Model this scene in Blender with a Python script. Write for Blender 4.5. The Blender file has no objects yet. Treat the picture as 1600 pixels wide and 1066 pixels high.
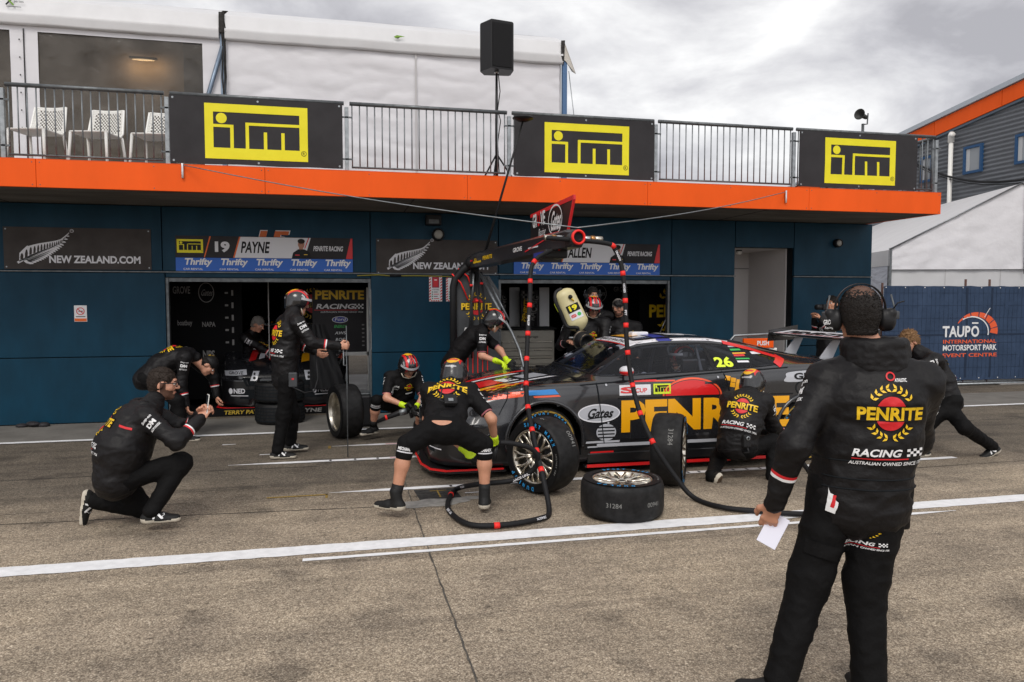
import bpy, bmesh, math, random
import numpy as np
from mathutils import Vector, Matrix, noise
from mathutils.bvhtree import BVHTree
random.seed(7); RNG = np.random.default_rng(7)
SC = bpy.context.scene; COL = SC.collection
R = math.radians

# ------------------------------------------------------------------ camera
CH, CF, CYAW, CP = 1.75, 1175.0, R(13.1), R(3.26)
cam = bpy.data.cameras.new('camera'); camo = bpy.data.objects.new('camera', cam); COL.objects.link(camo)
cam.sensor_width = 36.0; cam.lens = CF / 1600 * 36; cam.clip_end = 2000; cam.clip_start = 0.05
camo.location = (0, 0, CH); camo.rotation_euler = (R(90) - CP, 0, -CYAW)
SC.camera = camo
SC.view_settings.view_transform = 'Standard'; SC.view_settings.look = 'None'
SC.view_settings.exposure = 0.0; SC.view_settings.gamma = 1.0
# ------------------------------------------------------------------ world: overcast sky
SUN_EL, SUN_AZ = R(48), R(205)          # azimuth measured clockwise from +Y
w = bpy.data.worlds.new('World'); SC.world = w; w.use_nodes = True
def build_world():
    nt = w.node_tree; N = nt.nodes; L = nt.links; N.clear()
    out = N.new('ShaderNodeOutputWorld'); bg = N.new('ShaderNodeBackground'); bg.inputs['Strength'].default_value = 0.1
    sky = N.new('ShaderNodeTexSky'); sky.sky_type = 'NISHITA'; sky.sun_disc = False
    sky.sun_elevation = SUN_EL; sky.sun_rotation = SUN_AZ
    tc = N.new('ShaderNodeTexCoord'); sep = N.new('ShaderNodeSeparateXYZ'); L.new(tc.outputs['Generated'], sep.inputs[0])
    def mth(op, a, b=None):
        m = N.new('ShaderNodeMath'); m.operation = op
        for i, q in enumerate((a, b)):
            if q is None: continue
            if isinstance(q, (int, float)): m.inputs[i].default_value = q
            else: L.new(q, m.inputs[i])
        return m.outputs[0]
    zz = mth('ADD', mth('MAXIMUM', sep.outputs[2], 0.0), 0.30)
    cx = mth('DIVIDE', sep.outputs[0], zz); cy = mth('DIVIDE', sep.outputs[1], zz)
    cmb = N.new('ShaderNodeCombineXYZ'); L.new(cx, cmb.inputs[0]); L.new(cy, cmb.inputs[1]); L.new(mth('MULTIPLY', sep.outputs[2], 1.2), cmb.inputs[2])
    n1 = N.new('ShaderNodeTexNoise'); n1.inputs['Scale'].default_value = 2.3; n1.inputs['Detail'].default_value = 9; n1.inputs['Roughness'].default_value = 0.56
    n1.inputs['Distortion'].default_value = 0.25
    n2 = N.new('ShaderNodeTexNoise'); n2.inputs['Scale'].default_value = 0.9; n2.inputs['Detail'].default_value = 3
    mp = N.new('ShaderNodeMapping'); mp.inputs['Location'].default_value = (7.9, 1.2, 0.4); mp.inputs['Rotation'].default_value = (0, 0, 0.5); mp.inputs['Scale'].default_value = (1.0, 1.1, 1)
    L.new(cmb.outputs[0], mp.inputs[0]); L.new(mp.outputs[0], n1.inputs['Vector']); L.new(mp.outputs[0], n2.inputs['Vector'])
    f = mth('ADD', mth('MULTIPLY', n1.outputs[0], 0.72), mth('MULTIPLY', n2.outputs[0], 0.28))
    cr = N.new('ShaderNodeValToRGB'); L.new(f, cr.inputs[0]); e = cr.color_ramp.elements
    e[0].position = 0.40; e[0].color = (0.52, 0.515, 0.55, 1); e[1].position = 0.66; e[1].color = (1.25, 1.25, 1.24, 1)
    a = e.new(0.47); a.color = (0.68, 0.675, 0.71, 1); b = e.new(0.55); b.color = (0.90, 0.895, 0.915, 1)
    # overcast layer is brighter behind the camera (sun side) than in the view
    back = mth('MULTIPLY', mth('MAXIMUM', mth('MULTIPLY', sep.outputs[1], -1.0), 0.0), 0.9)
    gain = mth('MULTIPLY', mth('ADD', back, 0.93), 10.0)
    vm = N.new('ShaderNodeVectorMath'); vm.operation = 'SCALE'; L.new(cr.outputs[0], vm.inputs[0]); L.new(gain, vm.inputs['Scale'])
    mix = N.new('ShaderNodeMixRGB'); mix.inputs[0].default_value = 0.95
    L.new(sky.outputs[0], mix.inputs[1]); L.new(vm.outputs[0], mix.inputs[2])
    L.new(mix.outputs[0], bg.inputs['Color']); L.new(bg.outputs[0], out.inputs['Surface'])
build_world()
sl = bpy.data.lights.new('sun', 'SUN'); slo = bpy.data.objects.new('sun', sl); COL.objects.link(slo)
sl.energy = 1.5; sl.angle = R(22); sl.color = (1.0, 0.95, 0.88)
_sd = Vector((math.sin(SUN_AZ) * math.cos(SUN_EL), math.cos(SUN_AZ) * math.cos(SUN_EL), math.sin(SUN_EL)))
slo.rotation_euler = _sd.to_track_quat('Z', 'Y').to_euler(); slo.location = (0, 0, 30)

# ------------------------------------------------------------------ pixel -> world (the photograph is 1600 x 1066)
_fw = Vector((math.sin(CYAW) * math.cos(CP), math.cos(CYAW) * math.cos(CP), -math.sin(CP)))
_rt = Vector((math.cos(CYAW), -math.sin(CYAW), 0)); _up = _rt.cross(_fw)
EYE = Vector((0, 0, CH))
def ray(px, py): return _fw + _rt * ((px - 800) / CF) - _up * ((py - 533) / CF)
def at(px, py, Y): d = ray(px, py); return EYE + d * (Y / d.y)
def gnd(px, py, z=0.0): d = ray(px, py); return EYE + d * ((z - CH) / d.z)
def bone(p, px, py, L, sgn=-1):
    """the point on the sight line at distance L from p (sgn -1: nearer to the viewer, +1: farther)"""
    d = ray(px, py).normalized(); o = EYE - p; b = o.dot(d); c = o.length_squared - L * L; D = b * b - c
    t = -b if D < 0 else -b + sgn * math.sqrt(D)
    return EYE + d * t

# ------------------------------------------------------------------ materials
def lin(c): c /= 255.0; return c / 12.92 if c <= 0.04045 else ((c + 0.055) / 1.055) ** 2.4
def S(r, g, b): return (lin(r), lin(g), lin(b))
def mat(name, col, rough=0.6, metal=0.0, bump=None, var=None, coat=0.0, spec=None, trans=0.0, emit=None, alpha=1.0, bump2=None, sheen=0.0):
    m = bpy.data.materials.new(name); m.use_nodes = True; nt = m.node_tree; N = nt.nodes; L = nt.links
    if spec is None: spec = .5 if (max(col) > .3 or metal or coat) else .22
    p = N['Principled BSDF']; p.inputs['Base Color'].default_value = (*col, 1); p.inputs['Roughness'].default_value = rough
    p.inputs['Metallic'].default_value = metal; p.inputs['Coat Weight'].default_value = coat; p.inputs['Coat Roughness'].default_value = 0.06
    p.inputs['Specular IOR Level'].default_value = spec
    p.inputs['Transmission Weight'].default_value = trans; p.inputs['Alpha'].default_value = alpha
    if sheen: p.inputs['Sheen Weight'].default_value = sheen
    if emit: p.inputs['Emission Color'].default_value = (*emit[0], 1); p.inputs['Emission Strength'].default_value = emit[1]
    tc = N.new('ShaderNodeTexCoord')
    if var:                                       # var = (scale, low, high[, stretch])
        n = N.new('ShaderNodeTexNoise'); n.inputs['Scale'].default_value = var[0]; n.inputs['Detail'].default_value = 6; n.inputs['Roughness'].default_value = 0.62
        if len(var) > 3:
            mp = N.new('ShaderNodeMapping'); mp.inputs['Scale'].default_value = var[3]; L.new(tc.outputs['Object'], mp.inputs[0]); L.new(mp.outputs[0], n.inputs['Vector'])
        else: L.new(tc.outputs['Object'], n.inputs['Vector'])
        mr = N.new('ShaderNodeMapRange'); mr.inputs['From Min'].default_value = 0.3; mr.inputs['From Max'].default_value = 0.7
        mr.inputs['To Min'].default_value = var[1]; mr.inputs['To Max'].default_value = var[2]; L.new(n.outputs[0], mr.inputs[0])
        v = N.new('ShaderNodeVectorMath'); v.operation = 'SCALE'; v.inputs[0].default_value = col; L.new(mr.outputs[0], v.inputs['Scale'])
        L.new(v.outputs[0], p.inputs['Base Color'])
        rr = N.new('ShaderNodeMapRange'); rr.inputs['From Min'].default_value = 0.3; rr.inputs['From Max'].default_value = 0.7
        rr.inputs['To Min'].default_value = min(1, rough * 1.12); rr.inputs['To Max'].default_value = rough * 0.88; L.new(n.outputs[0], rr.inputs[0]); L.new(rr.outputs[0], p.inputs['Roughness'])
    prev = None
    for bp in (bump, bump2):                      # bump = (scale, strength, distance[, stretch])
        if not bp: continue
        n = N.new('ShaderNodeTexNoise'); n.inputs['Scale'].default_value = bp[0]; n.inputs['Detail'].default_value = 5
        if len(bp) > 3:
            mp = N.new('ShaderNodeMapping'); mp.inputs['Scale'].default_value = bp[3]; L.new(tc.outputs['Object'], mp.inputs[0]); L.new(mp.outputs[0], n.inputs['Vector'])
        else: L.new(tc.outputs['Object'], n.inputs['Vector'])
        b = N.new('ShaderNodeBump'); b.inputs['Strength'].default_value = bp[1]; b.inputs['Distance'].default_value = bp[2]; L.new(n.outputs[0], b.inputs['Height'])
        if prev: L.new(prev, b.inputs['Normal'])
        prev = b.outputs[0]
    if prev: L.new(prev, p.inputs['Normal'])
    return m
M = {}
M['white'] = mat('white_print', S(225, 225, 225), 0.55, var=(6, .93, 1.03))
M['paint_white'] = mat('road_paint', S(234, 234, 235), 0.7, var=(11, .80, 1.03), bump=(160, .5, .003))
M['red'] = mat('red_print', S(205, 28, 36), 0.5)
M['yellow'] = mat('yellow_print', S(228, 186, 20), 0.5)
M['itm_yellow'] = mat('banner_yellow', S(226, 214, 0), 0.55, var=(3, .93, 1.03))
M['orange_print'] = mat('orange_print', S(222, 100, 30), 0.55)
M['black'] = mat('black_print', (.008, .008, .009), 0.5)
M['banner_black'] = mat('banner_black', (.026, .024, .026), 0.55, var=(2.5, .85, 1.2), bump=(3, .25, .02))
M['banner_brown'] = mat('banner_charcoal', (.050, .043, .040), 0.6, var=(3, .85, 1.2), bump=(4, .3, .02))
M['wall'] = mat('blue_panel', S(4, 52, 72), 0.5, var=(1.7, .74, 1.14, (1.6, 1, .7)), bump=(1.2, .06, .02), spec=.2)
M['wall_back'] = mat('dark_backing', (.006, .008, .010), 0.8)
M['orange'] = mat('orange_cladding', S(232, 86, 0), 0.5, var=(1.6, .90, 1.05, (1, 1, .35)), spec=.25, bump=(.9, .05, .02))
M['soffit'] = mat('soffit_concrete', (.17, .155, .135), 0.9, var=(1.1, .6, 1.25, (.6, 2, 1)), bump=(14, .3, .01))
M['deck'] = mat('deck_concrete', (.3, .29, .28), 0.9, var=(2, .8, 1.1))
M['galv'] = mat('galvanised_steel', (.30, .32, .33), 0.45, .85, var=(14, .7, 1.15))
M['galv_mid'] = mat('dull_galvanised', (.20, .215, .225), 0.5, .6, var=(14, .7, 1.2))
M['galv_dark'] = mat('weathered_steel', (.13, .14, .145), 0.5, .7, var=(14, .7, 1.2))
M['steel'] = mat('steel', (.55, .55, .55), 0.3, 1.0, var=(20, .85, 1.1))
M['alu'] = mat('brushed_aluminium', (.62, .58, .50), 0.3, 1.0, var=(25, .8, 1.1))
M['pvc'] = mat('white_pvc_sheet', S(208, 207, 210), 0.55, var=(1.0, .94, 1.03, (1, 1, 3)), bump=(1.1, .3, .04, (.7, 1, 2.0)), bump2=(5, .18, .01, (1, 1, 2)))
M['pvc_wrinkle'] = mat('wrinkled_pvc_sheet', S(222, 221, 224), 0.5, var=(2.0, .95, 1.03), bump=(4.0, .4, .04), bump2=(14, .15, .006))
M['pvc_plain'] = mat('pvc_sheet', S(204, 204, 205), 0.5, var=(2, .93, 1.03), bump=(1.2, .25, .03))
M['tent_post'] = mat('blue_grey_aluminium', (.22, .28, .36), 0.4, .6, var=(8, .8, 1.1))
M['plastic_white'] = mat('white_plastic', S(232, 231, 226), 0.4, var=(3, .95, 1.02))
M['plastic_black'] = mat('black_plastic', (.014, .014, .015), 0.42, bump=(90, .12, .003))
M['rubber'] = mat('tyre_rubber', (.0105, .0103, .0105), 0.55, var=(16, .55, 1.7), bump=(120, .25, .002))
M['rubber_side'] = mat('tyre_sidewall', (.006, .006, .0065), 0.5)
M['tyre_blue'] = mat('tyre_lettering', S(40, 150, 215), 0.6)
M['chalk'] = mat('chalk_mark', S(128, 128, 125), 0.9)
M['corrug'] = mat('corrugated_cladding', (.135, .145, .16), 0.5, .1, var=(1.2, .9, 1.08))
M['blue_frame'] = mat('blue_window_frame', S(44, 78, 116), 0.45)
M['glass_grey'] = mat('window_glass', (.22, .24, .26), 0.06, spec=.6)
M['grey_wall'] = mat('grey_plaster', S(196, 192, 190), 0.8, var=(1, .93, 1.04))
M['fence_cloth'] = mat('navy_scrim', S(52, 68, 92), 0.75, var=(2.2, .82, 1.12), bump=(2.2, .6, .05))
M['fence_line'] = mat('scrim_shadow_line', S(37, 49, 68), 0.75)
M['hose'] = mat('hose_sleeve', (.010, .010, .011), 0.6, bump=(60, .4, .003))
M['carbon'] = mat('carbon_black', (.012, .012, .013), 0.25, coat=.6)
M['boom_print'] = mat('boom_panel', (.016, .015, .016), 0.32, coat=.3)
M['tag_red'] = mat('red_band', S(230, 34, 26), 0.55)
M['grey_panel'] = mat('grey_panel', (.055, .058, .062), 0.4, var=(3, .8, 1.2))
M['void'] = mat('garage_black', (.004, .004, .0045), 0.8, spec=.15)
M['thrifty_blue'] = mat('sign_blue', S(20, 92, 186), 0.5)
M['sign_white'] = mat('sign_white', S(212, 212, 216), 0.5)
M['sign_dim'] = mat('dim_print', (.10, .095, .09), 0.6)

# ------------------------------------------------------------------ mesh builder
class MB:
    def __init__(s): s.v = []; s.f = []; s.mi = []; s.sm = []; s.mats = []; s.cur = 0; s.smooth = False
    def use(s, m, smooth=None):
        m = M[m] if isinstance(m, str) else m
        if m not in s.mats: s.mats.append(m)
        s.cur = s.mats.index(m)
        if smooth is not None: s.smooth = smooth
        return s
    def add(s, V, F, mis=None):
        n = len(s.v); s.v += [tuple(p) for p in V]
        for k, f in enumerate(F):
            s.f.append([i + n for i in f]); s.mi.append(s.cur if mis is None else mis[k]); s.sm.append(s.smooth)
        return s
    def box(s, a, b, T=None, bev=0.0):
        (x0, y0, z0), (x1, y1, z1) = a, b
        x0, x1 = min(x0, x1), max(x0, x1); y0, y1 = min(y0, y1), max(y0, y1); z0, z1 = min(z0, z1), max(z0, z1)
        if bev > 0:
            bm = bmesh.new(); bmesh.ops.create_cube(bm, size=1)
            for v in bm.verts: v.co = Vector(((x0 + x1) / 2 + v.co.x * (x1 - x0), (y0 + y1) / 2 + v.co.y * (y1 - y0), (z0 + z1) / 2 + v.co.z * (z1 - z0)))
            bmesh.ops.bevel(bm, geom=list(bm.edges), offset=bev, segments=2, profile=.5, affect='EDGES')
            bm.verts.index_update(); V = [v.co.copy() for v in bm.verts]; F = [[v.index for v in f.verts] for f in bm.faces]; bm.free()
        else:
            V = [Vector(p) for p in ((x0, y0, z0), (x1, y0, z0), (x1, y1, z0), (x0, y1, z0), (x0, y0, z1), (x1, y0, z1), (x1, y1, z1), (x0, y1, z1))]
            F = [(0, 3, 2, 1), (4, 5, 6, 7), (0, 1, 5, 4), (1, 2, 6, 5), (2, 3, 7, 6), (3, 0, 4, 7)]
        if T is not None: V = [T @ Vector(p) for p in V]
        return s.add(V, F)
    def poly(s, P): return s.add(P, [list(range(len(P)))])
    def prism(s, P, d):
        d = Vector(d); n = len(P); P = [Vector(p) for p in P]
        V = P + [p + d for p in P]; F = [list(range(n))[::-1], list(range(n, 2 * n))] + [[i, (i + 1) % n, n + (i + 1) % n, n + i] for i in range(n)]
        nrm = Vector((0, 0, 0))
        for i in range(n): nrm += P[i].cross(P[(i + 1) % n])
        if nrm.dot(d) < 0: F = [f[::-1] for f in F]
        return s.add(V, F)
    def tube(s, P, r, seg=10, caps=True, closed=False, flat=None):
        P = [Vector(p) for p in P]; n = len(P); rr = r if isinstance(r, (list, tuple)) else [r] * n
        V = []; F = []; up = None
        for i in range(n):
            t = (P[(i + 1) % n] - P[i - 1]) if closed else (P[min(i + 1, n - 1)] - P[max(i - 1, 0)])
            t.normalize()
            if up is None:
                up = Vector((0, 0, 1)) if abs(t.z) < .9 else Vector((1, 0, 0))
            a = (up - t * up.dot(t)).normalized(); b = t.cross(a); up = a
            for k in range(seg):
                th = 2 * math.pi * k / seg
                V.append(P[i] + (a * math.cos(th) + b * math.sin(th)) * rr[i])
        m = n if closed else n - 1
        for i in range(m):
            for k in range(seg):
                j = (i + 1) % n; F.append((i * seg + k, i * seg + (k + 1) % seg, j * seg + (k + 1) % seg, j * seg + k))
        if caps and not closed: F.append(list(range(seg))[::-1]); F.append([(n - 1) * seg + k for k in range(seg)])
        return s.add(V, F)
    def lathe(s, prof, T, seg=48, closed=False, a0=0, a1=2 * math.pi):
        """prof = [(r, h)] turned about local Z, placed by matrix T"""
        full = abs(a1 - a0 - 2 * math.pi) < 1e-6; n = len(prof); V = []; F = []; cols = seg if full else seg + 1
        for k in range(cols):
            th = a0 + (a1 - a0) * k / seg; c, q = math.cos(th), math.sin(th)
            for (r, h) in prof: V.append(T @ Vector((r * c, r * q, h)))
        for k in range(seg):
            k2 = (k + 1) % cols
            for i in range(n if closed else n - 1):
                j = (i + 1) % n; F.append((k * n + i, k2 * n + i, k2 * n + j, k * n + j))
        return s.add(V, F)
    def ball(s, c, r, T=None, seg=16, rings=10):
        r = (r, r, r) if isinstance(r, (int, float)) else r; V = []; F = []
        c = Vector(c)
        for i in range(rings + 1):
            ph = math.pi * i / rings
            for k in range(seg):
                th = 2 * math.pi * k / seg
                p = Vector((r[0] * math.sin(ph) * math.cos(th), r[1] * math.sin(ph) * math.sin(th), r[2] * math.cos(ph)))
                V.append(c + (T @ p if T is not None else p))
        for i in range(rings):
            for k in range(seg): F.append((i * seg + k, (i + 1) * seg + k, (i + 1) * seg + (k + 1) % seg, i * seg + (k + 1) % seg))
        return s.add(V, F)
    def art(s, A, o, u, v, sc=1.0, off=.003, step=.0012, bvh=None, maxe=.03, dirn=None, reach=.6):
        """lay an Art on the plane o + x u + y v, or drop it along the normal onto bvh"""
        o = Vector(o); u = Vector(u).normalized(); v = Vector(v).normalized(); n = u.cross(v).normalized() if dirn is None else Vector(dirn).normalized()
        old = s.cur
        for (V2, F, m, lay) in A.items:
            s.use(m)
            if bvh is None: s.add([o + u * (x * sc) + v * (y * sc) + n * (off + step * lay) for x, y in V2], F); continue
            bm = bmesh.new(); vs = [bm.verts.new((x * sc, y * sc, 0)) for x, y in V2]
            for f in F:
                try: bm.faces.new([vs[i] for i in f])
                except ValueError: pass
            bmesh.ops.triangulate(bm, faces=list(bm.faces))
            for _ in range(7):
                lg = [e for e in bm.edges if e.calc_length() > maxe]
                if not lg: break
                bmesh.ops.subdivide_edges(bm, edges=lg, cuts=1, use_grid_fill=False); bmesh.ops.triangulate(bm, faces=[f for f in bm.faces if len(f.verts) > 3])
            bm.verts.index_update(); out = []; ok = []
            for q in bm.verts:
                p = o + u * q.co.x + v * q.co.y
                h = bvh.ray_cast(p + n * reach, -n, reach * 2)
                if h[0] is None: out.append(p); ok.append(False)
                else:
                    hn = h[1] if h[1].dot(n) > 0 else -h[1]
                    out.append(h[0] + (hn * .6 + n * .4) * (off + step * lay)); ok.append(h[1].dot(n) > -.9)
            s.add(out, [[q.index for q in f.verts] for f in bm.faces if all(ok[q.index] for q in f.verts)]); bm.free()
        s.cur = old; return s
    def build(s, name, parent=None, base=None):
        b = Vector(base) if base is not None else (Vector(parent.matrix_world.translation) if False else Vector((0, 0, 0)))
        o_ = s._off(parent) if base is None else b
        me = bpy.data.meshes.new(name); me.from_pydata([tuple(Vector(p) - o_) for p in s.v], [], s.f)
        for m in s.mats: me.materials.append(m)
        me.polygons.foreach_set('material_index', s.mi); me.polygons.foreach_set('use_smooth', s.sm); me.update()
        ob = bpy.data.objects.new(name, me); COL.objects.link(ob)
        if parent is not None: ob.parent = parent
        else: ob.location = o_
        return ob
    def _off(s, parent):
        o = Vector((0, 0, 0))
        while parent is not None: o += parent.location; parent = parent.parent
        return o
def tag(o, label=None, cat=None, group=None, kind=None):
    if label: o['label'] = label
    if cat: o['category'] = cat
    if group: o['group'] = group
    if kind: o['kind'] = kind
    return o
def thing(name, loc, label, cat, group=None):
    o = bpy.data.objects.new(name, None); COL.objects.link(o); o.location = loc; o.empty_display_size = .1
    return tag(o, label, cat, group)

# ------------------------------------------------------------------ flat artwork: lettering and emblems
_tc = {}
def glyphs(sx, bold=0.0):
    key = (sx, bold)
    if key not in _tc:
        cu = bpy.data.curves.new('lettering', 'FONT'); cu.body = sx; cu.size = 1; cu.offset = bold; cu.resolution_u = 3
        ob = bpy.data.objects.new('lettering', cu); me = bpy.data.meshes.new_from_object(ob)
        V = [(q.co.x, q.co.y) for q in me.vertices]; F = [list(p.vertices) for p in me.polygons]
        bpy.data.objects.remove(ob); bpy.data.curves.remove(cu); bpy.data.meshes.remove(me)
        _tc[key] = (V, F)
    return _tc[key]
class Art:
    def __init__(s): s.items = []
    def raw(s, V, F, m, lay=0): s.items.append((V, F, m, lay)); return s
    def poly(s, P, m, lay=0): return s.raw([tuple(p) for p in P], [list(range(len(P)))], m, lay)
    def rect(s, x0, y0, x1, y1, m, lay=0, sk=0.0): return s.poly([(x0 + sk * y0, y0), (x1 + sk * y0, y0), (x1 + sk * y1, y1), (x0 + sk * y1, y1)], m, lay)
    def ell(s, cx, cy, rx, ry, m, lay=0, n=36, a0=0, a1=360):
        return s.poly([(cx + rx * math.cos(R(a0 + (a1 - a0) * k / n)), cy + ry * math.sin(R(a0 + (a1 - a0) * k / n))) for k in range(n + (a1 - a0 < 360))], m, lay)
    def ring(s, cx, cy, rx, ry, t, m, lay=0, n=40, a0=0, a1=360):
        V = []; F = []
        for k in range(n + 1):
            a = R(a0 + (a1 - a0) * k / n); c, q = math.cos(a), math.sin(a); V += [(cx + rx * c, cy + ry * q), (cx + (rx - t) * c, cy + (ry - t) * q)]
        for k in range(n): F.append([2 * k + 1, 2 * k, 2 * k + 2, 2 * k + 3])
        return s.raw(V, F, m, lay)
    def frame(s, x0, y0, x1, y1, t, m, lay=0):
        for r in ((x0, y0, x1, y0 + t), (x0, y1 - t, x1, y1), (x0, y0 + t, x0 + t, y1 - t), (x1 - t, y0 + t, x1, y1 - t)): s.rect(*r, m, lay)
        return s
    def line(s, P, t, m, lay=0):
        for a, b in zip(P[:-1], P[1:]):
            d = Vector(b) - Vector(a); n = Vector((-d.y, d.x)).normalized() * t / 2; e = d.normalized() * t * .3; a_ = Vector(a) - e; b_ = Vector(b) + e
            s.poly([a_ - n, b_ - n, b_ + n, a_ + n], m, lay)
        return s
    def text(s, t, x, y, h, m, w=None, bold=0.0, sk=0.0, lay=0, al='l', rot=0):
        V, F = glyphs(t, bold)
        if not V: return s
        xs = [p[0] for p in V]; ys = [p[1] for p in V]; x0, x1, y0, y1 = min(xs), max(xs), min(ys), max(ys); k = h / max(1e-6, y1 - y0)
        kx = k if w is None else w / max(1e-6, x1 - x0); W = (x1 - x0) * kx; dx = x - (W / 2 if al == 'c' else W if al == 'r' else 0)
        P = [((px - x0) * kx + sk * (py - y0) * k, (py - y0) * k) for px, py in V]
        if rot: c, q = math.cos(R(rot)), math.sin(R(rot)); P = [(px * c - py * q, px * q + py * c) for px, py in P]
        return s.raw([(px + dx, py + y) for px, py in P], F, m, lay)
    def put(s, B, x, y, sc=1.0, lay=0, rot=0):
        c, q = math.cos(R(rot)), math.sin(R(rot))
        for V, F, m, l in B.items: s.items.append(([(x + sc * (a * c - b * q), y + sc * (a * q + b * c)) for a, b in V], F, m, l + lay))
        return s
def oil_badge(band=True, sub=True):
    """unit-wide badge: laurel wreath, red roundel, yellow name band, RACING strip below"""
    A = Art(); A.ell(0, 0, .235, .275, 'red', 0)
    for sgn in (-1, 1):
        for k in range(12):
            a = R(-80 + k * 14.5)
            if abs(.40 * math.sin(a)) < .15: continue
            c = Vector((sgn * .335 * math.cos(a), .40 * math.sin(a))); t = Vector((-sgn * math.sin(a) * .335, math.cos(a) * .40)).normalized(); n = Vector((-t.y, t.x))
            for q in (-1, 1):
                e = (t * .8 + n * q * .75).normalized(); f = Vector((-e.y, e.x)); b = c + t * (-.02)
                A.poly([b, b + e * .035 + f * .023, b + e * .095, b + e * .04 - f * .020], 'yellow', 1)
    if band: A.rect(-.5, -.125, .5, .125, 'black', 2)
    A.text('PENRITE', 0, -.108, .216, 'yellow', w=1.0, bold=.035, lay=3, al='c')
    if sub:
        A.text('RACING', -.56, -.70, .125, 'white', w=.72, bold=.03, sk=.3, lay=1)
        for i in range(5):
            for j in range(3):
                if (i + j) % 2 == 0: A.rect(.27 + i * .055, -.70 + j * .042, .325 + i * .055, -.658 + j * .042, 'white', 1, 0)
        A.rect(-.56, -.745, .3, -.728, 'red', 1)
        A.text('AUSTRALIAN OWNED SINCE 1926', -.60, -.84, .06, 'white', w=1.2, bold=.02, sk=.2, lay=1)
    return A
BADGE = oil_badge(); BADGE_ONLY = oil_badge(sub=False)
def itm_art(m='itm_yellow'):
    """unit wide 1.24 x .67 frame with the i T m letters as open shapes"""
    A = Art(); W, H_ = 1.22, .67
    A.frame(0, 0, W, H_, .10, m)
    A.rect(.10, .10, W - .10, .135, m)                         # bottom bar widened
    A.ell(.195, H_ - .175, .063, .063, m, 0)
    A.rect(.10, .385, .335, .42, m); A.rect(.295, .135, .335, .385, m)                   # the i
    A.rect(.475, .135, .515, .455, m); A.rect(.475, .42, 1.12, .455, m)                  # the T
    A.rect(.69, .135, .73, .345, m); A.rect(.90, .135, .94, .345, m)                     # the m
    A.ring(W - .05, .10, .033, .033, .006, 'black', 1, n=20); A.text('R', W - .05, .083, .034, 'black', lay=1, al='c', bold=.01)
    return A
def fern_art(m='sign_white'):
    """white fern frond about 1 x .75"""
    A = Art(); sp = []
    for k in range(41):
        t = k / 40; sp.append(Vector((t * 1.0, .0 + .30 * t + .42 * t ** 3 + .10 * math.sin(math.pi * min(1, t * 1.2)))))
    for k in range(40):
        a, b = sp[k], sp[k + 1]; wd = .026 * (1 - k / 44)
        d = (b - a).normalized(); n = Vector((-d.y, d.x)); A.poly([a - n * wd, b - n * wd * .97, b + n * wd * .97, a + n * wd], m)
    for k in range(4, 40, 2):
        t = k / 40; c = sp[k]; d = (sp[min(40, k + 1)] - sp[k - 1]).normalized(); n = Vector((d.y, -d.x))
        ln = (.27 * (1 - t) ** .8 + .035) * min(1, .7 + t); e = (n * .80 + d * .62).normalized(); f = Vector((-e.y, e.x)); wd = .052 * (1 - t) + .012
        A.poly([c - d * .006, c + e * ln * .3 + f * wd, c + e * ln * .7 + f * wd * .9, c + e * ln, c + e * ln * .75 - f * wd * .5, c + e * ln * .35 - f * wd * .7], m)
    up = []
    for k in range(41):
        t = k / 40; x = .03 + .97 * t; base = sp[min(40, int(x * 40))].y; up.append(Vector((x, base + (.29 * (1 - t) ** .8 + .012) * (1 - .35 * max(0, .15 - t) / .15))))
    for k in range(40):                                           # white web between the spine and the upper outline
        i0, i1 = min(40, int(up[k].x * 40)), min(40, int(up[k + 1].x * 40)); A.poly([Vector((up[k].x, sp[i0].y)), Vector((up[k + 1].x, sp[i1].y)), up[k + 1], up[k]], m)
    x = .055
    while x < .97:                                                # dark vault-shaped gaps
        t = (x - .03) / .97; wd = .050 * (1 - t) ** .9 + .006; y0 = sp[min(40, int((x + wd * .5) * 40))].y + .028 * (1 - t) + .004; k = min(40, int(t * 40)); y1 = up[k].y - .022 * (1 - t) - .006
        if y1 > y0 + .01: P_ = [(x - wd * .1, y0 - .01 * (1 - t)), (x + wd * .9, y0 + .012 * (1 - t)), (x + wd * 1.0, y0 + (y1 - y0) * .55), (x + wd * .75, y0 + (y1 - y0) * .9), (x + wd * .45, y1), (x + wd * .1, y0 + (y1 - y0) * .85), (x - wd * .12, y0 + (y1 - y0) * .45)]; A.poly(P_, 'banner_brown', 1)
        x += wd * 1.0 + .026 * (1 - t) + .010
    return A
XU, ZU = Vector((1, 0, 0)), Vector((0, 0, 1))
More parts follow.
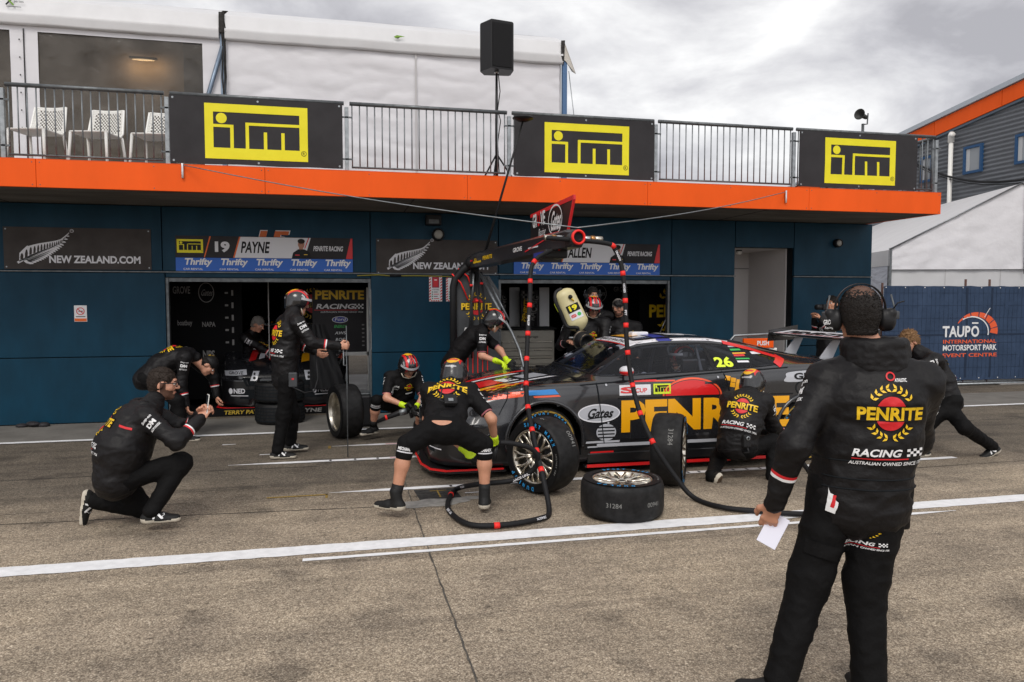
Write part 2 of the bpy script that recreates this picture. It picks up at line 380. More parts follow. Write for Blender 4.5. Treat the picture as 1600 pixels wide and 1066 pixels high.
# ================================================================== SETTING: ground and markings
def asphalt():
    m = bpy.data.materials.new('asphalt'); m.use_nodes = True; N = m.node_tree.nodes; L = m.node_tree.links; p = N['Principled BSDF']
    tc = N.new('ShaderNodeTexCoord')
    def nz(sc, det, ro=.6, vec=None):
        n = N.new('ShaderNodeTexNoise'); n.inputs['Scale'].default_value = sc; n.inputs['Detail'].default_value = det; n.inputs['Roughness'].default_value = ro
        L.new(vec or tc.outputs['Object'], n.inputs['Vector']); return n.outputs[0]
    def rmp(src, stops):
        r = N.new('ShaderNodeValToRGB'); L.new(src, r.inputs[0]); e = r.color_ramp.elements
        e[0].position, e[0].color = stops[0][0], (*stops[0][1], 1); e[1].position, e[1].color = stops[-1][0], (*stops[-1][1], 1)
        for q in stops[1:-1]: a = e.new(q[0]); a.color = (*q[1], 1)
        return r.outputs[0]
    def mul(a, b, fac=1.0):
        x = N.new('ShaderNodeMixRGB'); x.blend_type = 'MULTIPLY'; x.inputs[0].default_value = fac; L.new(a, x.inputs[1]); L.new(b, x.inputs[2]); return x.outputs[0]
    v = N.new('ShaderNodeTexVoronoi'); v.inputs['Scale'].default_value = 120; L.new(tc.outputs['Object'], v.inputs['Vector'])
    stone = rmp(v.outputs['Color'], [(0.05, (.262, .209, .152)), (.45, (.438, .357, .266)), (.8, (.58, .483, .364)), (1.0, (.86, .74, .58))])
    pits = rmp(v.outputs['Distance'], [(.25, (1, 1, 1)), (.8, (.38, .37, .36))])
    big = rmp(nz(.55, 6, .65), [(.3, (.70, .70, .72)), (.5, (.98, .98, .98)), (.7, (1.12, 1.11, 1.08))])
    mid = rmp(nz(3.2, 6, .7), [(.3, (.80, .80, .80)), (.7, (1.15, 1.15, 1.14))])
    fine = rmp(nz(34, 3, .6), [(.35, (.80, .80, .80)), (.65, (1.17, 1.17, 1.17))])
    c = mul(mul(mul(mul(stone, pits, .8), big), mid), fine)
    # darker rubbered lane where the cars stop: world Y between about 6.6 and 10.3
    sep = N.new('ShaderNodeSeparateXYZ'); L.new(tc.outputs['Object'], sep.inputs[0])
    ad = N.new('ShaderNodeMath'); ad.operation = 'MULTIPLY_ADD'; L.new(nz(.9, 5, .7), ad.inputs[0]); ad.inputs[1].default_value = 1.6; L.new(sep.outputs[1], ad.inputs[2])
    lane = rmp_in = N.new('ShaderNodeMapRange'); L.new(ad.outputs[0], lane.inputs[0]); lane.inputs['From Min'].default_value = 6.6; lane.inputs['From Max'].default_value = 8.4
    lr = rmp(lane.outputs[0], [(0.0, (1, 1, 1)), (1.0, (.41, .42, .435))])
    c = mul(c, lr)
    mp = N.new('ShaderNodeMapping'); mp.inputs['Scale'].default_value = (.35, 5.0, 1); L.new(tc.outputs['Object'], mp.inputs[0])
    st = rmp(nz(1.0, 5, .7, mp.outputs[0]), [(.40, (.80, .80, .80)), (.55, (1.05, 1.05, 1.05))])
    c = mul(c, st, .7)
    oil = rmp(nz(1.9, 3, .5), [(.56, (1, 1, 1)), (.70, (.62, .62, .63))]); c = mul(c, oil)
    spots = rmp(nz(13, 2, .5), [(.66, (1, 1, 1)), (.74, (.55, .55, .56))]); c = mul(c, spots)
    mp2 = N.new('ShaderNodeMapping'); mp2.inputs['Scale'].default_value = (.10, 3.1, 1); mp2.inputs['Rotation'].default_value = (0, 0, .03); L.new(tc.outputs['Object'], mp2.inputs[0])
    tyre = rmp(nz(1.0, 4, .6, mp2.outputs[0]), [(.56, (1, 1, 1)), (.66, (.74, .74, .75))]); c = mul(c, tyre)
    L.new(c, p.inputs['Base Color']); p.inputs['Roughness'].default_value = .86; p.inputs['Specular IOR Level'].default_value = .3
    b = N.new('ShaderNodeBump'); b.inputs['Strength'].default_value = .55; b.inputs['Distance'].default_value = .008; b.invert = True; L.new(v.outputs['Distance'], b.inputs['Height'])
    b2 = N.new('ShaderNodeBump'); b2.inputs['Strength'].default_value = .25; b2.inputs['Distance'].default_value = .03; L.new(nz(9, 5), b2.inputs['Height']); L.new(b.outputs[0], b2.inputs['Normal'])
    L.new(b2.outputs[0], p.inputs['Normal']); return m
M['asphalt'] = asphalt()
M['concrete'] = mat('concrete_apron', (.165, .155, .14), .88, var=(2.2, .75, 1.2), bump=(70, .4, .004), bump2=(9, .2, .01))
M['joint'] = mat('tar_joint', (.022, .021, .02), .75, var=(22, .5, 2.2))
M['patch'] = mat('cement_patch', (.30, .29, .27), .9, var=(14, .7, 1.15), bump=(60, .4, .003))
M['rubber_mark'] = mat('tar_patch', (.035, .034, .033), .8, var=(20, .6, 1.5))
M['yellow_mark'] = mat('faded_yellow_mark', S(150, 122, 50), .85, var=(40, .5, 1.2))
g = MB().use('asphalt'); g.add([(-400, -400, 0), (400, -400, 0), (400, 400, 0), (-400, 400, 0)], [(0, 1, 2, 3)])
tag(g.build('pit_lane_ground'), kind='structure')
g = MB().use('concrete')
g.add([(-40, 10.16, .004), (40, 10.16, .004), (40, 11.52, .004), (-40, 11.52, .004)], [(0, 1, 2, 3)])
tag(g.build('concrete_apron'), kind='structure')
def wobble_strip(x0, x1, y, w, z, m, n=None, amp=.006, tip0=0, tip1=0):
    """painted strip along X with slightly uneven edges; tips taper over the given lengths"""
    n = n or max(8, int((x1 - x0) / .07)); V = []; F = []
    for i in range(n + 1):
        x = x0 + (x1 - x0) * i / n; k = 1.0
        if tip0: k = min(k, max(.08, (x - x0) / tip0))
        if tip1: k = min(k, max(.08, (x1 - x) / tip1))
        a = random.uniform(-amp, amp); b = random.uniform(-amp, amp)
        V += [(x, y - w / 2 * k + a, z), (x, y + w / 2 * k + b, z)]
    for i in range(n): F.append((2 * i, 2 * i + 2, 2 * i + 3, 2 * i + 1))
    return MB().use(m).add(V, F)
tag(wobble_strip(-12, 24, 5.325, .185, .004, 'paint_white').build('pit_lane_line'), kind='structure')
tag(wobble_strip(-.245, 4.95, 5.122, .05, .004, 'paint_white', tip1=.35, amp=.003).build('thin_lane_line'), kind='structure')
tag(wobble_strip(-40, 40, 10.12, .10, .008, 'paint_white').build('garage_line'), kind='structure')
for nm, x0, x1, y, ticks in (('pit_box_line', -.09, 6.6, 6.87, (1.0, 1.16, 1.55, 3.4, 3.52, 3.64, 3.76, 3.9, 4.05, 4.2, 4.4, 4.6)), ('pit_box_line', -1.13, 2.6, 8.25, (-.1, .16, .4, .9, 1.15, 1.4)), ('pit_box_line', -.08, 2.6, 9.05, (.75, .92, 1.1))):
    b = wobble_strip(x0, x1, y, .085, .004, 'paint_white', tip0=.55, amp=.004)
    for t in ticks: b.use('black').add([(t, y - .03, .006), (t + .025, y - .03, .006), (t + .025, y + .025, .006), (t, y + .025, .006)], [(0, 1, 2, 3)])
    if nm: a = Art(); a.ring(0, 0, .075, .028, .012, 'red', 0, n=20); b.art(a, (x0 + 1.42 if y < 8 else .62, y, .002), XU, (0, 1, 0))
    tag(b.build(nm), kind='structure')
M['joint_soft'] = mat('filled_joint', (.075, .068, .058), .8, var=(18, .5, 1.6))
def crack(P, w, name, m='joint', z=.0025):
    V = []; F = []; pts = []
    for a, b in zip(P[:-1], P[1:]):
        a, b = Vector(a), Vector(b); k = max(2, int((b - a).length / .06))
        for i in range(k): pts.append(a.lerp(b, i / k))
    pts.append(Vector(P[-1])); n = len(pts)
    for i, q in enumerate(pts):
        t = (pts[min(i + 1, n - 1)] - pts[max(i - 1, 0)]).normalized(); nn = Vector((-t.y, t.x)); ww = w * random.uniform(.45, 1.15) / 2; j = random.uniform(-w, w) * .3
        V += [(q.x + nn.x * (ww + j), q.y + nn.y * (ww + j), z), (q.x - nn.x * (ww - j), q.y - nn.y * (ww - j), z)]
    for i in range(n - 1): F.append((2 * i, 2 * i + 1, 2 * i + 3, 2 * i + 2))
    return tag(MB().use(m).add(V, F).build(name), kind='structure')
crack([(.60, 1.5), (.60, 5.1), (.62, 8.9)], .012, 'pavement_joint', m='joint_soft')
crack([(-7, 6.9), (-3, 6.75), (-1.2, 6.8)], .008, 'pavement_crack', m='joint_soft')
crack([(-3.2, 9.3), (-.6, 9.25), (1.4, 9.32)], .008, 'pavement_crack', m='joint_soft')
crack([(-6, 6.62), (-1.14, 6.41), (.36, 6.31), (.62, 6.36)], .014, 'pavement_crack')
crack([(-8, 8.02), (-2, 8.05), (-.2, 8.0)], .012, 'pavement_crack')
crack([(3.4, 6.62), (5.2, 6.52), (9, 6.6), (14, 6.5)], .012, 'pavement_crack')
crack([(6.4, 9.2), (8.0, 8.9), (13, 9.0)], .015, 'pavement_crack')
def blotch(c, rx, ry, m, name, z=.003, n=40, rough=.25):
    P = []
    for k in range(n):
        a = 2 * math.pi * k / n; q = 1 + rough * noise.noise(Vector((math.cos(a) * 1.6 + c[0] * 7, math.sin(a) * 1.6 + c[1], 3))) * 2
        P.append((c[0] + rx * q * math.cos(a), c[1] + ry * q * math.sin(a), z))
    return tag(MB().use(m).poly(P).build(name), kind='structure')
blotch((.78, 6.33), .30, .13, 'patch', 'cement_patch')
blotch((1.12, 6.42), .14, .05, 'patch', 'cement_patch', z=.0032)
g = MB().use('rubber_mark'); g.add([(.68, 6.45, .002), (1.05, 6.45, .002), (1.03, 6.8, .002), (.66, 6.8, .002)], [(0, 1, 2, 3)]); tag(g.build('tar_patch'), kind='structure')
g = MB().use('yellow_mark')
for (x0, y0, x1, y1) in ((-.62, 6.80, -.10, 6.83), (-.12, 6.70, -.10, 6.83), (.80, 6.72, .95, 6.735), (.98, 6.58, 1.0, 6.7), (.86, 6.5, .875, 6.75), (-.12, 8.92, -.09, 9.08)):
    g.add([(x0, y0, .004), (x1, y0, .004), (x1, y1, .004), (x0, y1, .004)], [(0, 1, 2, 3)])
tag(g.build('survey_marks'), kind='structure')
g = MB().use('paint_white')
for (x0, y0, x1, y1) in ((-.86, 8.72, -.66, 8.75), (-1.35, 9.42, -1.2, 9.45), (1.1, 6.58, 1.3, 6.6)):
    g.add([(x0, y0, .004), (x1, y0 + .01, .004), (x1, y1, .004), (x0, y1 + .005, .004)], [(0, 1, 2, 3)])
tag(g.build('paint_scraps'), kind='structure')

# ================================================================== PIT BUILDING
YW, YF = 11.5, 9.9
pb = thing('pit_building', (2.5, YW, 0), 'long dark blue pit garage with bright orange fascia and concrete soffit', 'building')
DOORS = [(-2.36, .50), (2.47, 5.36)]
def panel(bm, x0, x1, z0, z1, y=YW, g=.006, t=.05):
    bm.box((x0 + g, y, z0 + g), (x1 - g, y + t, z1 - g), bev=.004)
wl = MB().use('wall')
ups = [-11.5, -8.2, -5.3, -2.39, .50, 2.46, 5.37, 6.52, 7.63, 9.17]
for a, b in zip(ups[:-1], ups[1:]):
    z0 = 2.13
    if a == 6.52: z0 = 2.60
    panel(wl, a, b, z0, 3.045)
for a, b in ((-11.5, -8.2), (-8.2, -5.3), (-5.3, -2.36), (.50, 2.47), (5.36, 6.52), (7.63, 9.17)):
    panel(wl, a, b, .93, 2.11); panel(wl, a, b, .01, .93)
for (a, b) in DOORS: wl.box((a + .005, YW + .008, 2.045), (b - .005, YW + .06, 2.112), bev=.006)
wl.use('wall_back')
for a, b, z0, z1 in ((-11.5, -2.37, 0, 3.04), (-2.37, .51, 2.05, 3.04), (.51, 2.46, 0, 3.04), (2.46, 5.37, 2.05, 3.04), (5.37, 6.525, 0, 3.04), (6.525, 7.625, 2.605, 3.04), (7.625, 9.16, 0, 3.04)):
    wl.box((a, YW + .047, z0), (b, YW + .2, z1))
wl.use('wall').box((9.165, YW + .04, 0), (9.19, YW + 7, 3.04))            # end wall
wl.build('wall', pb)
fl = MB().use('galv_dark'); fl.box((-11.5, YW - .025, 2.112), (6.52, YW + .01, 2.128)); fl.box((7.63, YW - .025, 2.112), (9.17, YW + .01, 2.128)); fl.build('drip_flashing', pb)
rc = MB().use('grey_wall'); rc.box((6.40, 12.9, 0), (7.7, 13.0, 2.9)); rc.box((7.60, YW + .2, 0), (7.625, 12.9, 2.7)); rc.box((6.525, YW + .2, 0), (6.55, 12.9, 2.7)); rc.box((6.55, YW + .2, 2.605), (7.6, 12.9, 2.64))
rc.use('wall_back').box((6.55, 12.89, 2.30), (7.6, 12.898, 2.31)); rc.build('entry_recess', pb)
for (a, b) in DOORS:
    dj = MB().use('galv_dark'); dj.box((a - .0, YW + .03, 0), (a + .035, YW + .12, 2.04)); dj.box((b - .035, YW + .03, 0), (b, YW + .12, 2.04)); dj.box((a + .035, YW + .05, 1.985), (b - .035, YW + .12, 2.04)); dj.build('door_frame', pb)
# garage interiors: black walls, ceiling, floor, one with its back door open
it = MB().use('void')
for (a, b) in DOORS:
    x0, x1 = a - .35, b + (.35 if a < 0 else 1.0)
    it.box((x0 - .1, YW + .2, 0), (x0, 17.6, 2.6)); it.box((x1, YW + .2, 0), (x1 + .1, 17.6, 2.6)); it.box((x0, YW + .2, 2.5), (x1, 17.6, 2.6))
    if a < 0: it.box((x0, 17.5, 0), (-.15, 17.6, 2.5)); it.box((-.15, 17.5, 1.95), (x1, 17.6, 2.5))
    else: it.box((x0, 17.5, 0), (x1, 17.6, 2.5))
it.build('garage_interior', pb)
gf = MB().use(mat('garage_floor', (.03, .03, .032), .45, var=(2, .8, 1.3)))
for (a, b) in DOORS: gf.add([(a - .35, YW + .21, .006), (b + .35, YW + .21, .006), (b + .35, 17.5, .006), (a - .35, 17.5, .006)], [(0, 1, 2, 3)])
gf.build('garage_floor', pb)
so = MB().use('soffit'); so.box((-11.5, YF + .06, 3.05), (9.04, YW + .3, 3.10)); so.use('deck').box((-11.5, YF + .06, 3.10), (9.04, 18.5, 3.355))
so.use('joint')
for x in (-8.3, -4.3, 1.0, 6.2): so.box((x, YF + .1, 3.046), (x + .012, YW, 3.0505))
so.build('soffit_slab', pb)
fa = MB().use('orange'); xs = [-11.4, -8.5, -5.95, -3.40, -.85, 1.70, 4.25, 6.8, 9.10]
for a, b in zip(xs[:-1], xs[1:]): fa.box((a + .002, YF, 3.045), (b - .002, YF + .05, 3.368), bev=.003)
fa.box((9.05, YF + .052, 3.045), (9.10, YF + 4.5, 3.368), bev=.003); fa.box((-11.4, YF, 3.370), (9.10, YF + .16, 3.376))
for a, b in zip(xs[:-1], xs[1:]):
    for x in (a + .04, (a + b) / 2, b - .04):
        for z in (3.075, 3.335): fa.use('galv_dark').lathe([(0, .004), (.006, .003), (.007, 0)], Matrix.Translation((x, YF, z)) @ Matrix.Rotation(R(90), 4, 'X'), 8)
fa.use('wall_back').box((-11.4, YF + .02, 3.051), (9.09, YF + .045, 3.36)); fa.build('fascia', pb)
# old painted racing numeral fixed above the first driver sign
o15 = MB(); a = Art(); a.text('15', 0, 0, .26, 'sign_white', w=.44, bold=.05, sk=.25); a.text('15', .012, .012, .236, M.setdefault('rust', mat('faded_orange', S(196, 96, 40), .6)), w=.415, bold=.045, sk=.25, lay=1)
o15.box((-1.15, YW - .008, 2.5), (-.72, YW - .002, 2.62)) if False else None
o15.art(a, (-1.13, YW - .004, 2.475), XU, ZU, off=.003); tag(o15.build('painted_numeral'), 'faded orange racing numeral half hidden behind the first garage sign', 'numeral')

# ------------------------------------------------------------------ wall signs
def slab(bm, x0, z0, x1, z1, y, m, t=.012, bev=.002): bm.use(m).box((x0, y - t, z0), (x1, y, z1), bev=bev)
def nz_banner(x0, x1, z0, z1, label):
    b = MB(); slab(b, x0, z0, x1, z1, YW - .004, 'banner_brown', .006, .001); a = Art(); w_ = x1 - x0
    a.put(fern_art(), .165, .085, .62, rot=-3); a.text('NEW ZEALAND.COM', .55, .085, .105, 'sign_white', w=w_ * .625, bold=.035, lay=1)
    a.ring(.84, .525, .024, .024, .005, 'sign_white', n=18); a.text('TM', .84, .519, .014, 'sign_white', al='c')
    for q in ((.03, .03), (w_ - .03, .03), (.03, z1 - z0 - .03), (w_ - .03, z1 - z0 - .03)): a.ell(*q, .010, .010, 'galv', n=12)
    b.art(a, (x0, YW - .010, z0), XU, ZU); tag(b.build('banner'), label, 'banner', 'fern banners on the garage wall')
nz_banner(-4.37, -2.53, 2.145, 2.715, 'charcoal banner with white fern, whole lettering readable, left of first garage door')
nz_banner(.585, 2.44, 2.105, 2.64, 'charcoal banner with white fern behind the black refuelling boom')
def thrifty(): 
    a = Art(); a.text('Thrifty', 0, .055, .125, 'white', w=.37, bold=.035, sk=.2, lay=1); a.text('CAR RENTAL', .0, .012, .027, 'white', w=.26, bold=.015, lay=1); return a
def bust():
    a = Art(); sk = M.setdefault('portrait_skin', mat('portrait_skin', S(170, 120, 96), .6)); a.poly([(-.13, 0), (.14, 0), (.12, .09), (.05, .13), (-.04, .13), (-.11, .08)], 'black', 2)
    a.ell(.005, .2, .045, .062, sk, 3); a.poly([(-.025, .12), (.03, .12), (.03, .18), (-.025, .18)], sk, 2); a.ell(.005, .245, .05, .035, M.setdefault('portrait_hair', mat('portrait_hair', (.02, .014, .01), .6)), 4)
    a.ell(-.012, .205, .006, .004, 'black', 4, n=8); a.ell(.02, .205, .006, .004, 'black', 4, n=8); a.rect(-.08, .04, -.02, .055, 'red', 3); a.rect(.04, .05, .09, .06, 'yellow', 3); return a
def driver_sign(x0, z0, num, name, label):
    w_, h_, sp = 2.45, .50, .19
    s_ = thing('driver_sign', (x0, YW, z0), label, 'sign', 'driver name signs over the garage doors')
    b = MB(); slab(b, x0, z0, x0 + w_, z0 + sp, YW - .006, 'thrifty_blue', .02); slab(b, x0, z0 + sp + .002, x0 + w_, z0 + h_, YW - .006, 'banner_black', .018)
    a = Art()
    for k in range(5): a.put(thrifty(), .10 + k * .484, 0.004)
    a.put(itm_art(), .02, sp + .068, .285)
    a.rect(.02, sp + .068, .365, sp + .255, 'black', -1)
    a.poly([(.375, sp + .005), (.39, sp + .005), (.475, h_ - .005), (.455, h_ - .005)], 'orange_print', 0); a.poly([(.77, sp + .005), (.79, sp + .005), (.875, h_ - .005), (.855, h_ - .005)], 'orange_print', 0)
    a.poly([(.79, sp + .005), (1.76, sp + .005), (1.85, h_ - .005), (.875, h_ - .005)], 'sign_white', 0)
    a.poly([(1.815, h_ - .005), (1.83, h_ - .005), (1.77, sp + .15), (1.755, sp + .15)], 'red', 1)
    a.text(num, .525, sp + .08, .155, 'sign_white', w=.20 if num == '19' else .22, bold=.05, lay=1); a.text(name, .875, sp + .075, .165, 'black', w=.385, bold=.03, sk=.12, lay=1)
    a.put(bust(), 1.71, sp + .005, 1.02)
    a.text('PENRITE RACING', 1.885, sp + .115, .075, 'sign_white', w=.42, bold=.03, sk=.1, lay=1)
    a.poly([(2.35, sp + .005), (w_ - .003, sp + .005), (w_ - .003, h_ - .005), (2.42, h_ - .005)], 'red', 1)
    b.art(a, (x0, YW - .0265, z0), XU, ZU, off=.002, step=.0012); b.build('sign_panel', s_)
driver_sign(-2.21, 2.135, '19', 'PAYNE', 'driver sign with number 19 above the left garage opening')
driver_sign(2.70, 2.125, '26', 'ALLEN', 'driver sign with white centre partly hidden behind the refuelling boom')
def ext_sign(x0, x1, z0, z1, label, cut=False):
    b = MB(); slab(b, x0, z0, x1, z1, YW - .004, 'white', .005, .001); a = Art(); w_ = x1 - x0; h_ = z1 - z0
    for k in range(9):
        for xx in (0, w_ - .03): a.poly([(xx + .002, .01 + k * h_ / 9), (xx + .028, .028 + k * h_ / 9), (xx + .028, .05 + k * h_ / 9), (xx + .002, .032 + k * h_ / 9)], 'red')
    for k in range(4): a.rect(.03 + k * .035, .003, .05 + k * .035, .02, 'red')
    gr = M.setdefault('sign_green', mat('sign_green', S(40, 130, 110), .6))
    if not cut:
        a.rect(.045, h_ - .185, w_ - .045, h_ - .02, M.setdefault('maroon', mat('maroon_print', S(150, 30, 60), .5)), 0); a.rect(.065, h_ - .17, w_ - .065, h_ - .045, 'red', 1); a.rect(.08, h_ - .075, w_ - .08, h_ - .06, 'white', 2)
        a.text('HOSE REEL', w_ / 2, h_ - .225, .022, 'black', w=.11, al='c')
    for k in range(4): a.ell(.05, .045 + k * .033, .010, .010, gr, n=10); a.rect(.07, .04 + k * .033, w_ - .05 - .02 * (k % 2), .05 + k * .033, 'black' if k % 2 else 'red')
    b.art(a, (x0, YW - .009, z0), XU, ZU); tag(b.build('safety_sign'), label, 'sign')
ext_sign(1.375, 1.575, 1.70, 2.095, 'red and white striped fire notice on the blue pillar, wholly visible')
ext_sign(1.635, 1.80, 1.70, 2.06, 'second striped fire notice half hidden behind the dark gantry panel', True)
b = MB(); slab(b, -3.535, 1.425, -3.375, 1.65, YW - .004, 'white', .004, .001); a = Art(); a.rect(.005, .005, .155, .045, 'orange_print'); a.ring(.08, .145, .052, .052, .010, 'red', 1); a.line([(.045, .18), (.115, .11)], .010, 'red', 2)
a.rect(.055, .14, .11, .15, 'black', 1); a.rect(.02, .065, .14, .075, 'black'); b.art(a, (-3.535, YW - .008, 1.425), XU, ZU); tag(b.build('prohibition_sign'), 'small white notice with red prohibition circle on left blue wall', 'sign')
def bulkhead(x, z, r, label):
    o = thing('wall_light', (x, YW, z), label, 'wall light', 'round bulkhead lights on the garage wall')
    T = Matrix.Translation((x, YW - .006, z)) @ Matrix.Rotation(R(90), 4, 'X')
    MB().use('plastic_black', True).lathe([(0, .0), (r, .0), (r, .05), (r * .93, .075), (r * .72, .085), (r * .70, .07)], T, 28).build('housing', o)
    MB().use(mat('lamp_diffuser', (.35, .34, .31), .3), True).lathe([(r * .70, .068), (r * .5, .082), (0, .088)], T, 28).build('diffuser', o)
bulkhead(1.515, 2.715, .095, 'round black bulkhead light above the middle fern banner')
bulkhead(8.455, 2.70, .075, 'round dark bulkhead light at right end of blue wall')
b = MB().use('plastic_black'); b.box((1.32, YW - .16, 2.85), (1.55, YW - .004, 3.0), bev=.01); b.use('galv_dark').box((1.36, YW - .165, 2.87), (1.51, YW - .1605, 2.93)); tag(b.build('floodlight'), 'black box floodlight tucked under the soffit above pillar', 'floodlight')
b = MB().use('plastic_white', True); b.ball((6.99, 12.2, 2.56), (.05, .05, .04)); b.use('plastic_black').box((6.95, 12.16, 2.585), (7.03, 12.24, 2.61)); tag(b.build('dome_camera'), 'small dome camera under the ceiling of the grey entry recess', 'camera')
yl = M.setdefault('yellow_rope', mat('yellow_cable', S(160, 150, 50), .6))
b = MB().use(yl, True); b.tube([(.3, YW - .03, 2.085), (.62, YW - .03, 2.10), (.78, YW - .03, 2.085), (1.2, YW - .03, 2.09), (1.75, YW - .03, 2.08)], .008, 6); b.use('plastic_black').box((.78, YW - .05, 2.075), (.95, YW - .012, 2.105)); tag(b.build('cable'), 'thin yellow cable strung across the top of the blue pillar', 'cable')

# ------------------------------------------------------------------ balcony railing
def railing(x0, x1, label, bars=True):
    o = thing('railing_panel', ((x0 + x1) / 2, 10.0, 3.37), label, 'railing', 'steel balcony railing panels'); g_ = .035
    MB().use('galv_dark', True).tube([(x0 + g_, 10, 4.235), (x1 - g_, 10, 4.235)], .026, 12).build('top_rail', o)
    MB().use('galv_dark', True).tube([(x0 + g_ + .02, 10, 3.43), (x1 - g_ - .02, 10, 3.43)], .013, 8).build('bottom_rail', o)
    n = max(2, int(round((x1 - x0 - 2 * g_ - .06) / .0965))); first = None
    for i in range(n + 1):
        x = x0 + g_ + .03 + (x1 - x0 - 2 * g_ - .06) * i / n
        if first is None:
            first = MB().use('galv_mid', True).tube([(x, 10, 3.43), (x, 10, 4.225)], .0085, 8).build('baluster', o)
            first['x0'] = x; fx = x
        else:
            c = first.copy(); COL.objects.link(c); c.parent = o; c.location.x = first.location.x + x - fx
    p = MB().use('galv'); p.box((x1 - .028, 9.985, 3.376), (x1 + .022, 10.035, 4.19), bev=.004)
    for z in (3.52, 4.05): p.use('galv_dark').box((x1 - .075, 9.985, z), (x1 + .07, 10.0, z + .02))
    p.build('post', o); return o
RX = [-5.95, -3.76, -1.98, .155, 2.29, 4.41, 6.60, 9.08]
RL = ['leftmost partial steel railing panel cut by the picture edge', 'steel railing panel in front of the three white chairs', 'railing panel behind the leftmost black and yellow banner', 'open railing panel between left and middle banners in front of the white tent',
      'railing panel behind the middle black and yellow banner', 'open railing panel between middle and right banners against the sky', 'last railing panel behind the rightmost banner']
for k, lb in enumerate(RL): railing(RX[k], RX[k + 1], lb)
o = thing('return_railing', (9.08, 11.5, 3.37), 'side railing running back from the right end of the balcony', 'railing')
MB().use('galv_dark', True).tube([(9.08, 10.05, 4.235), (9.08, 13, 4.235)], .026, 12).build('top_rail', o)
for i in range(24): MB().use('galv_dark', True).tube([(9.08, 10.1 + i * .12, 3.43), (9.08, 10.1 + i * .12, 4.225)], .0085, 8).build('baluster', o)
MB().use('galv_dark', True).tube([(9.08, 10.05, 3.43), (9.08, 13, 3.43)], .013, 8).build('bottom_rail', o); MB().use('galv').box((9.055, 11.4, 3.376), (9.105, 11.45, 4.19), bev=.004).build('post', o)
b = MB().use('galv', True); b.tube([(7.3, 14.5, 3.52), (8.6, 14.5, 3.95), (8.9, 14.5, 3.95)], .03, 10); b.tube([(7.3, 14.5, 3.36), (7.3, 14.5, 3.52)], .025); b.tube([(8.9, 14.5, 3.36), (8.9, 14.5, 3.95)], .025); tag(b.build('stair_handrail'), 'sloping galvanised handrail on the roof deck between middle and right banners', 'handrail')
def itm_banner(x0, x1, lx, lz, sc, label):
    z0, z1 = 3.40, 4.215; V = []; F = []; n, q = 24, 10; b = MB().use('banner_black', True)
    for j in range(q + 1):
        for i in range(n + 1):
            x = x0 + (x1 - x0) * i / n; z = z0 + (z1 - z0) * j / q; e = min(i, n - i) / n * min(j, q - j) / q * 4
            V.append((x, 9.962 - .022 * e * noise.noise(Vector((x * 1.7, z * 2, 0))) , z + .010 * noise.noise(Vector((x * 2.2, j * .2, 5)))))
    F = [(j * (n + 1) + i, j * (n + 1) + i + 1, (j + 1) * (n + 1) + i + 1, (j + 1) * (n + 1) + i) for j in range(q) for i in range(n)]
    b.add(V, F); b.add([(p[0], p[1] + .004, p[2]) for p in V], [f[::-1] for f in F]); a = itm_art(); b.smooth = False
    bvb = BVHTree.FromPolygons([Vector(p) for p in V], F); b.art(a, (lx, 9.945, lz), XU, ZU, sc=sc, off=.004, bvh=bvb, maxe=.15)
    ey = Art()
    for i in range(3): 
        for zz in (.03, z1 - z0 - .03): ey.ell(.04 + (x1 - x0 - .08) * i / 2, zz, .013, .013, 'galv', n=14)
    b.art(ey, (x0, 9.945, z0), XU, ZU, off=.004, bvh=bvb); tag(b.build('advertising_banner'), label, 'banner', 'black and yellow lettered banners on the balcony')
itm_banner(-1.95, .10, -1.55, 3.468, 1.0, 'black banner with yellow framed lettering left of the white tent, leftmost of three')
itm_banner(2.35, 4.37, 2.77, 3.46, 1.0, 'black banner with yellow framed lettering directly right of the pole loudspeaker')
itm_banner(6.66, 8.70, 7.09, 3.462, 1.0, 'black banner with yellow framed lettering at right end of the balcony')

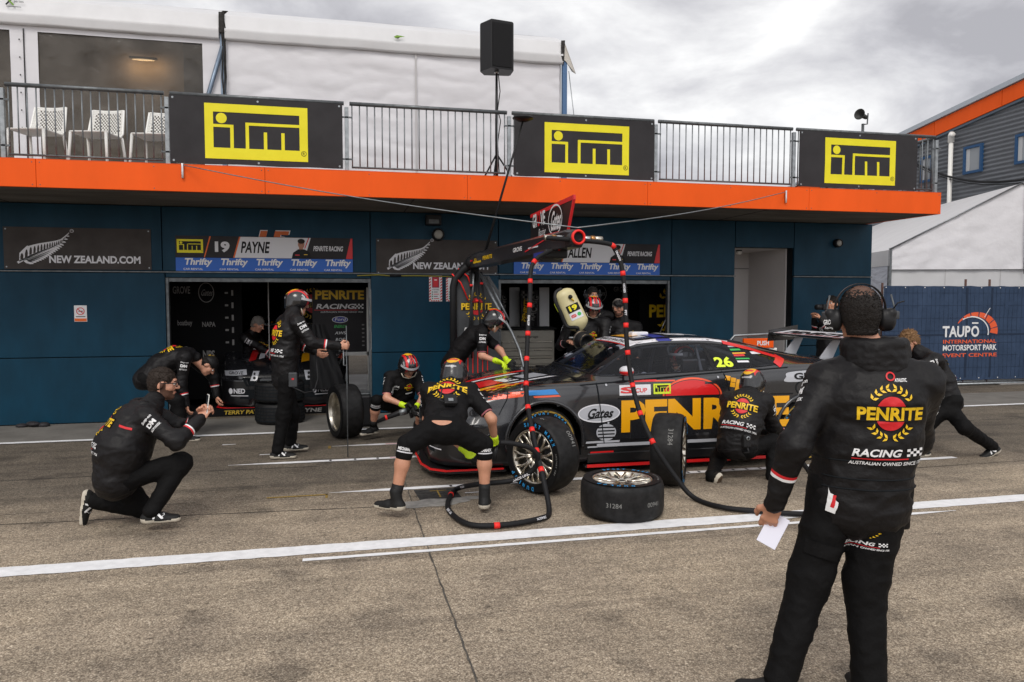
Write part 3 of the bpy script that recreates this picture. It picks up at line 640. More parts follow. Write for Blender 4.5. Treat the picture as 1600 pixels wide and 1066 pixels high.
# ------------------------------------------------------------------ rooftop chairs
def chair(x, y, rz, label, first=[]):
    if first:
        o = first[0].copy(); COL.objects.link(o); o.location = (x, y, 3.36); o.rotation_euler.z = rz; o['label'] = label
        for ch in first[0].children: c = ch.copy(); COL.objects.link(c); c.parent = o
        return
    o = thing('plastic_chair', (0, 0, 0), label, 'chair', 'white plastic chairs on the balcony')
    s_ = MB().use('plastic_white'); s_.box((-.225, -.22, .435), (.225, .22, .455), bev=.009); s_.build('seat', o)
    bk = MB().use('plastic_white', True); n, q = 22, 16; t = .012
    def P(u, v): return Vector(((-.215 + .43 * u) * (1 - .10 * v), .205 + .10 * v + .05 * (1 - (2 * u - 1) ** 2), .47 + .36 * v))
    for i in range(n):
        for j in range(q):
            hole = (i + j) % 2 == 0 and 2 <= i < n - 2 and 2 <= j < q - 2
            if hole: continue
            a, b_, c, d = P(i / n, j / q), P((i + 1) / n, j / q), P((i + 1) / n, (j + 1) / q), P(i / n, (j + 1) / q)
            bk.add([a, b_, c, d] + [p + Vector((0, t, 0)) for p in (a, b_, c, d)], [(0, 1, 2, 3), (7, 6, 5, 4), (0, 4, 5, 1), (1, 5, 6, 2), (2, 6, 7, 3), (3, 7, 4, 0)])
    for sx in (-1, 1): bk.tube([(sx * .215, .18, .455), (sx * .222, .215, .50), (sx * .20, .30, .82)], .013, 8)
    bk.build('backrest', o)
    for sx in (-1, 1):
        MB().use('plastic_white', True).tube([(sx * .215, -.20, .44), (sx * .24, -.235, 0)], [.019, .015], 10).build('leg', o)
        MB().use('plastic_white', True).tube([(sx * .215, .20, .44), (sx * .24, .27, 0)], [.019, .015], 10).build('leg', o)
        MB().use('plastic_white', True).tube([(sx * .238, -.20, .60), (sx * .245, .10, .62), (sx * .225, .23, .64)], .012, 8).build('armrest', o) if False else None
    o.location = (x, y, 3.36); o.rotation_euler.z = rz; first.append(o)
chair(-3.60, 10.55, R(-14), 'white plastic chair leftmost of the three on the balcony')
chair(-2.92, 10.55, R(-12), 'white plastic chair in the middle of the three on the balcony')
chair(-2.22, 10.52, R(-10), 'white plastic chair beside the leftmost black banner')
b = MB().use('plastic_black'); b.box((-2.9, 11.5, 3.38), (-2.2, 11.9, 3.72), bev=.08); b.use('tent_post').box((-3.0, 11.35, 3.37), (-2.1, 11.4, 3.55)); tag(b.build('equipment_case'), 'dark equipment case on the deck behind the white chairs', 'case')

# ------------------------------------------------------------------ roof-deck marquee
tn = thing('marquee', (-1, 12.3, 3.36), 'large white rooftop marquee with dark vinyl window and dirty valance', 'marquee')
YT = 12.3; ZE0, ZE1 = 5.66, 6.05
def cloth(x0, x1, z0, z1, y, nx, nz, amp, sc, m, mb, back=.012, edge=0):
    V = []; F = []
    for j in range(nz + 1):
        for i in range(nx + 1):
            x = x0 + (x1 - x0) * i / nx; z = z0 + (z1 - z0) * j / nz
            d = amp * (.7 * noise.noise(Vector((x * sc * .6, z * sc, y))) + .9 * (.3 - abs(noise.noise(Vector((x * sc * .9 + .5 * z, z * sc * 2.2, y + 4)))) ** .8) + .35 * (.3 - abs(noise.noise(Vector((x * sc * 2.3 - z, z * sc * 3.6 + x, y + 9))))))
            V.append((x, y + d, z + edge * noise.noise(Vector((x * 2.2, j, 2))) * (j == 0)))
    F = [(j * (nx + 1) + i, j * (nx + 1) + i + 1, (j + 1) * (nx + 1) + i + 1, (j + 1) * (nx + 1) + i) for j in range(nz) for i in range(nx)]
    mb.use(m, True).add(V, F)
w_ = MB(); cloth(-1.60, 3.70, 3.38, 5.95, YT + .06, 150, 74, .030, 1.7, 'pvc', w_); w_.smooth = False
w_.use(M.setdefault('seam', mat('sheet_seam', S(178, 176, 176), .6))).box((1.27, YT + .030, 3.38), (1.30, YT + .04, 5.9)); w_.build('side_sheet', tn)
# window bay: sheet borders round the dark vinyl panes
wb = MB(); 
for (x0, x1, z0, z1) in ((-1.93, -1.66, 3.38, 5.95), (-4.52, -4.16, 3.38, 5.95), (-4.16, -1.93, 5.59, 5.95), (-7.4, -4.52, 5.59, 5.95)): cloth(x0, x1, z0, z1, YT + .06, max(4, int((x1 - x0) * 20)), 40, .014, 1.6, 'pvc', wb)
wb.smooth = False; wb.use('plastic_black').box((-4.345, YT + .045, 3.4), (-4.33, YT + .05, 5.62))
for z in (4.2, 4.45, 4.7, 4.95, 5.2, 5.45): wb.use('joint').box((-4.40, YT + .038, z), (-4.385, YT + .044, z + .02))
wb.build('side_sheet', tn)
def vinyl():
    m = bpy.data.materials.new('tinted_vinyl'); m.use_nodes = True; N = m.node_tree.nodes; L = m.node_tree.links; p = N['Principled BSDF']
    p.inputs['Base Color'].default_value = (.12, .105, .085, 1); p.inputs['Roughness'].default_value = .22
    t = N.new('ShaderNodeBsdfTransparent'); t.inputs[0].default_value = (.75, .72, .66, 1); mx = N.new('ShaderNodeMixShader'); mx.inputs[0].default_value = .55
    tc = N.new('ShaderNodeTexCoord'); n = N.new('ShaderNodeTexNoise'); n.inputs['Scale'].default_value = 2.2; n.inputs['Detail'].default_value = 4; L.new(tc.outputs['Object'], n.inputs['Vector'])
    b = N.new('ShaderNodeBump'); b.inputs['Strength'].default_value = .9; b.inputs['Distance'].default_value = .08; L.new(n.outputs[0], b.inputs['Height']); L.new(b.outputs[0], p.inputs['Normal'])
    cr = N.new('ShaderNodeValToRGB'); L.new(n.outputs[0], cr.inputs[0]); cr.color_ramp.elements[0].position = .3; cr.color_ramp.elements[0].color = (.085, .075, .062, 1); cr.color_ramp.elements[1].position = .72; cr.color_ramp.elements[1].color = (.21, .19, .165, 1); L.new(cr.outputs[0], p.inputs['Base Color'])
    L.new(p.outputs[0], mx.inputs[1]); L.new(t.outputs[0], mx.inputs[2]); L.new(mx.outputs[0], N['Material Output'].inputs[0]); return m
M['vinyl'] = vinyl()
ip = MB().use(M.setdefault('inner_navy', mat('inner_navy', (.03, .04, .07), .6))); ip.box((-2.35, YT + .9, 4.7), (-1.85, YT + .95, 5.9)); ip.use(M.setdefault('inner_brown', mat('inner_brown', (.10, .075, .05), .7))).box((-7, YT + 4.5, 3.4), (3, YT + 4.6, 4.1)); ip.use('void').box((-4.3, YT + 1.2, 3.4), (-2.3, YT + 1.7, 3.95), bev=.08); ip.build('inner_partition', tn)
for (x0, x1) in ((-4.17, -1.92), (-7.4, -4.51)):
    v_ = MB(); cloth(x0, x1, 3.38, 5.60, YT + .075, 30, 30, .012, 1.1, 'vinyl', v_); v_.build('window_pane', tn)
va = MB()
for (x0, x1) in ((-7.6, -1.685), (-1.60, 3.74)):
    n = int((x1 - x0) / .08); V = []; F = []
    prof = [(.045, 0), (.0, .005), (-.012, .03), (-.008, .12), (-.02, .15), (.0, .17), (.02, .36), (.06, .39), (.5, .60)]
    for i in range(n + 1):
        x = x0 + (x1 - x0) * i / n; e = .012 * noise.noise(Vector((x * 1.4, 0, 3)))
        for (dy, dz) in prof: V.append((x, YT + dy + .006 * noise.noise(Vector((x * 2.3, dz * 9, 4))), ZE0 + dz + e * (1 if dz < .2 else .4)))
    q = len(prof); F = [(i * q + j, (i + 1) * q + j, (i + 1) * q + j + 1, i * q + j + 1) for i in range(n) for j in range(q - 1)]
    va.use('pvc_plain', True).add(V, F)
va.smooth = False; va.build('valance', tn)
rf = MB().use('pvc_plain'); rf.add([(-7.6, YT + .5, ZE0 + .60), (3.74, YT + .5, ZE0 + .60), (3.74, YT + 3.4, 7.0), (-7.6, YT + 3.4, 7.0)], [(0, 1, 2, 3)]); rf.add([(-7.6, YT + 6.8, ZE0 + .4), (3.74, YT + 6.8, ZE0 + .4), (3.74, YT + 3.4, 7.0), (-7.6, YT + 3.4, 7.0)], [(3, 2, 1, 0)])
rf.add([(3.72, YT + .07, 3.38), (3.72, YT + 6.8, 3.38), (3.72, YT + 6.8, 6.0), (3.72, YT + 3.4, 6.95), (3.72, YT + .07, 5.98)], [(0, 1, 2, 3, 4)]); rf.add([(-7.6, YT + 6.8, 3.38), (3.72, YT + 6.8, 3.38), (3.72, YT + 6.8, 6.0), (-7.6, YT + 6.8, 6.0)], [(0, 1, 2, 3)]); rf.build('roof_sheet', tn)
fp = MB().use(M.setdefault('flap', mat('canvas_flap', S(190, 186, 178), .7))); fp.add([(3.76, YT - .0, 6.03), (3.95, YT - .05, 5.5), (3.90, YT + .02, 5.56), (3.80, YT, 5.70), (3.72, YT, 5.76)], [(0, 1, 2, 3, 4)]); fp.add([(3.76, YT + .012, 6.03), (3.95, YT - .04, 5.5), (3.90, YT + .032, 5.56), (3.80, YT + .012, 5.70), (3.72, YT + .012, 5.76)], [(4, 3, 2, 1, 0)])
fp.use('joint').add([(3.70, YT - .012, 6.04), (3.77, YT - .012, 6.05), (3.75, YT - .012, 5.62), (3.70, YT - .012, 5.80)], [(3, 2, 1, 0)]); fp.build('loose_flap', tn)
pm = M.setdefault('post_blue', mat('blue_post', S(74, 104, 140), .45, .3))
MB().use(pm).box((3.74, YT + .02, 3.37), (3.82, YT + .10, 5.75), bev=.006).build('post', tn)
MB().use('galv', True).tube([(3.84, YT, 5.55), (3.98, YT - .1, 4.2)], .007, 6).build('strap', tn)
MB().use('tent_post').box((-1.675, YT + .03, 3.37), (-1.61, YT + .10, 6.0), bev=.006).build('post', tn)
MB().use('tent_post', True).tube([(-1.64, YT + .015, 5.55), (-2.05, YT + .01, 4.15)], .033, 4).build('brace', tn)
cd = MB().use('joint', True)
for k in range(3):
    cd.tube([(-1.66 + .02 * k, YT - .005, 6.02)] + [(-1.64 + .025 * k + .03 * noise.noise(Vector((z * 3, k * 5, 0))), YT + .0, z) for z in (5.8, 5.6, 5.45, 5.3, 5.1, 4.9, 4.6, 4.3)], .011 - .002 * k, 6)
cd.box((-1.68, YT - .02, 5.75), (-1.60, YT + .01, 6.06), bev=.01); cd.build('loose_cables', tn)
lg = MB(); a = Art(); a.line([(0, 0), (.09, .10)], .022, 'black'); a.line([(0, .10), (.09, 0)], .022, M.setdefault('xgreen', mat('green_print', S(110, 150, 40), .5)), 1); a.text('series', .10, .035, .035, 'black', lay=1); a.rect(0, -.03, .19, -.022, 'black', 1); lg.art(a, (-4.52, YT - .015, 5.92), XU, ZU, off=.004); lg.build('logo_patch', tn)
lp = MB(); a = Art(); a.poly([(0, .02), (.05, .05), (.12, .045), (.18, .035), (.1, .02), (.04, 0)], M['xgreen']); a.poly([(.02, .005), (.1, .02), (.07, -.005)], 'black', 1); lp.art(a, (.93, YT - .030, 5.86), XU, ZU, off=.006); lp.build('logo_patch', tn)
lm = thing('ceiling_lamp', (-2.9, 13.0, 5.55), 'small warm lamp glowing behind the dark marquee window', 'lamp')
MB().use(mat('lamp_glow', (1, .8, .55), .4, emit=((1, .72, .42), 1.3)), True).ball((-2.9, 13.0, 5.475), (.17, .03, .012)).build('bulb', lm); MB().use('plastic_black').box((-3.1, 12.97, 5.49), (-2.7, 13.03, 5.515)).build('housing', lm)
pl_ = bpy.data.lights.new('lamp_light', 'AREA'); pl_.shape = 'RECTANGLE'; pl_.size = .5; pl_.size_y = .05; pl_.energy = 5; pl_.color = (1, .70, .42); plo = bpy.data.objects.new('lamp_light', pl_); COL.objects.link(plo); plo.location = (-2.9, 13.0, 5.46); plo.rotation_euler = (R(62), 0, 0)
MB().use(M.setdefault('glow_sheet', mat('brown_glow_catcher', (.16, .13, .10), .7, var=(2, .8, 1.15)))).box((-7.3, 13.22, 3.4), (-1.75, 13.26, 6.0)).build('glow_catcher', tn)  # sheet added behind the lamp to catch its glow, seen through the vinyl

# ------------------------------------------------------------------ loudspeakers
ss = thing('speaker_stand', (2.13, 10.35, 3.36), 'black tripod pole carrying the loudspeaker in front of the tent', 'speaker stand')
MB().use('plastic_black', True).tube([(2.19, 10.35, 3.37), (2.19, 10.35, 4.2), (2.19, 10.35, 4.86)], [.022, .022, .016], 10).build('pole', ss)
for k in range(3):
    an = R(90 + 120 * k); MB().use('plastic_black', True).tube([(2.19, 10.35, 3.75), (2.19 + .25 * math.cos(an), 10.35 + .25 * math.sin(an), 3.375)], .012, 8).build('leg', ss)
MB().use('plastic_black', True).tube([(2.21, 10.33, 4.84), (2.235, 10.33, 4.6), (2.20, 10.33, 4.35), (2.24, 10.32, 4.2), (2.20, 10.33, 3.9), (2.22, 10.33, 3.5)], .007, 6).build('cable', ss)
sp = thing('loudspeaker', (2.19, 10.35, 4.87), 'big black loudspeaker cabinet on the pole above the balcony', 'loudspeaker')
b = MB().use('plastic_black'); T = Matrix.Translation((2.19, 10.35, 4.87)) @ Matrix.Rotation(R(-4), 4, 'Z')
pr = [(-.225, .03), (-.10, -.17), (-.085, -.175), (.205, -.10), (.225, -.08), (.215, .14), (.19, .17), (-.15, .19)]
b.prism([T @ Vector((x, y, 0)) for x, y in pr], (0, 0, .64)); b.prism([T @ Vector((x * .97, y * .97, .64)) for x, y in pr], (0, 0, .012)); b.build('cabinet', sp)
b = MB().use(mat('speaker_grille', (.007, .007, .008), .7, bump=(200, .8, .004))); b.prism([T @ Vector((x, y, .03)) for x, y in ((-.075, -.184), (.195, -.115), (.195, -.100), (-.075, -.168))], (0, 0, .58)); b.build('grille', sp)
MB().use('steel', True).lathe([(.0, 0), (.03, 0), (.03, -.02), (.0, -.02)], T, 14).build('pole_socket', sp)
hn = thing('horn_speaker', (8.2, 10.6, 3.36), 'small dark horn loudspeaker on a thin pole against the sky', 'loudspeaker')
MB().use('galv_dark', True).tube([(8.22, 10.6, 3.37), (8.22, 10.6, 4.53)], .022, 8).build('pole', hn)
T = Matrix.Translation((8.17, 10.56, 4.65)) @ Matrix.Rotation(R(82), 4, 'X') @ Matrix.Rotation(R(-62), 4, 'Y') @ Matrix.Scale(.72, 4)
MB().use(mat('horn_grey', (.045, .047, .045), .5), True).lathe([(0, -.2), (.045, -.2), (.05, -.1), (.03, -.06), (.05, 0), (.115, .12), (.12, .125), (.10, .11), (.03, .0), (0, 0)], T, 22).build('horn', hn)
MB().use('galv_dark', True).tube([(8.22, 10.6, 4.52), (8.30, 10.6, 4.53), (8.31, 10.6, 4.70)], .012, 6).build('bracket', hn)

# ------------------------------------------------------------------ right: clad building, marquee, fence
cb = thing('clad_building', (17, 17.5, 0), 'grey corrugated metal building with orange verge behind right marquee', 'building')
b = MB().use('corrug', True); V = []; F = []; y0, y1 = 8.0, 30.0
for k in range(0, 181):
    z = 3.0 + k * .028; d = .022 * math.cos(2 * math.pi * k / 4)
    V += [(17.0 + d, y0, z), (17.0 + d, y1, z)]
ztop = lambda y: 6.74 + (19.9 - y) * .1365 - .42
V2 = []
for p in V:
    V2.append(p)
for k in range(180):
    F.append((2 * k, 2 * k + 2, 2 * k + 3, 2 * k + 1))
# clip to the sloping verge by splitting in Y strips
V3 = []; F3 = []; ys = [8, 10, 12, 14, 15, 16, 17, 18, 19, 20, 21, 22, 24, 27, 30]
for k in range(0, 222):
    for y in ys: V3.append((17.0 + .022 * math.cos(math.pi * k / 2), y, min(2.2 + k * .029, ztop(y))))
ny = len(ys)
for k in range(221):
    for j in range(ny - 1): F3.append((k * ny + j, (k + 1) * ny + j, (k + 1) * ny + j + 1, k * ny + j + 1))
b.add(V3, F3); b.smooth = False; b.use('corrug').box((17.03, 8, 0), (17.3, 30, 2.2)); b.build('wall', cb)
b = MB(); zt = lambda y: 6.70 + (19.9 - y) * .1365
js = [30, 23.4, 21.0, 18.72, 16.46, 14.2, 11.9, 9.7, 8]
for a_, c_ in zip(js[:-1], js[1:]):
    a2, c2 = a_ - .008, c_ + .008; b.use('orange').prism([(16.90, a2, zt(a2) - .02), (16.90, c2, zt(c2) - .02), (16.90, c2, zt(c2) - .43), (16.90, a2, zt(a2) - .43)], (.06, 0, 0))
b.build('verge_panel', cb)
b = MB().use(M.setdefault('flash_grey', mat('pale_flashing', (.42, .46, .50), .4, .3))); b.prism([(16.84, 30, zt(30)), (16.84, 8, zt(8)), (16.84, 8, zt(8) + .13), (16.84, 30, zt(30) + .13)], (.2, 0, 0)); b.prism([(17.04, 30, zt(30) + .03), (17.04, 8, zt(8) + .03), (17.04, 8, zt(8) + .1), (17.04, 30, zt(30) + .1)], (9, 0, 0)); b.build('roof', cb)
b = MB().use(M.setdefault('slate_flash', mat('slate_flashing', (.12, .16, .20), .45))); b.prism([(16.93, 30, zt(30) - .44), (16.93, 8, zt(8) - .44), (16.93, 8, zt(8) - .50), (16.93, 30, zt(30) - .50)], (.1, 0, 0)); b.build('flashing', cb)
for (ya, yb) in ((17.69, 17.07), (16.06, 15.44), (19.27, 18.80)):
    fr = MB().use('blue_frame'); z0, z1 = 5.16, 5.915
    for (p, q) in (((16.93, yb, z0), (17.0, yb + .07, z1)), ((16.93, ya - .07, z0), (17.0, ya, z1)), ((16.93, yb + .07, z0), (17.0, ya - .07, z0 + .07)), ((16.93, yb + .07, z1 - .07), (17.0, ya - .07, z1))): fr.box(p, q)
    f_ = fr.build('window', cb); gl = MB().use('glass_grey'); gl.box((16.965, yb + .072, z0 + .072), (16.975, ya - .072, z1 - .072)); gl.use(M.setdefault('blind', mat('window_blind', (.45, .46, .47), .5))).box((16.96, ya - .2, z0 + .08), (16.964, ya - .08, z1 - .08)); gl.build('pane', f_)
MB().use('plastic_white', True).tube([(16.86, 18.05, 2.5), (16.86, 18.05, 6.2)], .06, 12).tube([(16.86, 18.05, 6.12), (16.86, 18.05, 6.30), (16.82, 17.98, 6.33)], .085, 12).build('vent_pipe', cb)
b = MB().use('plastic_black', True); P = [(16.9, 19.6, 5.86)] + [(16.9 - .1 * math.sin(math.pi * t), 19.6 - 4.6 * t, 5.86 - 1.15 * t - .35 * math.sin(math.pi * t)) for t in (.1, .2, .3, .4, .5, .6, .7, .8, .9, 1.0)]; b.tube(P, .03, 8); b.tube([(p[0], p[1], p[2] - .07) for p in P], .012, 6); b.build('cable', cb)

P1 = Vector((13.899, 14.5, 0)); D1 = Vector((math.cos(R(-18.5)), math.sin(R(-18.5)), 0)); B1 = Vector((-D1.y, D1.x, 0))
mq = thing('event_tent', (P1.x, P1.y, 0), 'small white gabled marquee behind the navy fence on the right', 'marquee')
def T1(s_, z, d=0): return P1 + D1 * s_ + B1 * d + Vector((0, 0, z))
hs = 2.80
def gable_z(s_): return 2.87 + (1.46) * (1 - abs(s_ - 1.27) / 2.79)
V = []; F = []; n = 60; q = 24
for i in range(n + 1):
    s_ = -1.52 + 5.58 * i / n; zt_ = gable_z(s_)
    for j in range(q + 1): 
        z = 2.41 + (zt_ - 2.41) * j / q; V.append(T1(s_, z, .025 * noise.noise(Vector((s_ * 2.4, z * 2.4, 1))) + .012 * noise.noise(Vector((s_ * 6, z * 6, 4)))))
F = [(i * (q + 1) + j, (i + 1) * (q + 1) + j, (i + 1) * (q + 1) + j + 1, i * (q + 1) + j + 1) for i in range(n) for j in range(q)]
MB().use('pvc_wrinkle', True).add(V, F).build('gable_sheet', mq)
b = MB().use('pvc_plain'); b.add([T1(-1.50, 0, .06), T1(4.06, 0, .06), T1(4.06, 2.5, .06), T1(-1.50, 2.5, .06)], [(0, 1, 2, 3)]); b.use(M['seam'])
for s_ in (-.3, .9, 2.2): b.add([T1(s_, 1.5, .05), T1(s_ + .012, 1.5, .05), T1(s_ + .012, 2.41, .05), T1(s_, 2.41, .05)], [(0, 1, 2, 3)])
b.build('end_wall', mq)
b = MB().use('pvc_plain'); b.add([T1(-1.56, 2.86, -.03), T1(1.27, 4.34, -.03), T1(1.27, 4.34, 8), T1(-1.56, 2.86, 8)], [(0, 1, 2, 3)]); b.add([T1(4.1, 2.86, -.03), T1(1.27, 4.34, -.03), T1(1.27, 4.34, 8), T1(4.1, 2.86, 8)], [(3, 2, 1, 0)])
b.add([T1(-1.56, 2.86, -.03), T1(-1.56, 2.5, -.03), T1(-1.56, 2.5, 8), T1(-1.56, 2.86, 8)], [(0, 1, 2, 3)]); b.build('roof_sheet', mq)
b = MB().use(M.setdefault('grey_sheet', mat('grey_pvc', S(190, 194, 204), .55, bump=(2.5, .6, .05, (1, 1, 3))))); b.add([T1(-1.55, 0, .1), T1(-1.55, 0, 8), T1(-1.55, 2.6, 8), T1(-1.55, 2.6, .1)], [(0, 1, 2, 3)]); b.build('side_sheet', mq)
MB().use('galv').box((0, 0, 0), (.05, .05, 2.9), T=Matrix.Translation(T1(-1.55, 0, -.03))).build('leg', mq); MB().use('galv', True).tube([T1(-1.56, 2.88, -.04), T1(1.27, 4.35, -.04)], .016, 8).tube([T1(1.27, 4.35, -.04), T1(4.1, 2.88, -.04)], .016, 8).build('gable_edge', mq)
MB().use('galv', True).tube([T1(1.33, 4.25, -.05), T1(1.36, 2.3, -.05)], .012, 6).build('tie_strap', mq)

fc = thing('mesh_fence', (12, 12.65, 0), 'temporary steel fence covered with navy scrim beside the pit building', 'fence')
sc_ = MB(); V = []; F = []; x0, x1, n, q = 10.36, 16.4, 120, 34
for i in range(n + 1):
    for j in range(q + 1):
        x = x0 + (x1 - x0) * i / n; z = .10 + 1.89 * j / q; V.append((x, 12.65 + .022 * noise.noise(Vector((x * 1.8, z * 1.2, 0))) + .010 * noise.noise(Vector((x * 6, z * 4, 2))) - .015, z + (.012 * noise.noise(Vector((x * 4, 0, 3))) if j in (0, q) else 0)))
F = [(i * (q + 1) + j, (i + 1) * (q + 1) + j, (i + 1) * (q + 1) + j + 1, i * (q + 1) + j + 1) for i in range(n) for j in range(q)]
sc_.use('fence_cloth', True).add(V, F); sc_.smooth = False; bv = BVHTree.FromPolygons([Vector(p) for p in V], F); a = Art()
for k in range(58): a.rect(.05 + k * .104, .03, .056 + k * .104, 1.86, 'fence_line', 0)
for k in range(7): a.rect(.02, .25 + k * .25, 6.0, .256 + k * .25, 'fence_line', 0)
a.rect(.0, .90, 6.0, .935, 'fence_line', 0); a.rect(1.93, .05, 1.98, 1.86, 'fence_line', 0); a.rect(2.52, .05, 2.57, 1.86, 'fence_line', 0)
sc_.art(a, (x0, 12.6, .1), XU, ZU, bvh=bv, off=.003, maxe=.25)
a = Art(); a.text('TAUP', .0, .0, .225, 'white', w=.66, bold=.03, lay=1); a.text('O', .68, .0, .225, 'white', w=.20, bold=.03, lay=1); a.rect(.70, .265, .86, .295, 'white', 1)
og = M.setdefault('logo_orange', mat('logo_orange', S(224, 92, 50), .6))
for k in range(7):
    a0, a1 = 155 - k * 24, 155 - (k + 1) * 24 + 3; t0 = .02 + .025 * k; t1 = .02 + .025 * (k + 1); V = []; 
    for s2, (aa, tt) in enumerate(((a0, t0), ((a0 + a1) / 2, (t0 + t1) / 2), (a1, t1))): V.append((.82 + .52 * math.cos(R(aa)), .12 + .38 * math.sin(R(aa))))
    for s2, (aa, tt) in enumerate(((a1, t1), ((a0 + a1) / 2, (t0 + t1) / 2), (a0, t0))): V.append((.82 + (.52 - tt) * math.cos(R(aa)), .12 + (.38 - tt) * math.sin(R(aa))))
    a.poly(V, og, 1)
a.ring(.70, .10, .42, .32, .025, 'white', 1, a0=-12, a1=125); a.line([(1.0, .40), (1.12, .58)], .014, 'white', 2)
for k, (t, zz, m_, ww) in enumerate((('INTERNATIONAL', -.125, og, 1.30), ('MOTORSPORT PARK', -.27, 'white', 1.30), ('EVENT CENTRE', -.40, og, 1.30))): a.text(t, .02, zz, .115 if k == 1 else .075, m_, w=ww, bold=.025 if k == 1 else .02, lay=1)
sc_.art(a, (11.74, 12.6, .97), XU, ZU, bvh=bv, off=.005, maxe=.2)
for k in range(13):
    e = Art(); e.ell(0, 0, .012, .012, 'white', n=8); sc_.art(e, (10.4 + k * .45, 12.58, 1.96), XU, ZU, bvh=bv, off=.006); sc_.art(e, (10.4 + k * .45, 12.58, .14), XU, ZU, bvh=bv, off=.006)
sc_.build('scrim', fc)
for x in (10.38, 12.32, 12.9, 14.9): MB().use(M.setdefault('rusty', mat('rusty_post', (.10, .055, .045), .7)), True).tube([(x, 12.70, 0), (x, 12.70, 2.05 if x in (10.38, 14.9) else 2.13)], .022, 8).build('post', fc)
MB().use('galv', True).tube([(10.38, 12.70, 1.97), (16.4, 12.70, 1.97)], .018, 8).tube([(10.38, 12.70, .06), (16.4, 12.70, .06)], .018, 8).tube([(11.2, 12.55, .035), (16.4, 12.45, .035)], .025, 8).build('rail', fc)
for x in (10.5, 13.0): MB().use(M.setdefault('foot_grey', mat('concrete_foot', (.25, .24, .23), .9))).box((x, 12.45, .0), (x + .7, 12.95, .03), bev=.01).build('foot', fc)
# push barrier sign
pu = thing('push_sign', (5.8, 9.6, 0), 'orange PUSH sign on a white barrier behind the race car', 'sign')
b = MB(); b.use('orange').box((5.59, 9.58, 1.045), (6.06, 9.62, 1.18), bev=.004); a = Art(); a.text('PUSH', .30, .035, .066, 'white', w=.185, bold=.03, al='c'); b.art(a, (5.59, 9.579, 1.045), XU, ZU); b.build('sign_board', pu)
b = MB().use('galv', True); b.tube([(5.42, 9.65, 0), (5.42, 9.65, 1.16), (5.48, 9.65, 1.22), (6.05, 9.65, 1.24), (6.3, 9.65, 1.22), (6.3, 9.65, 0)], .018, 8); b.build('frame', pu)
b = MB().use('plastic_white')
for k in range(6): b.box((5.66 + k * .085, 9.60, .5), (5.70 + k * .085, 9.62, 1.04))
b.box((5.60, 9.595, .93), (6.12, 9.60, 1.03)); b.build('slat_panel', pu)
# world behind the open back door of the first garage
b = MB().use('grey_wall'); b.box((-6, 26, 0), (8, 26.3, 2.2)); b.use(M.setdefault('beige', mat('beige_boards', (.42, .36, .27), .7))).box((-6, 25.9, .75), (8, 25.99, 1.5)); tag(b.build('rear_wall'), 'pale wall seen through the back door of first garage', 'wall')

b = MB().use('banner_black', True)
for k in range(4): b.ball((-4.18 + .08 * k + .03 * (k % 2), 11.36 + .04 * math.sin(k * 2), .025 + .01 * (k % 3)), (.08, .06, .03 + .01 * (k % 2)), seg=12, rings=7)
tag(b.build('crumpled_cloth'), 'crumpled black cloth on the ground at the foot of left blue wall', 'cloth')
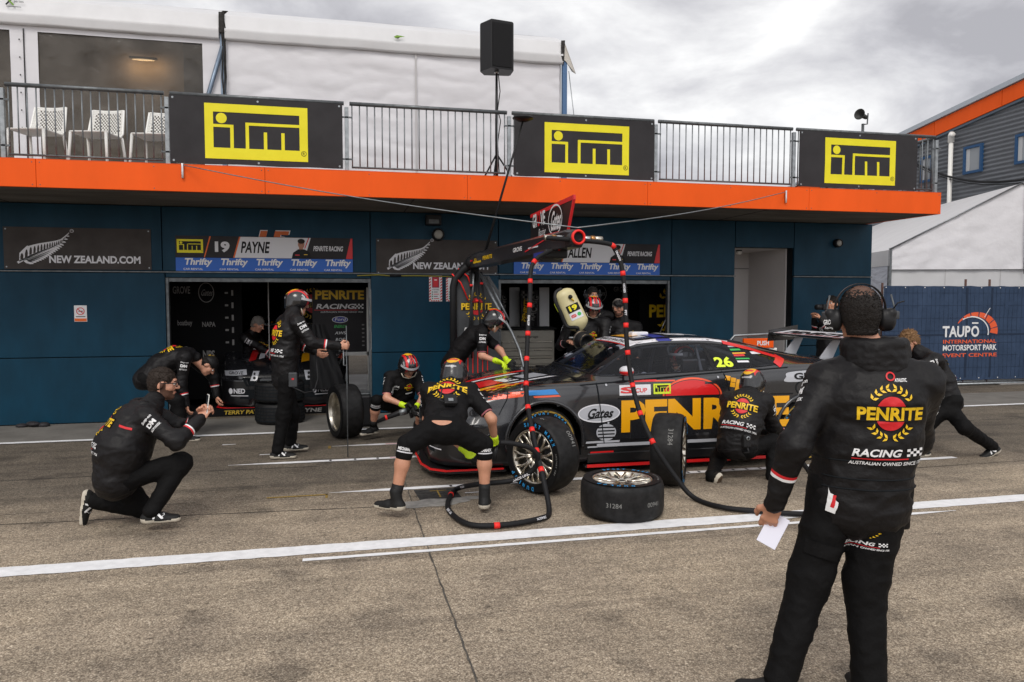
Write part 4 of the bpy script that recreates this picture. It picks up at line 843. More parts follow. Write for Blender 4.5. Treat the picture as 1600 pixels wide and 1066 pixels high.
# ================================================================== WHEELS
Z0 = Vector((0, 0, 0))
def arc_text(A, t, r, a_mid, h, m, adv, bold=.03, lay=0, out=True):
    """letters along a circle of radius r, centred on angle a_mid (degrees), running clockwise when out"""
    n = len(t)
    for k, ch in enumerate(t):
        if ch == ' ': continue
        a = a_mid + (-(k - (n - 1) / 2) if out else (k - (n - 1) / 2)) * adv
        B = Art(); B.text(ch, 0, -h / 2, h, m, w=h * (.72 if ch not in 'I.' else .25), bold=bold, al='c')
        A.put(B, r * math.cos(R(a)), r * math.sin(R(a)), 1, lay, rot=a - 90 if out else a + 90)
    return A
def wheel_parts(parent, T, Rt=.337, wd=.29, rr=.245, inner=False, marks=True, tread_txt=None, band=None, rimmat='alu', wet=False, spin=0.0, base=None):
    """tyre and rim round local Z, outer face at +Z; returns the tyre"""
    h = wd / 2
    prof = [(rr - .004, -h + .02), (rr + .01, -h + .004), (rr + .035, -h), (Rt - .035, -h + .004), (Rt - .013, -h + .018), (Rt - .003, -h + .045), (Rt, -h + .08), (Rt + .001, 0), (Rt, h - .08), (Rt - .003, h - .045), (Rt - .013, h - .018), (Rt - .035, h - .004), (rr + .035, h), (rr + .01, h - .004), (rr - .004, h - .02)]
    t = MB().use('rubber', True); t.lathe(prof, T, 64); t.smooth = False
    nrm = (T.to_3x3() @ Vector((0, 0, 1))); u = T.to_3x3() @ Vector((1, 0, 0)); v = T.to_3x3() @ Vector((0, 1, 0)); c = T.translation
    a = Art(); a.ring(0, 0, Rt - .022, Rt - .022, Rt - rr - .03, 'rubber_side', 0, n=64)
    if band: a.ring(0, 0, Rt - .030, Rt - .030, .016, band, 1, n=64)
    if marks:
        rm = (rr + Rt) / 2 - .002
        arc_text(a, 'SPORT MAXX', rm, 62, .034, 'tyre_blue', 8.6, lay=1); arc_text(a, 'DUNLOP', rm, 238, .036, 'tyre_blue', 11, lay=1)
        arc_text(a, '280/680 R18', rm, -12, .014, 'chalk', 3.6, lay=1, bold=.01)
    t.art(a, c, u, v, off=h + .0015, step=.001)
    if tread_txt:
        for (s_, ang, zc, hh, rot_) in tread_txt:
            q = T.to_3x3() @ Vector((math.cos(R(ang)), math.sin(R(ang)), 0)); tg = T.to_3x3() @ Vector((-math.sin(R(ang)), math.cos(R(ang)), 0)); ax = nrm
            b = Art(); b.text(s_, 0, 0, hh, 'chalk', bold=.0, al='c', rot=0)
            uu, vv = (tg, ax) if rot_ == 0 else (-tg, -ax) if rot_ == 3 else (ax, -tg) if rot_ == 1 else (-ax, tg)
            n2 = len(t.v)
            for V2, F, m, l in b.items:
                t.use(m); t.add([c + (Matrix.Rotation(0, 3, 'Z') @ (q * math.sqrt(max(0, 1 - ((uu * x + vv * y).dot(tg) / Rt) ** 2)) * (Rt + .003))) + uu * x + vv * y + ax * zc for x, y in V2], F)
    if wet:
        t.use('wall_back')
        for k in range(5):
            z = -h * .62 + k * h * .31; t.lathe([(Rt + .0015, z - .008), (Rt + .003, z), (Rt + .0015, z + .008)], T, 48)
        for k in range(40):
            q = T @ Matrix.Rotation(2 * math.pi * k / 40, 4, 'Z'); t.box((Rt - .004, -.004, -h * .7), (Rt + .002, .004, h * .7), T=q)
    to = t.build('tyre', parent, base); s = MB().use(rimmat, True)
    s.lathe([(rr - .012, h - .022), (rr, h - .006), (rr - .004, h - .002), (rr - .016, h - .010), (rr - .026, h - .05), (rr - .030, -h + .05), (rr - .014, -h + .01), (rr, -h + .006)], T, 56)
    zf = h - .055 if not inner else -h + .05
    for k in range(10):
        a0 = spin + math.pi * 2 * k / 10; q = T @ Matrix.Rotation(a0, 4, 'Z')
        for sgn in (-1, 1):
            P = [q @ Vector((x, sgn * y, z)) for x, y, z in ((.045, .006, zf + .012), (.12, .007, zf + .020), (.165, .016, zf + .028), (rr - .020, .040, zf + .036))]
            s.tube(P, [.019, .013, .011, .015], 6)
    s.lathe([(0, zf + .03), (.03, zf + .03), (.032, zf + .018), (.065, zf + .016), (.075, zf), (.075, zf - .04), (0, zf - .04)], T, 28)
    s.use('plastic_black').lathe([(0, zf + .034), (.02, zf + .034), (.022, zf + .026)], T, 16)
    for k in range(5):
        q = T @ Matrix.Rotation(2 * math.pi * k / 5, 4, 'Z'); s.lathe([(0, .024), (.007, .024), (.008, .01)], q @ Matrix.Translation((.05, 0, zf)), 8)
    s.use('grey_panel').lathe([(rr - .032, zf - .10), (0, zf - .10)], T, 40) if not inner else s.use(rimmat).lathe([(rr - .032, zf - .03), (0.07, zf - .03)], T, 40)
    ro = s.build('rim', parent, base); return to, ro
def axis_T(c, n, roll=0.0):
    n = Vector(n).normalized(); u = Vector((0, 0, 1)).cross(n)
    u = Vector((1, 0, 0)) if u.length < .01 else u.normalized(); v = n.cross(u)
    Mx = Matrix((u, v, n)).transposed().to_4x4(); Mx.translation = c; return Mx @ Matrix.Rotation(roll, 4, 'Z')
def loose_wheel(c, n, label, **k):
    o = thing('racing_slick', (c[0], c[1], 0), label, 'wheel', 'loose slick race wheels'); wheel_parts(o, axis_T(Vector(c), n, k.pop('roll', 0)), **k); return o
SW_N = Vector((-.84, -.54, 0))
loose_wheel((1.80, 6.50, .337), SW_N, 'slick wheel with blue sidewall lettering standing upright beside the bending wheel changer', roll=R(6), tread_txt=[('9', 72, .06, .05, 2), ('00941', 26, -.03, .045, 3)])
loose_wheel((3.02, 6.48, .337), (.86, -.51, 0), 'slick wheel standing upright with its tread towards the viewer, behind the flat wheel', tread_txt=[('31284', 150, .02, .045, 0)])
loose_wheel((2.245, 5.69, .1475), (0, 0, 1), 'slick wheel lying flat on the ground, silver rim upwards', tread_txt=[('31284', -122, -.02, .036, 0), ('00941', -66, -.02, .036, 0)], roll=R(0))
loose_wheel((.085, 9.62, .337), (-.95, -.31, 0), 'slick wheel standing in front of the left garage with its bare inner barrel visible', inner=True, marks=False, roll=.2)
b = MB().use('plastic_black')
for (x, y, a) in ((1.70, 6.28, .4), (1.98, 6.22, .3), (2.92, 6.25, -.3)): b.box((-.1, -.05, 0), (.1, .05, .04), T=Matrix.Translation((x, y, 0)) @ Matrix.Rotation(a, 4, 'Z'), bev=.008)
tag(b.build('wheel_chock'), 'low black chock pieces under the standing wheels', 'chock') if False else None
def stacked(z, label, first=[]):
    o = thing('wet_tyre', (-.80, 11.02, z), label, 'tyre', 'grooved tyres stacked in the left garage doorway')
    wheel_parts(o, axis_T(Vector((-.80, 11.02, z + .15)), (0, 0, 1), .3 + z), marks=False, wet=True)
stacked(0.0, 'grooved tyre at the bottom of the stack in left garage doorway'); stacked(.30, 'grooved tyre on top of the stack in left garage doorway')
b = MB().use('grey_panel'); b.box((-1.05, 10.85, .602), (-.62, 11.15, .63), bev=.01); tag(b.build('tool_tray'), 'flat grey tray lying on the stacked grooved tyres', 'tray')
b = MB().use('plastic_black'); b.box((.20, 10.3, .012), (.44, 10.75, .44), bev=.03); b.use('galv_dark').box((.22, 10.35, .44), (.42, 10.7, .46), bev=.005); tag(b.build('tool_case'), 'black case with pale lid standing behind the bare barrel wheel', 'case')

# ================================================================== RACE CAR
M['car'] = mat('dark_gloss_bodywork', (.013, .0135, .016), .26, coat=.8, var=(3, .9, 1.1))
M['car_low'] = mat('black_bodywork', (.007, .007, .008), .3, coat=.5)
M['car_red'] = mat('car_red', S(214, 24, 26), .35, coat=.4)
M['car_yellow'] = mat('car_yellow', S(238, 168, 12), .35, coat=.4)
M['car_fluoro'] = mat('fluoro_number', S(214, 232, 50), .45)
M['car_silver'] = mat('car_silver', S(176, 178, 184), .35, coat=.4)
M['car_white'] = mat('car_white', S(222, 222, 226), .4, coat=.3)
M['car_blue'] = mat('car_blue', S(30, 130, 205), .4, coat=.3)
M['car_navy'] = mat('car_navy', S(34, 48, 140), .4, coat=.3)
M['car_orange'] = mat('car_orange', S(236, 84, 40), .4, coat=.3)
M['car_green'] = mat('car_green', S(50, 170, 80), .45)
def tinted(name, tint, k):
    m = bpy.data.materials.new(name); m.use_nodes = True; N = m.node_tree.nodes; L = m.node_tree.links; p = N['Principled BSDF']
    p.inputs['Base Color'].default_value = (.012, .013, .018, 1); p.inputs['Roughness'].default_value = .05; p.inputs['Coat Weight'].default_value = .5
    t = N.new('ShaderNodeBsdfTransparent'); t.inputs[0].default_value = (*tint, 1); mx = N.new('ShaderNodeMixShader'); mx.inputs[0].default_value = k
    L.new(p.outputs[0], mx.inputs[1]); L.new(t.outputs[0], mx.inputs[2]); L.new(mx.outputs[0], N['Material Output'].inputs[0]); return m
M['car_glass'] = tinted('tinted_car_glass', (.86, .89, .95), .68)
def crv(kn):
    X = np.array([k[0] for k in kn]); Y = np.array([k[1] for k in kn]); h = np.diff(X); d = np.diff(Y) / h
    m = np.zeros(len(X)); m[0], m[-1] = d[0], d[-1]
    for i in range(1, len(X) - 1): m[i] = 0 if d[i - 1] * d[i] <= 0 else 2 * d[i - 1] * d[i] / (d[i - 1] + d[i])
    def f(x):
        i = int(np.clip(np.searchsorted(X, x) - 1, 0, len(h) - 1)); t = (x - X[i]) / h[i]; t2, t3 = t * t, t * t * t
        return (2 * t3 - 3 * t2 + 1) * Y[i] + (t3 - 2 * t2 + t) * h[i] * m[i] + (-2 * t3 + 3 * t2) * Y[i + 1] + (t3 - t2) * h[i] * m[i + 1]
    return f
c_zr = crv([(0, .50), (.06, .60), (.2, .685), (.6, .80), (1.1, .885), (1.5, .945), (1.58, .965), (1.85, 1.13), (2.1, 1.272), (2.3, 1.318), (2.65, 1.34), (3.0, 1.332), (3.4, 1.287), (3.8, 1.205), (4.2, 1.11), (4.5, 1.065), (4.75, 1.055), (4.85, 1.02), (4.9, .92)])
c_zs = crv([(0, .46), (.06, .55), (.2, .65), (.6, .80), (1.05, .893), (1.5, .91), (2.4, .945), (3.2, .985), (3.7, 1.035), (4.2, 1.045), (4.6, 1.03), (4.85, .99), (4.9, .88)])
c_ws = crv([(0, .42), (.06, .60), (.15, .72), (.4, .865), (1.1, .94), (1.6, .925), (2.4, .915), (3.2, .925), (3.9, .955), (4.5, .92), (4.85, .84), (4.9, .74)])
c_wm = crv([(0, .50), (.06, .70), (.15, .82), (.4, .93), (1.1, .985), (1.7, .945), (2.6, .945), (3.3, .955), (4.0, .99), (4.6, .955), (4.85, .88), (4.9, .80)])
c_wr = crv([(0, .34), (.2, .55), (.4, .66), (1.1, .71), (1.5, .72), (1.62, .72), (2.1, .585), (2.6, .555), (3.2, .54), (3.8, .52), (4.15, .58), (4.45, .74), (4.85, .74), (4.9, .64)])
c_dr = crv([(0, .02), (.6, .018), (1.5, .02), (1.62, .02), (2.1, .055), (2.6, .06), (3.4, .06), (4.0, .045), (4.4, .02), (4.9, .02)])
def car_ring(x):
    """half section from the sill up to the roof centre: [(y, z)]"""
    zr, zs, ws, wm, wr = c_zr(x), c_zs(x), c_ws(x), c_wm(x), c_wr(x); ze = zr - c_dr(x); zb = .10 + (.06 if x > 4.75 else 0)
    ze = max(ze, zs + .004)
    K = [(0, zb), (wm * .90, zb), (wm - .012, zb + .015), (wm, zb + .09), (wm, .38), (wm + .002, .52), (ws + .022, zs - .13), (ws + .010, zs - .045), (ws - .012, zs - .008), (ws - .045, zs + .006)]
    t = np.array([0, .12, .3, .5, .7, .88]); up = [(ws - .045 + (wr - ws + .045) * a, zs + .006 + (ze - zs - .006) * a + .012 * math.sin(math.pi * a) * min(1, (ze - zs) * 6)) for a in t[1:]]
    K += up + [(wr, ze), (wr * .93, ze + (zr - ze) * .45), (wr * .75, ze + (zr - ze) * .78), (wr * .4, ze + (zr - ze) * .96), (0, zr)]
    out = [K[0]]
    for a, b in zip(K[:-1], K[1:]):
        n = max(1, int(math.hypot(b[0] - a[0], b[1] - a[1]) / .035)) if a[0] > .2 else 4
        # fixed subdivision so that every section has the same count
        out.append((a, b))
    return K
SUBS = [4, 2, 2, 4, 4, 6, 3, 2, 2, 2, 3, 3, 3, 3, 2, 2, 2, 3, 3]
def car_section(x):
    K = car_ring(x); out = []
    for i, (a, b) in enumerate(zip(K[:-1], K[1:])):
        n = SUBS[i] if i < len(SUBS) else 2
        for k in range(n): out.append((a[0] + (b[0] - a[0]) * k / n, a[1] + (b[1] - a[1]) * k / n))
    out.append(K[-1]); return out
WSIDE = [(1.60, .965), (1.80, 1.075), (2.0, 1.175), (2.15, 1.232), (2.4, 1.262), (2.75, 1.272), (3.05, 1.262), (3.35, 1.218), (3.6, 1.145), (3.76, 1.085), (3.72, 1.055), (3.5, 1.028), (3.2, 1.008), (2.4, .972)]
def inside(P, x, y):
    c = False; n = len(P)
    for i in range(n):
        (x1, y1), (x2, y2) = P[i], P[(i + 1) % n]
        if (y1 > y) != (y2 > y) and x < (x2 - x1) * (y - y1) / (y2 - y1) + x1: c = not c
    return c
def shrink(P, d):
    cx = sum(p[0] for p in P) / len(P); cy = sum(p[1] for p in P) / len(P); out = []
    for x, y in P:
        L_ = math.hypot(x - cx, y - cy); out.append((x - (x - cx) / L_ * d, y - (y - cy) / L_ * d * .8))
    return out
AX = (1.08, 4.0); AZ, AR = .345, .385
def smooth_poly(P, n=6):
    out = []
    for i in range(len(P)):
        p0, p1, p2, p3 = [Vector(P[(i + k) % len(P)]) for k in (-1, 0, 1, 2)]
        for k in range(n):
            t = k / n; out.append(tuple(.5 * ((2 * p1) + (p2 - p0) * t + (2 * p0 - 5 * p1 + 4 * p2 - p3) * t * t + (3 * p1 - p0 - 3 * p2 + p3) * t ** 3)))
    return out
def race_car(label, number, near=True):
    car = thing('race_car', (0, 0, 0), label, 'race car', 'dark touring race cars')
    xs = sorted(set([0, .02, .04, .06, .09, .12] + [round(.15 + .025 * i, 3) for i in range(188)] + [4.86, 4.88, 4.9])); xs = [x for x in xs if x <= 4.9]
    secs = [car_section(x) for x in xs]; m = len(secs[0]); V = []; F = []
    for x, s_ in zip(xs, secs):
        V += [(x, -y, z) for y, z in s_] + [(x, y, z) for y, z in s_[-2:0:-1]]
    r = 2 * m - 2; allF = []
    for i in range(len(xs) - 1):
        for k in range(r): allF.append((i * r + k, (i + 1) * r + k, (i + 1) * r + (k + 1) % r, i * r + (k + 1) % r))
    cap = [list(range(r)), [(len(xs) - 1) * r + k for k in range(r)][::-1]]
    bv = BVHTree.FromPolygons([Vector(p) for p in V], [tuple(f) for f in allF] + [tuple(c) for c in cap])
    hole = shrink(WSIDE, .03); body = MB().use('car', True); i_low = None; body.use('car_low'); body.use('car')
    keep, mi = [], []
    for f in allF:
        c = sum((Vector(V[i]) for i in f), Vector((0, 0, 0))) / 4
        if abs(c.y) > .5 and inside(hole, c.x, c.z): continue
        if abs(c.y) > .42 and any(math.hypot(c.x - a, c.z - AZ) < AR for a in AX): continue
        if 1.63 < c.x < 2.05 and abs(c.y) < c_wr(c.x) - .04 and c.z > 1.0: continue
        if 3.55 < c.x < 4.15 and abs(c.y) < c_wr(c.x) - .06 and c.z > 1.08: continue
        keep.append(f); mi.append(0 if (c.z < .33 or (c.x < .35 and c.z < .5)) else 1)
    mats = body.mats; body.add(V, keep + cap, [mats.index(M['car_low']) if q == 0 else mats.index(M['car']) for q in mi] + [mats.index(M['car_low'])] * 2); body.smooth = False
    # lettering and colour on the near flank
    def side(A, x, z, sc=1.0, lay=0, maxe=.06, sgn=-1):
        body.art(A, (x if sgn < 0 else x, sgn * 1.3, z), XU if sgn < 0 else -XU, ZU, sc, off=.0025 + lay * .002, bvh=bv, maxe=maxe, reach=1.0)
    for sgn in (-1, 1):
        sx = 1 if sgn < 0 else -1
        a = Art(); a.text('PENRITE', 0, 0, .325, 'car_yellow', w=1.88, bold=.045, lay=1); side(a, 1.88 if sgn < 0 else 3.76, .395, sgn=sgn)
    a = Art(); a.rect(0, 0, 1.95, .012, 'black', 2); side(a, 1.85, .735)
    a = Art(); a.ell(0, 0, .30, .155, 'car_red', 1, a0=0, a1=180); a.ring(0, 0, .33, .18, .018, 'car_orange', 1, a0=0, a1=180); side(a, 2.66, .752)
    a = Art(); a.rect(0, 0, .34, .105, 'car_white', 1); a.text('S', .09, .02, .065, 'car_red', w=.16, bold=.05, lay=2, al='c'); a.text('CUP', .17, .025, .045, 'car_red', w=.13, bold=.03, lay=2); side(a, 1.86, .77)
    a = Art(); a.put(itm_art('car_fluoro'), 0, 0, .155); a.rect(0, 0, .19, .104, 'black', -1); side(a, 2.23, .775, lay=1)
    a = Art(); a.ell(0, 0, .225, .093, 'car_silver', 1); a.ring(0, 0, .225, .093, .012, 'car_white', 2); a.text('Gates', 0, -.05, .10, 'black', w=.27, bold=.03, sk=.4, lay=2, al='c'); a.line([(-.12, -.055), (.14, -.03)], .01, 'black', 2); side(a, 1.64, .60)
    a = Art(); a.ell(0, 0, .105, .085, 'car_silver', 1)
    for k in range(4): a.rect(-.09, -.06 + k * .034, .09, -.046 + k * .034, 'black', 2)
    side(a, 1.72, .405)
    a = Art(); a.rect(0, 0, .36, .02, 'car_silver', 1, sk=.3); a.rect(.02, -.045, .34, -.03, 'car_silver', 1); a.rect(.05, -.1, .3, -.085, 'car_red', 1); side(a, 1.50, .30)
    a = Art(); a.poly([(0, 0), (.34, .035), (.36, .085), (.03, .065)], 'car_orange', 1); a.poly([(.36, .045), (.70, .05), (.66, .10), (.37, .09)], 'car_blue', 1); a.poly([(.45, .02), (.72, .026), (.70, .042), (.44, .036)], 'car_orange', 1); side(a, .52, .755)
    a = Art(); a.rect(0, 0, .30, .020, 'car_red', 1); a.rect(.28, .0, .5, .012, 'car_orange', 1); side(a, 1.97, .90)
    a = Art()
    for k, (x, z) in enumerate(((0, .13), (.06, .11), (.12, .09), (.05, .06), (.11, .045), (.17, .05), (.10, 0), (.16, 0), (.21, .005))): a.poly([(x, z), (x + .055, z - .01), (x + .065, z + .035), (x + .01, z + .045)], 'car_yellow', 1)
    side(a, 3.03, .77)
    a = Art(); pts = [(.02, 0), (.56, .02), (.62, .07), (.6, .125), (.06, .105), (0, .055)]; a.poly(smooth_poly(pts, 5), 'car_silver', 1); a.poly([(.36, .018), (.56, .024), (.615, .07), (.6, .12), (.42, .115)], 'car_red', 2); a.text('GR', .09, .022, .072, 'black', w=.22, bold=.04, lay=3); a.text('OVE', .33, .03, .06, 'car_white', w=.2, bold=.03, lay=3); side(a, 3.72, .865)
    a = Art(); gp = 'wall_back'; a.line([(1.62, .90), (1.66, .60), (1.70, .27)], .010, gp, 5); a.line([(3.02, .985), (3.10, .70), (3.0, .40), (2.92, .27)], .010, gp, 5); a.line([(.62, .62), (.70, .76), (.72, .83)], .009, gp, 5); a.line([(4.42, 1.0), (4.50, .74), (4.44, .5)], .009, gp, 5); a.line([(1.5, .245), (3.55, .245)], .012, gp, 5); a.line([(1.45, .885), (3.75, 1.018)], .008, gp, 5); a.rect(2.80, .865, 2.93, .885, 'carbon', 5); a.ring(3.9, .80, .07, .07, .008, gp, 5)
    for q_ in ((1.72, .88), (1.74, .5), (2.95, .93), (3.0, .5), (.85, .86), (4.3, .98), (4.36, .6)): a.ell(*q_, .011, .011, 'car_silver', 5, n=10)
    side(a, 0, 0, maxe=.06)
    # roof-edge strip and rear pillar chevron
    P = [(1.72, 1.045), (2.0, 1.20), (2.2, 1.268), (2.6, 1.30), (3.1, 1.288), (3.45, 1.235)]; a = Art()
    a.line([(2.02, 1.222), (2.2, 1.275), (2.45, 1.298)], .024, 'car_white', 1); a.line([(2.45, 1.299), (2.6, 1.303)], .022, 'car_navy', 1); a.line([(2.62, 1.303), (2.8, 1.304), (3.05, 1.297), (3.3, 1.265)], .024, 'car_white', 1); side(a, 0, 0, maxe=.04)
    a = Art(); a.line([(3.22, 1.262), (3.5, 1.195), (3.76, 1.108)], .035, 'car_red', 2); a.line([(3.79, 1.105), (3.66, 1.045)], .05, 'car_red', 2); side(a, 0, 0, lay=3, maxe=.04)
    # bonnet, screen band, roof colours seen from above
    def top(A, x, y, n=(-.1, 0, 1), lay=0):
        n = Vector(n).normalized(); u = Vector((0, -1, 0)); v = n.cross(u); body.art(A, Vector((x, y, .9)) + n * .6, u, v, off=.003 + lay * .002, bvh=bv, maxe=.06, reach=1.2)
    a = Art()
    for (x0, y0, x1, y1, m_) in ((-.52, .35, -.42, 1.15, 'car_red'), (-.38, .45, -.30, 1.0, 'car_white'), (.28, .28, .40, .75, 'car_yellow'), (.42, .5, .55, .95, 'car_red'), (.30, .78, .38, 1.25, 'car_white'), (-.15, .95, .2, 1.2, 'car_silver'), (-.22, .4, .2, .7, 'car_red'), (-.10, .72, .18, .88, 'car_white')):
        a.poly([(x0, y0 - .1), (x1, y0 - .03), (x1, y1 - .03), (x0, y1 - .1)], m_, 1)
    for k in range(7): a.rect(.46 + (k % 2) * .07, .42 + k * .05, .53 + (k % 2) * .07, .47 + k * .05, 'car_yellow', 2)
    a.text('GROVE', .0, .74, .10, 'black', w=.25, bold=.03, lay=2, al='c'); top(a, .15, 0)
    a = Art(); a.rect(-.52, 0, .52, .11, 'car_white', 1); a.text('PENRITE RACING', 0, .025, .06, 'black', w=.8, bold=.03, lay=2, al='c'); a.rect(-.60, -.02, .60, -.005, 'car_red', 1); body.art(a, (2.03, 0, 1.35), (0, -1, 0), (.85, 0, .53), off=.004, bvh=bv, maxe=.06)
    a = Art(); a.rect(-.38, 0, .1, .16, 'car_yellow', 1); a.rect(-.2, .2, .42, .34, 'car_navy', 1); a.text(number, 0, .45, .4, 'car_white', w=.5, bold=.04, lay=1, al='c'); top(a, 2.25, 0, (0, 0, 1))
    body.build('body', car, Z0)
    # glass
    ring_in = shrink(WSIDE, .028)
    for sgn in (-1, 1):
        g = MB().use('car_glass'); a = Art(); a.poly(smooth_poly(shrink(WSIDE, .02), 5), 'car_glass', 0)
        P = smooth_poly(WSIDE, 5); Q = smooth_poly(ring_in, 5); n = len(P); a.raw([p for p in P] + [q for q in Q], [[i, (i + 1) % n, n + (i + 1) % n, n + i] for i in range(n)], 'black', 1)
        a.rect(2.93, 1.0, 2.965, 1.262, 'black', 1)
        if sgn < 0:
            a.text(number, 2.99, 1.022, .10, 'car_fluoro', w=.20, bold=.04, lay=2)
            for k, (m_, zz) in enumerate((('car_silver', 1.215), ('car_green', 1.18), ('car_yellow', 1.148), ('car_red', 1.125), ('car_green', 1.095), ('car_white', 1.065))): a.rect(3.25, zz, 3.25 + (.13 if k % 2 else .16), zz + (.017 if k % 2 else .012), m_, 2)
            a.rect(3.48, 1.142, 3.60, 1.165, 'car_white', 2); g.art(a, (0, -1.3, 0), XU, ZU, off=.004, bvh=bv, maxe=.05, reach=1.0)
        else: 
            a2 = Art(); a2.items = [([(-x, y) for x, y in V2], [f[::-1] for f in F2], m_, l) for V2, F2, m_, l in a.items]; g.art(a2, (0, 1.3, 0), -XU, ZU, off=.004, bvh=bv, maxe=.05, reach=1.0)
        g.build('side_window', car, Z0)
    for (nm, x, z, v, quad) in (('windscreen', 1.60, 1.0, (.80, 0, .60), [(-.70, .0), (.70, .0), (.60, .56), (-.60, .56)]), ('rear_window', 4.2, 1.13, (-.95, 0, .31), [(-.52, .02), (.52, .02), (.47, .72), (-.47, .72)])):
        u = (0, -1, 0) if nm == 'windscreen' else (0, 1, 0); g = MB(); a = Art(); a.poly(quad, 'car_glass', 0); Q = shrink(quad, .06); a.raw(quad + Q, [[i, (i + 1) % 4, 4 + (i + 1) % 4, 4 + i] for i in range(4)], 'black', 1)
        g.art(a, (x, 0, z), u, v, off=.004, bvh=bv, maxe=.08, reach=.5); g.build(nm, car, Z0)
    # arches, sills, splitter, diffuser
    for ax in AX:
        for sgn in (-1, 1):
            lip = MB().use('car', True); P = []
            for k in range(25):
                th = R(-12 + 204 * k / 24); x, z = ax + (AR + .008) * math.cos(th), AZ + (AR + .008) * math.sin(th); h = bv.ray_cast(Vector((x, sgn * 1.4, max(.12, z))), Vector((0, -sgn, 0)), 1.4)
                P.append((x, h[0].y + sgn * .004 if h[0] else sgn * .95, max(.11, z)))
            lip.tube(P, .020, 8); lip.build('arch_lip', car, Z0)
    for ax in AX:
        for sgn in (-1, 1): MB().use('wall_back').lathe([(.43, -.24), (.43, .30), (0, .30)], Matrix.Translation((ax, sgn * .68, AZ)) @ Matrix.Rotation(R(90) * sgn, 4, 'X') , 28).build('wheel_well', car, Z0)
    s = MB().use('carbon'); s.prism([(-.10, -.55, .065), (-.04, -.82, .065), (.10, -.95, .065), (.68, -.965, .065), (.68, .965, .065), (.10, .95, .065), (-.04, .82, .065), (-.10, .55, .065)], (0, 0, .022)); s.use('car_red').prism([(-.108, -.56, .088), (-.048, -.83, .088), (.095, -.962, .088), (.66, -.975, .088), (.66, -.955, .088), (.11, -.935, .088), (-.03, -.81, .088), (-.09, -.55, .088), (-.09, .55, .088), (-.03, .81, .088), (.11, .935, .088), (.66, .955, .088), (.66, .975, .088), (.095, .962, .088), (-.048, .83, .088), (-.108, .56, .088)], (0, 0, .014)); s.build('splitter', car, Z0)
    for sgn in (-1, 1):
        s = MB().use('carbon'); s.box((1.48, sgn * .90, .065), (3.58, sgn * 1.0, .085), bev=.004); s.use('car_red').box((1.50, sgn * 1.001, .067), (3.56, sgn * 1.006, .098)); s.use('car_silver').box((1.62, sgn * .948, .262), (3.45, sgn * .962, .292)); s.use('car_low').box((1.52, sgn * .93, .10), (3.55, sgn * .958, .20), bev=.01); s.build('side_skirt', car, Z0)
    s = MB().use('car_low'); s.box((4.7, -.8, .12), (4.95, .8, .16)); 
    for k in range(6): s.box((4.6, -.6 + k * .24 - .01, .12), (4.93, -.6 + k * .24 + .01, .34))
    s.build('diffuser', car, Z0)
    # nose: grille, lamps, badges
    nf = MB().use('wall_back'); a = Art(); a.poly([(-.52, -.07), (.52, -.07), (.58, .06), (-.58, .06)], 'wall_back', 0); a.poly([(-.62, -.26), (.62, -.26), (.56, -.12), (-.56, -.12)], 'wall_back', 0)
    nf.art(a, (-.8, 0, .48), (0, -1, 0), ZU, off=.004, bvh=bv, maxe=.05, reach=2); nf.use('galv_dark', True)
    for z in (.30, .36): nf.tube([(.015, -.5, z), (-.012, 0, z), (.015, .5, z)], .008, 6)
    nf.build('grille', car, Z0)
    for sgn in (-1, 1):
        h = MB(); a = Art(); a.poly([(-.17, -.045), (.17, -.02), (.15, .055), (-.19, .03)], 'car_silver', 0); a.text('GROVE', 0, -.018, .045, 'black', w=.22, bold=.03, lay=1, al='c'); a.items = [([(x * (1 if sgn < 0 else 1), y) for x, y in V2], F2, m_, l) for V2, F2, m_, l in a.items]
        h.art(a, (-.5, sgn * .68, .60), (0, -1, 0), ZU, off=.005, bvh=bv, maxe=.05, reach=2); h.build('headlight', car, Z0)
        e = MB(); a = Art(); a.poly([(-.06, -.07), (.04, -.07), (.07, .07), (-.02, .07)] if sgn > 0 else [(-.04, -.07), (.06, -.07), (.02, .07), (-.07, .07)], 'car_silver', 0); a.ell(0, .03, .015, .02, 'black', 1); a.ell(0, -.03, .02, .022, 'black', 1); e.art(a, (-.5, sgn * .40, .56), (0, -1, 0), ZU, off=.007, bvh=bv, maxe=.05, reach=2)
        a = Art(); a.text('NED', 0, 0, .075, 'car_white', w=.17, bold=.03, lay=1, al='c'); a.rect(-.13, -.04, .13, -.03, 'car_white', 1); a.ell(-.13, .035, .03, .045, 'car_white', 1); e.art(a, (-.5, sgn * .62, .30), (0, -1, 0), ZU, off=.007, bvh=bv, maxe=.05, reach=2); e.build('nose_badge', car, Z0)
    # mirrors, aerial, wing
    for sgn in (-1, 1):
        q = MB().use('car_white', True); q.ball((1.93, sgn * .95, 1.025), (.07, .09, .045)); q.use('car_red').ball((1.93, sgn * .955, 1.01), (.069, .088, .040)); q.use('carbon').tube([(1.95, sgn * .80, .96), (1.94, sgn * .90, 1.0)], .012, 8); q.build('wing_mirror', car, Z0)
    q = MB().use('carbon', True); q.tube([(2.75, .1, 1.33), (2.83, .1, 1.50)], .005, 6); q.build('roof_aerial', car, Z0); MB().use('car_white').box((2.35, -.06, 1.31), (2.55, .06, 1.368), bev=.015).build('roof_beacon', car, Z0)
    w_ = MB().use('carbon', True); n = 14; V = []; F = []
    for i in range(2):
        for k in range(n):
            th = 2 * math.pi * k / n; V.append((4.78 + .17 * math.cos(th) + 0, (-.76, .76)[i], 1.275 + .020 * math.sin(th) + .05 * (math.cos(th)) ** 2 * (1 if math.cos(th) > 0 else .1)))
    w_.add(V, [(k, (k + 1) % n, n + (k + 1) % n, n + k) for k in range(n)] + [list(range(n)), list(range(n, 2 * n))]); w_.smooth = False
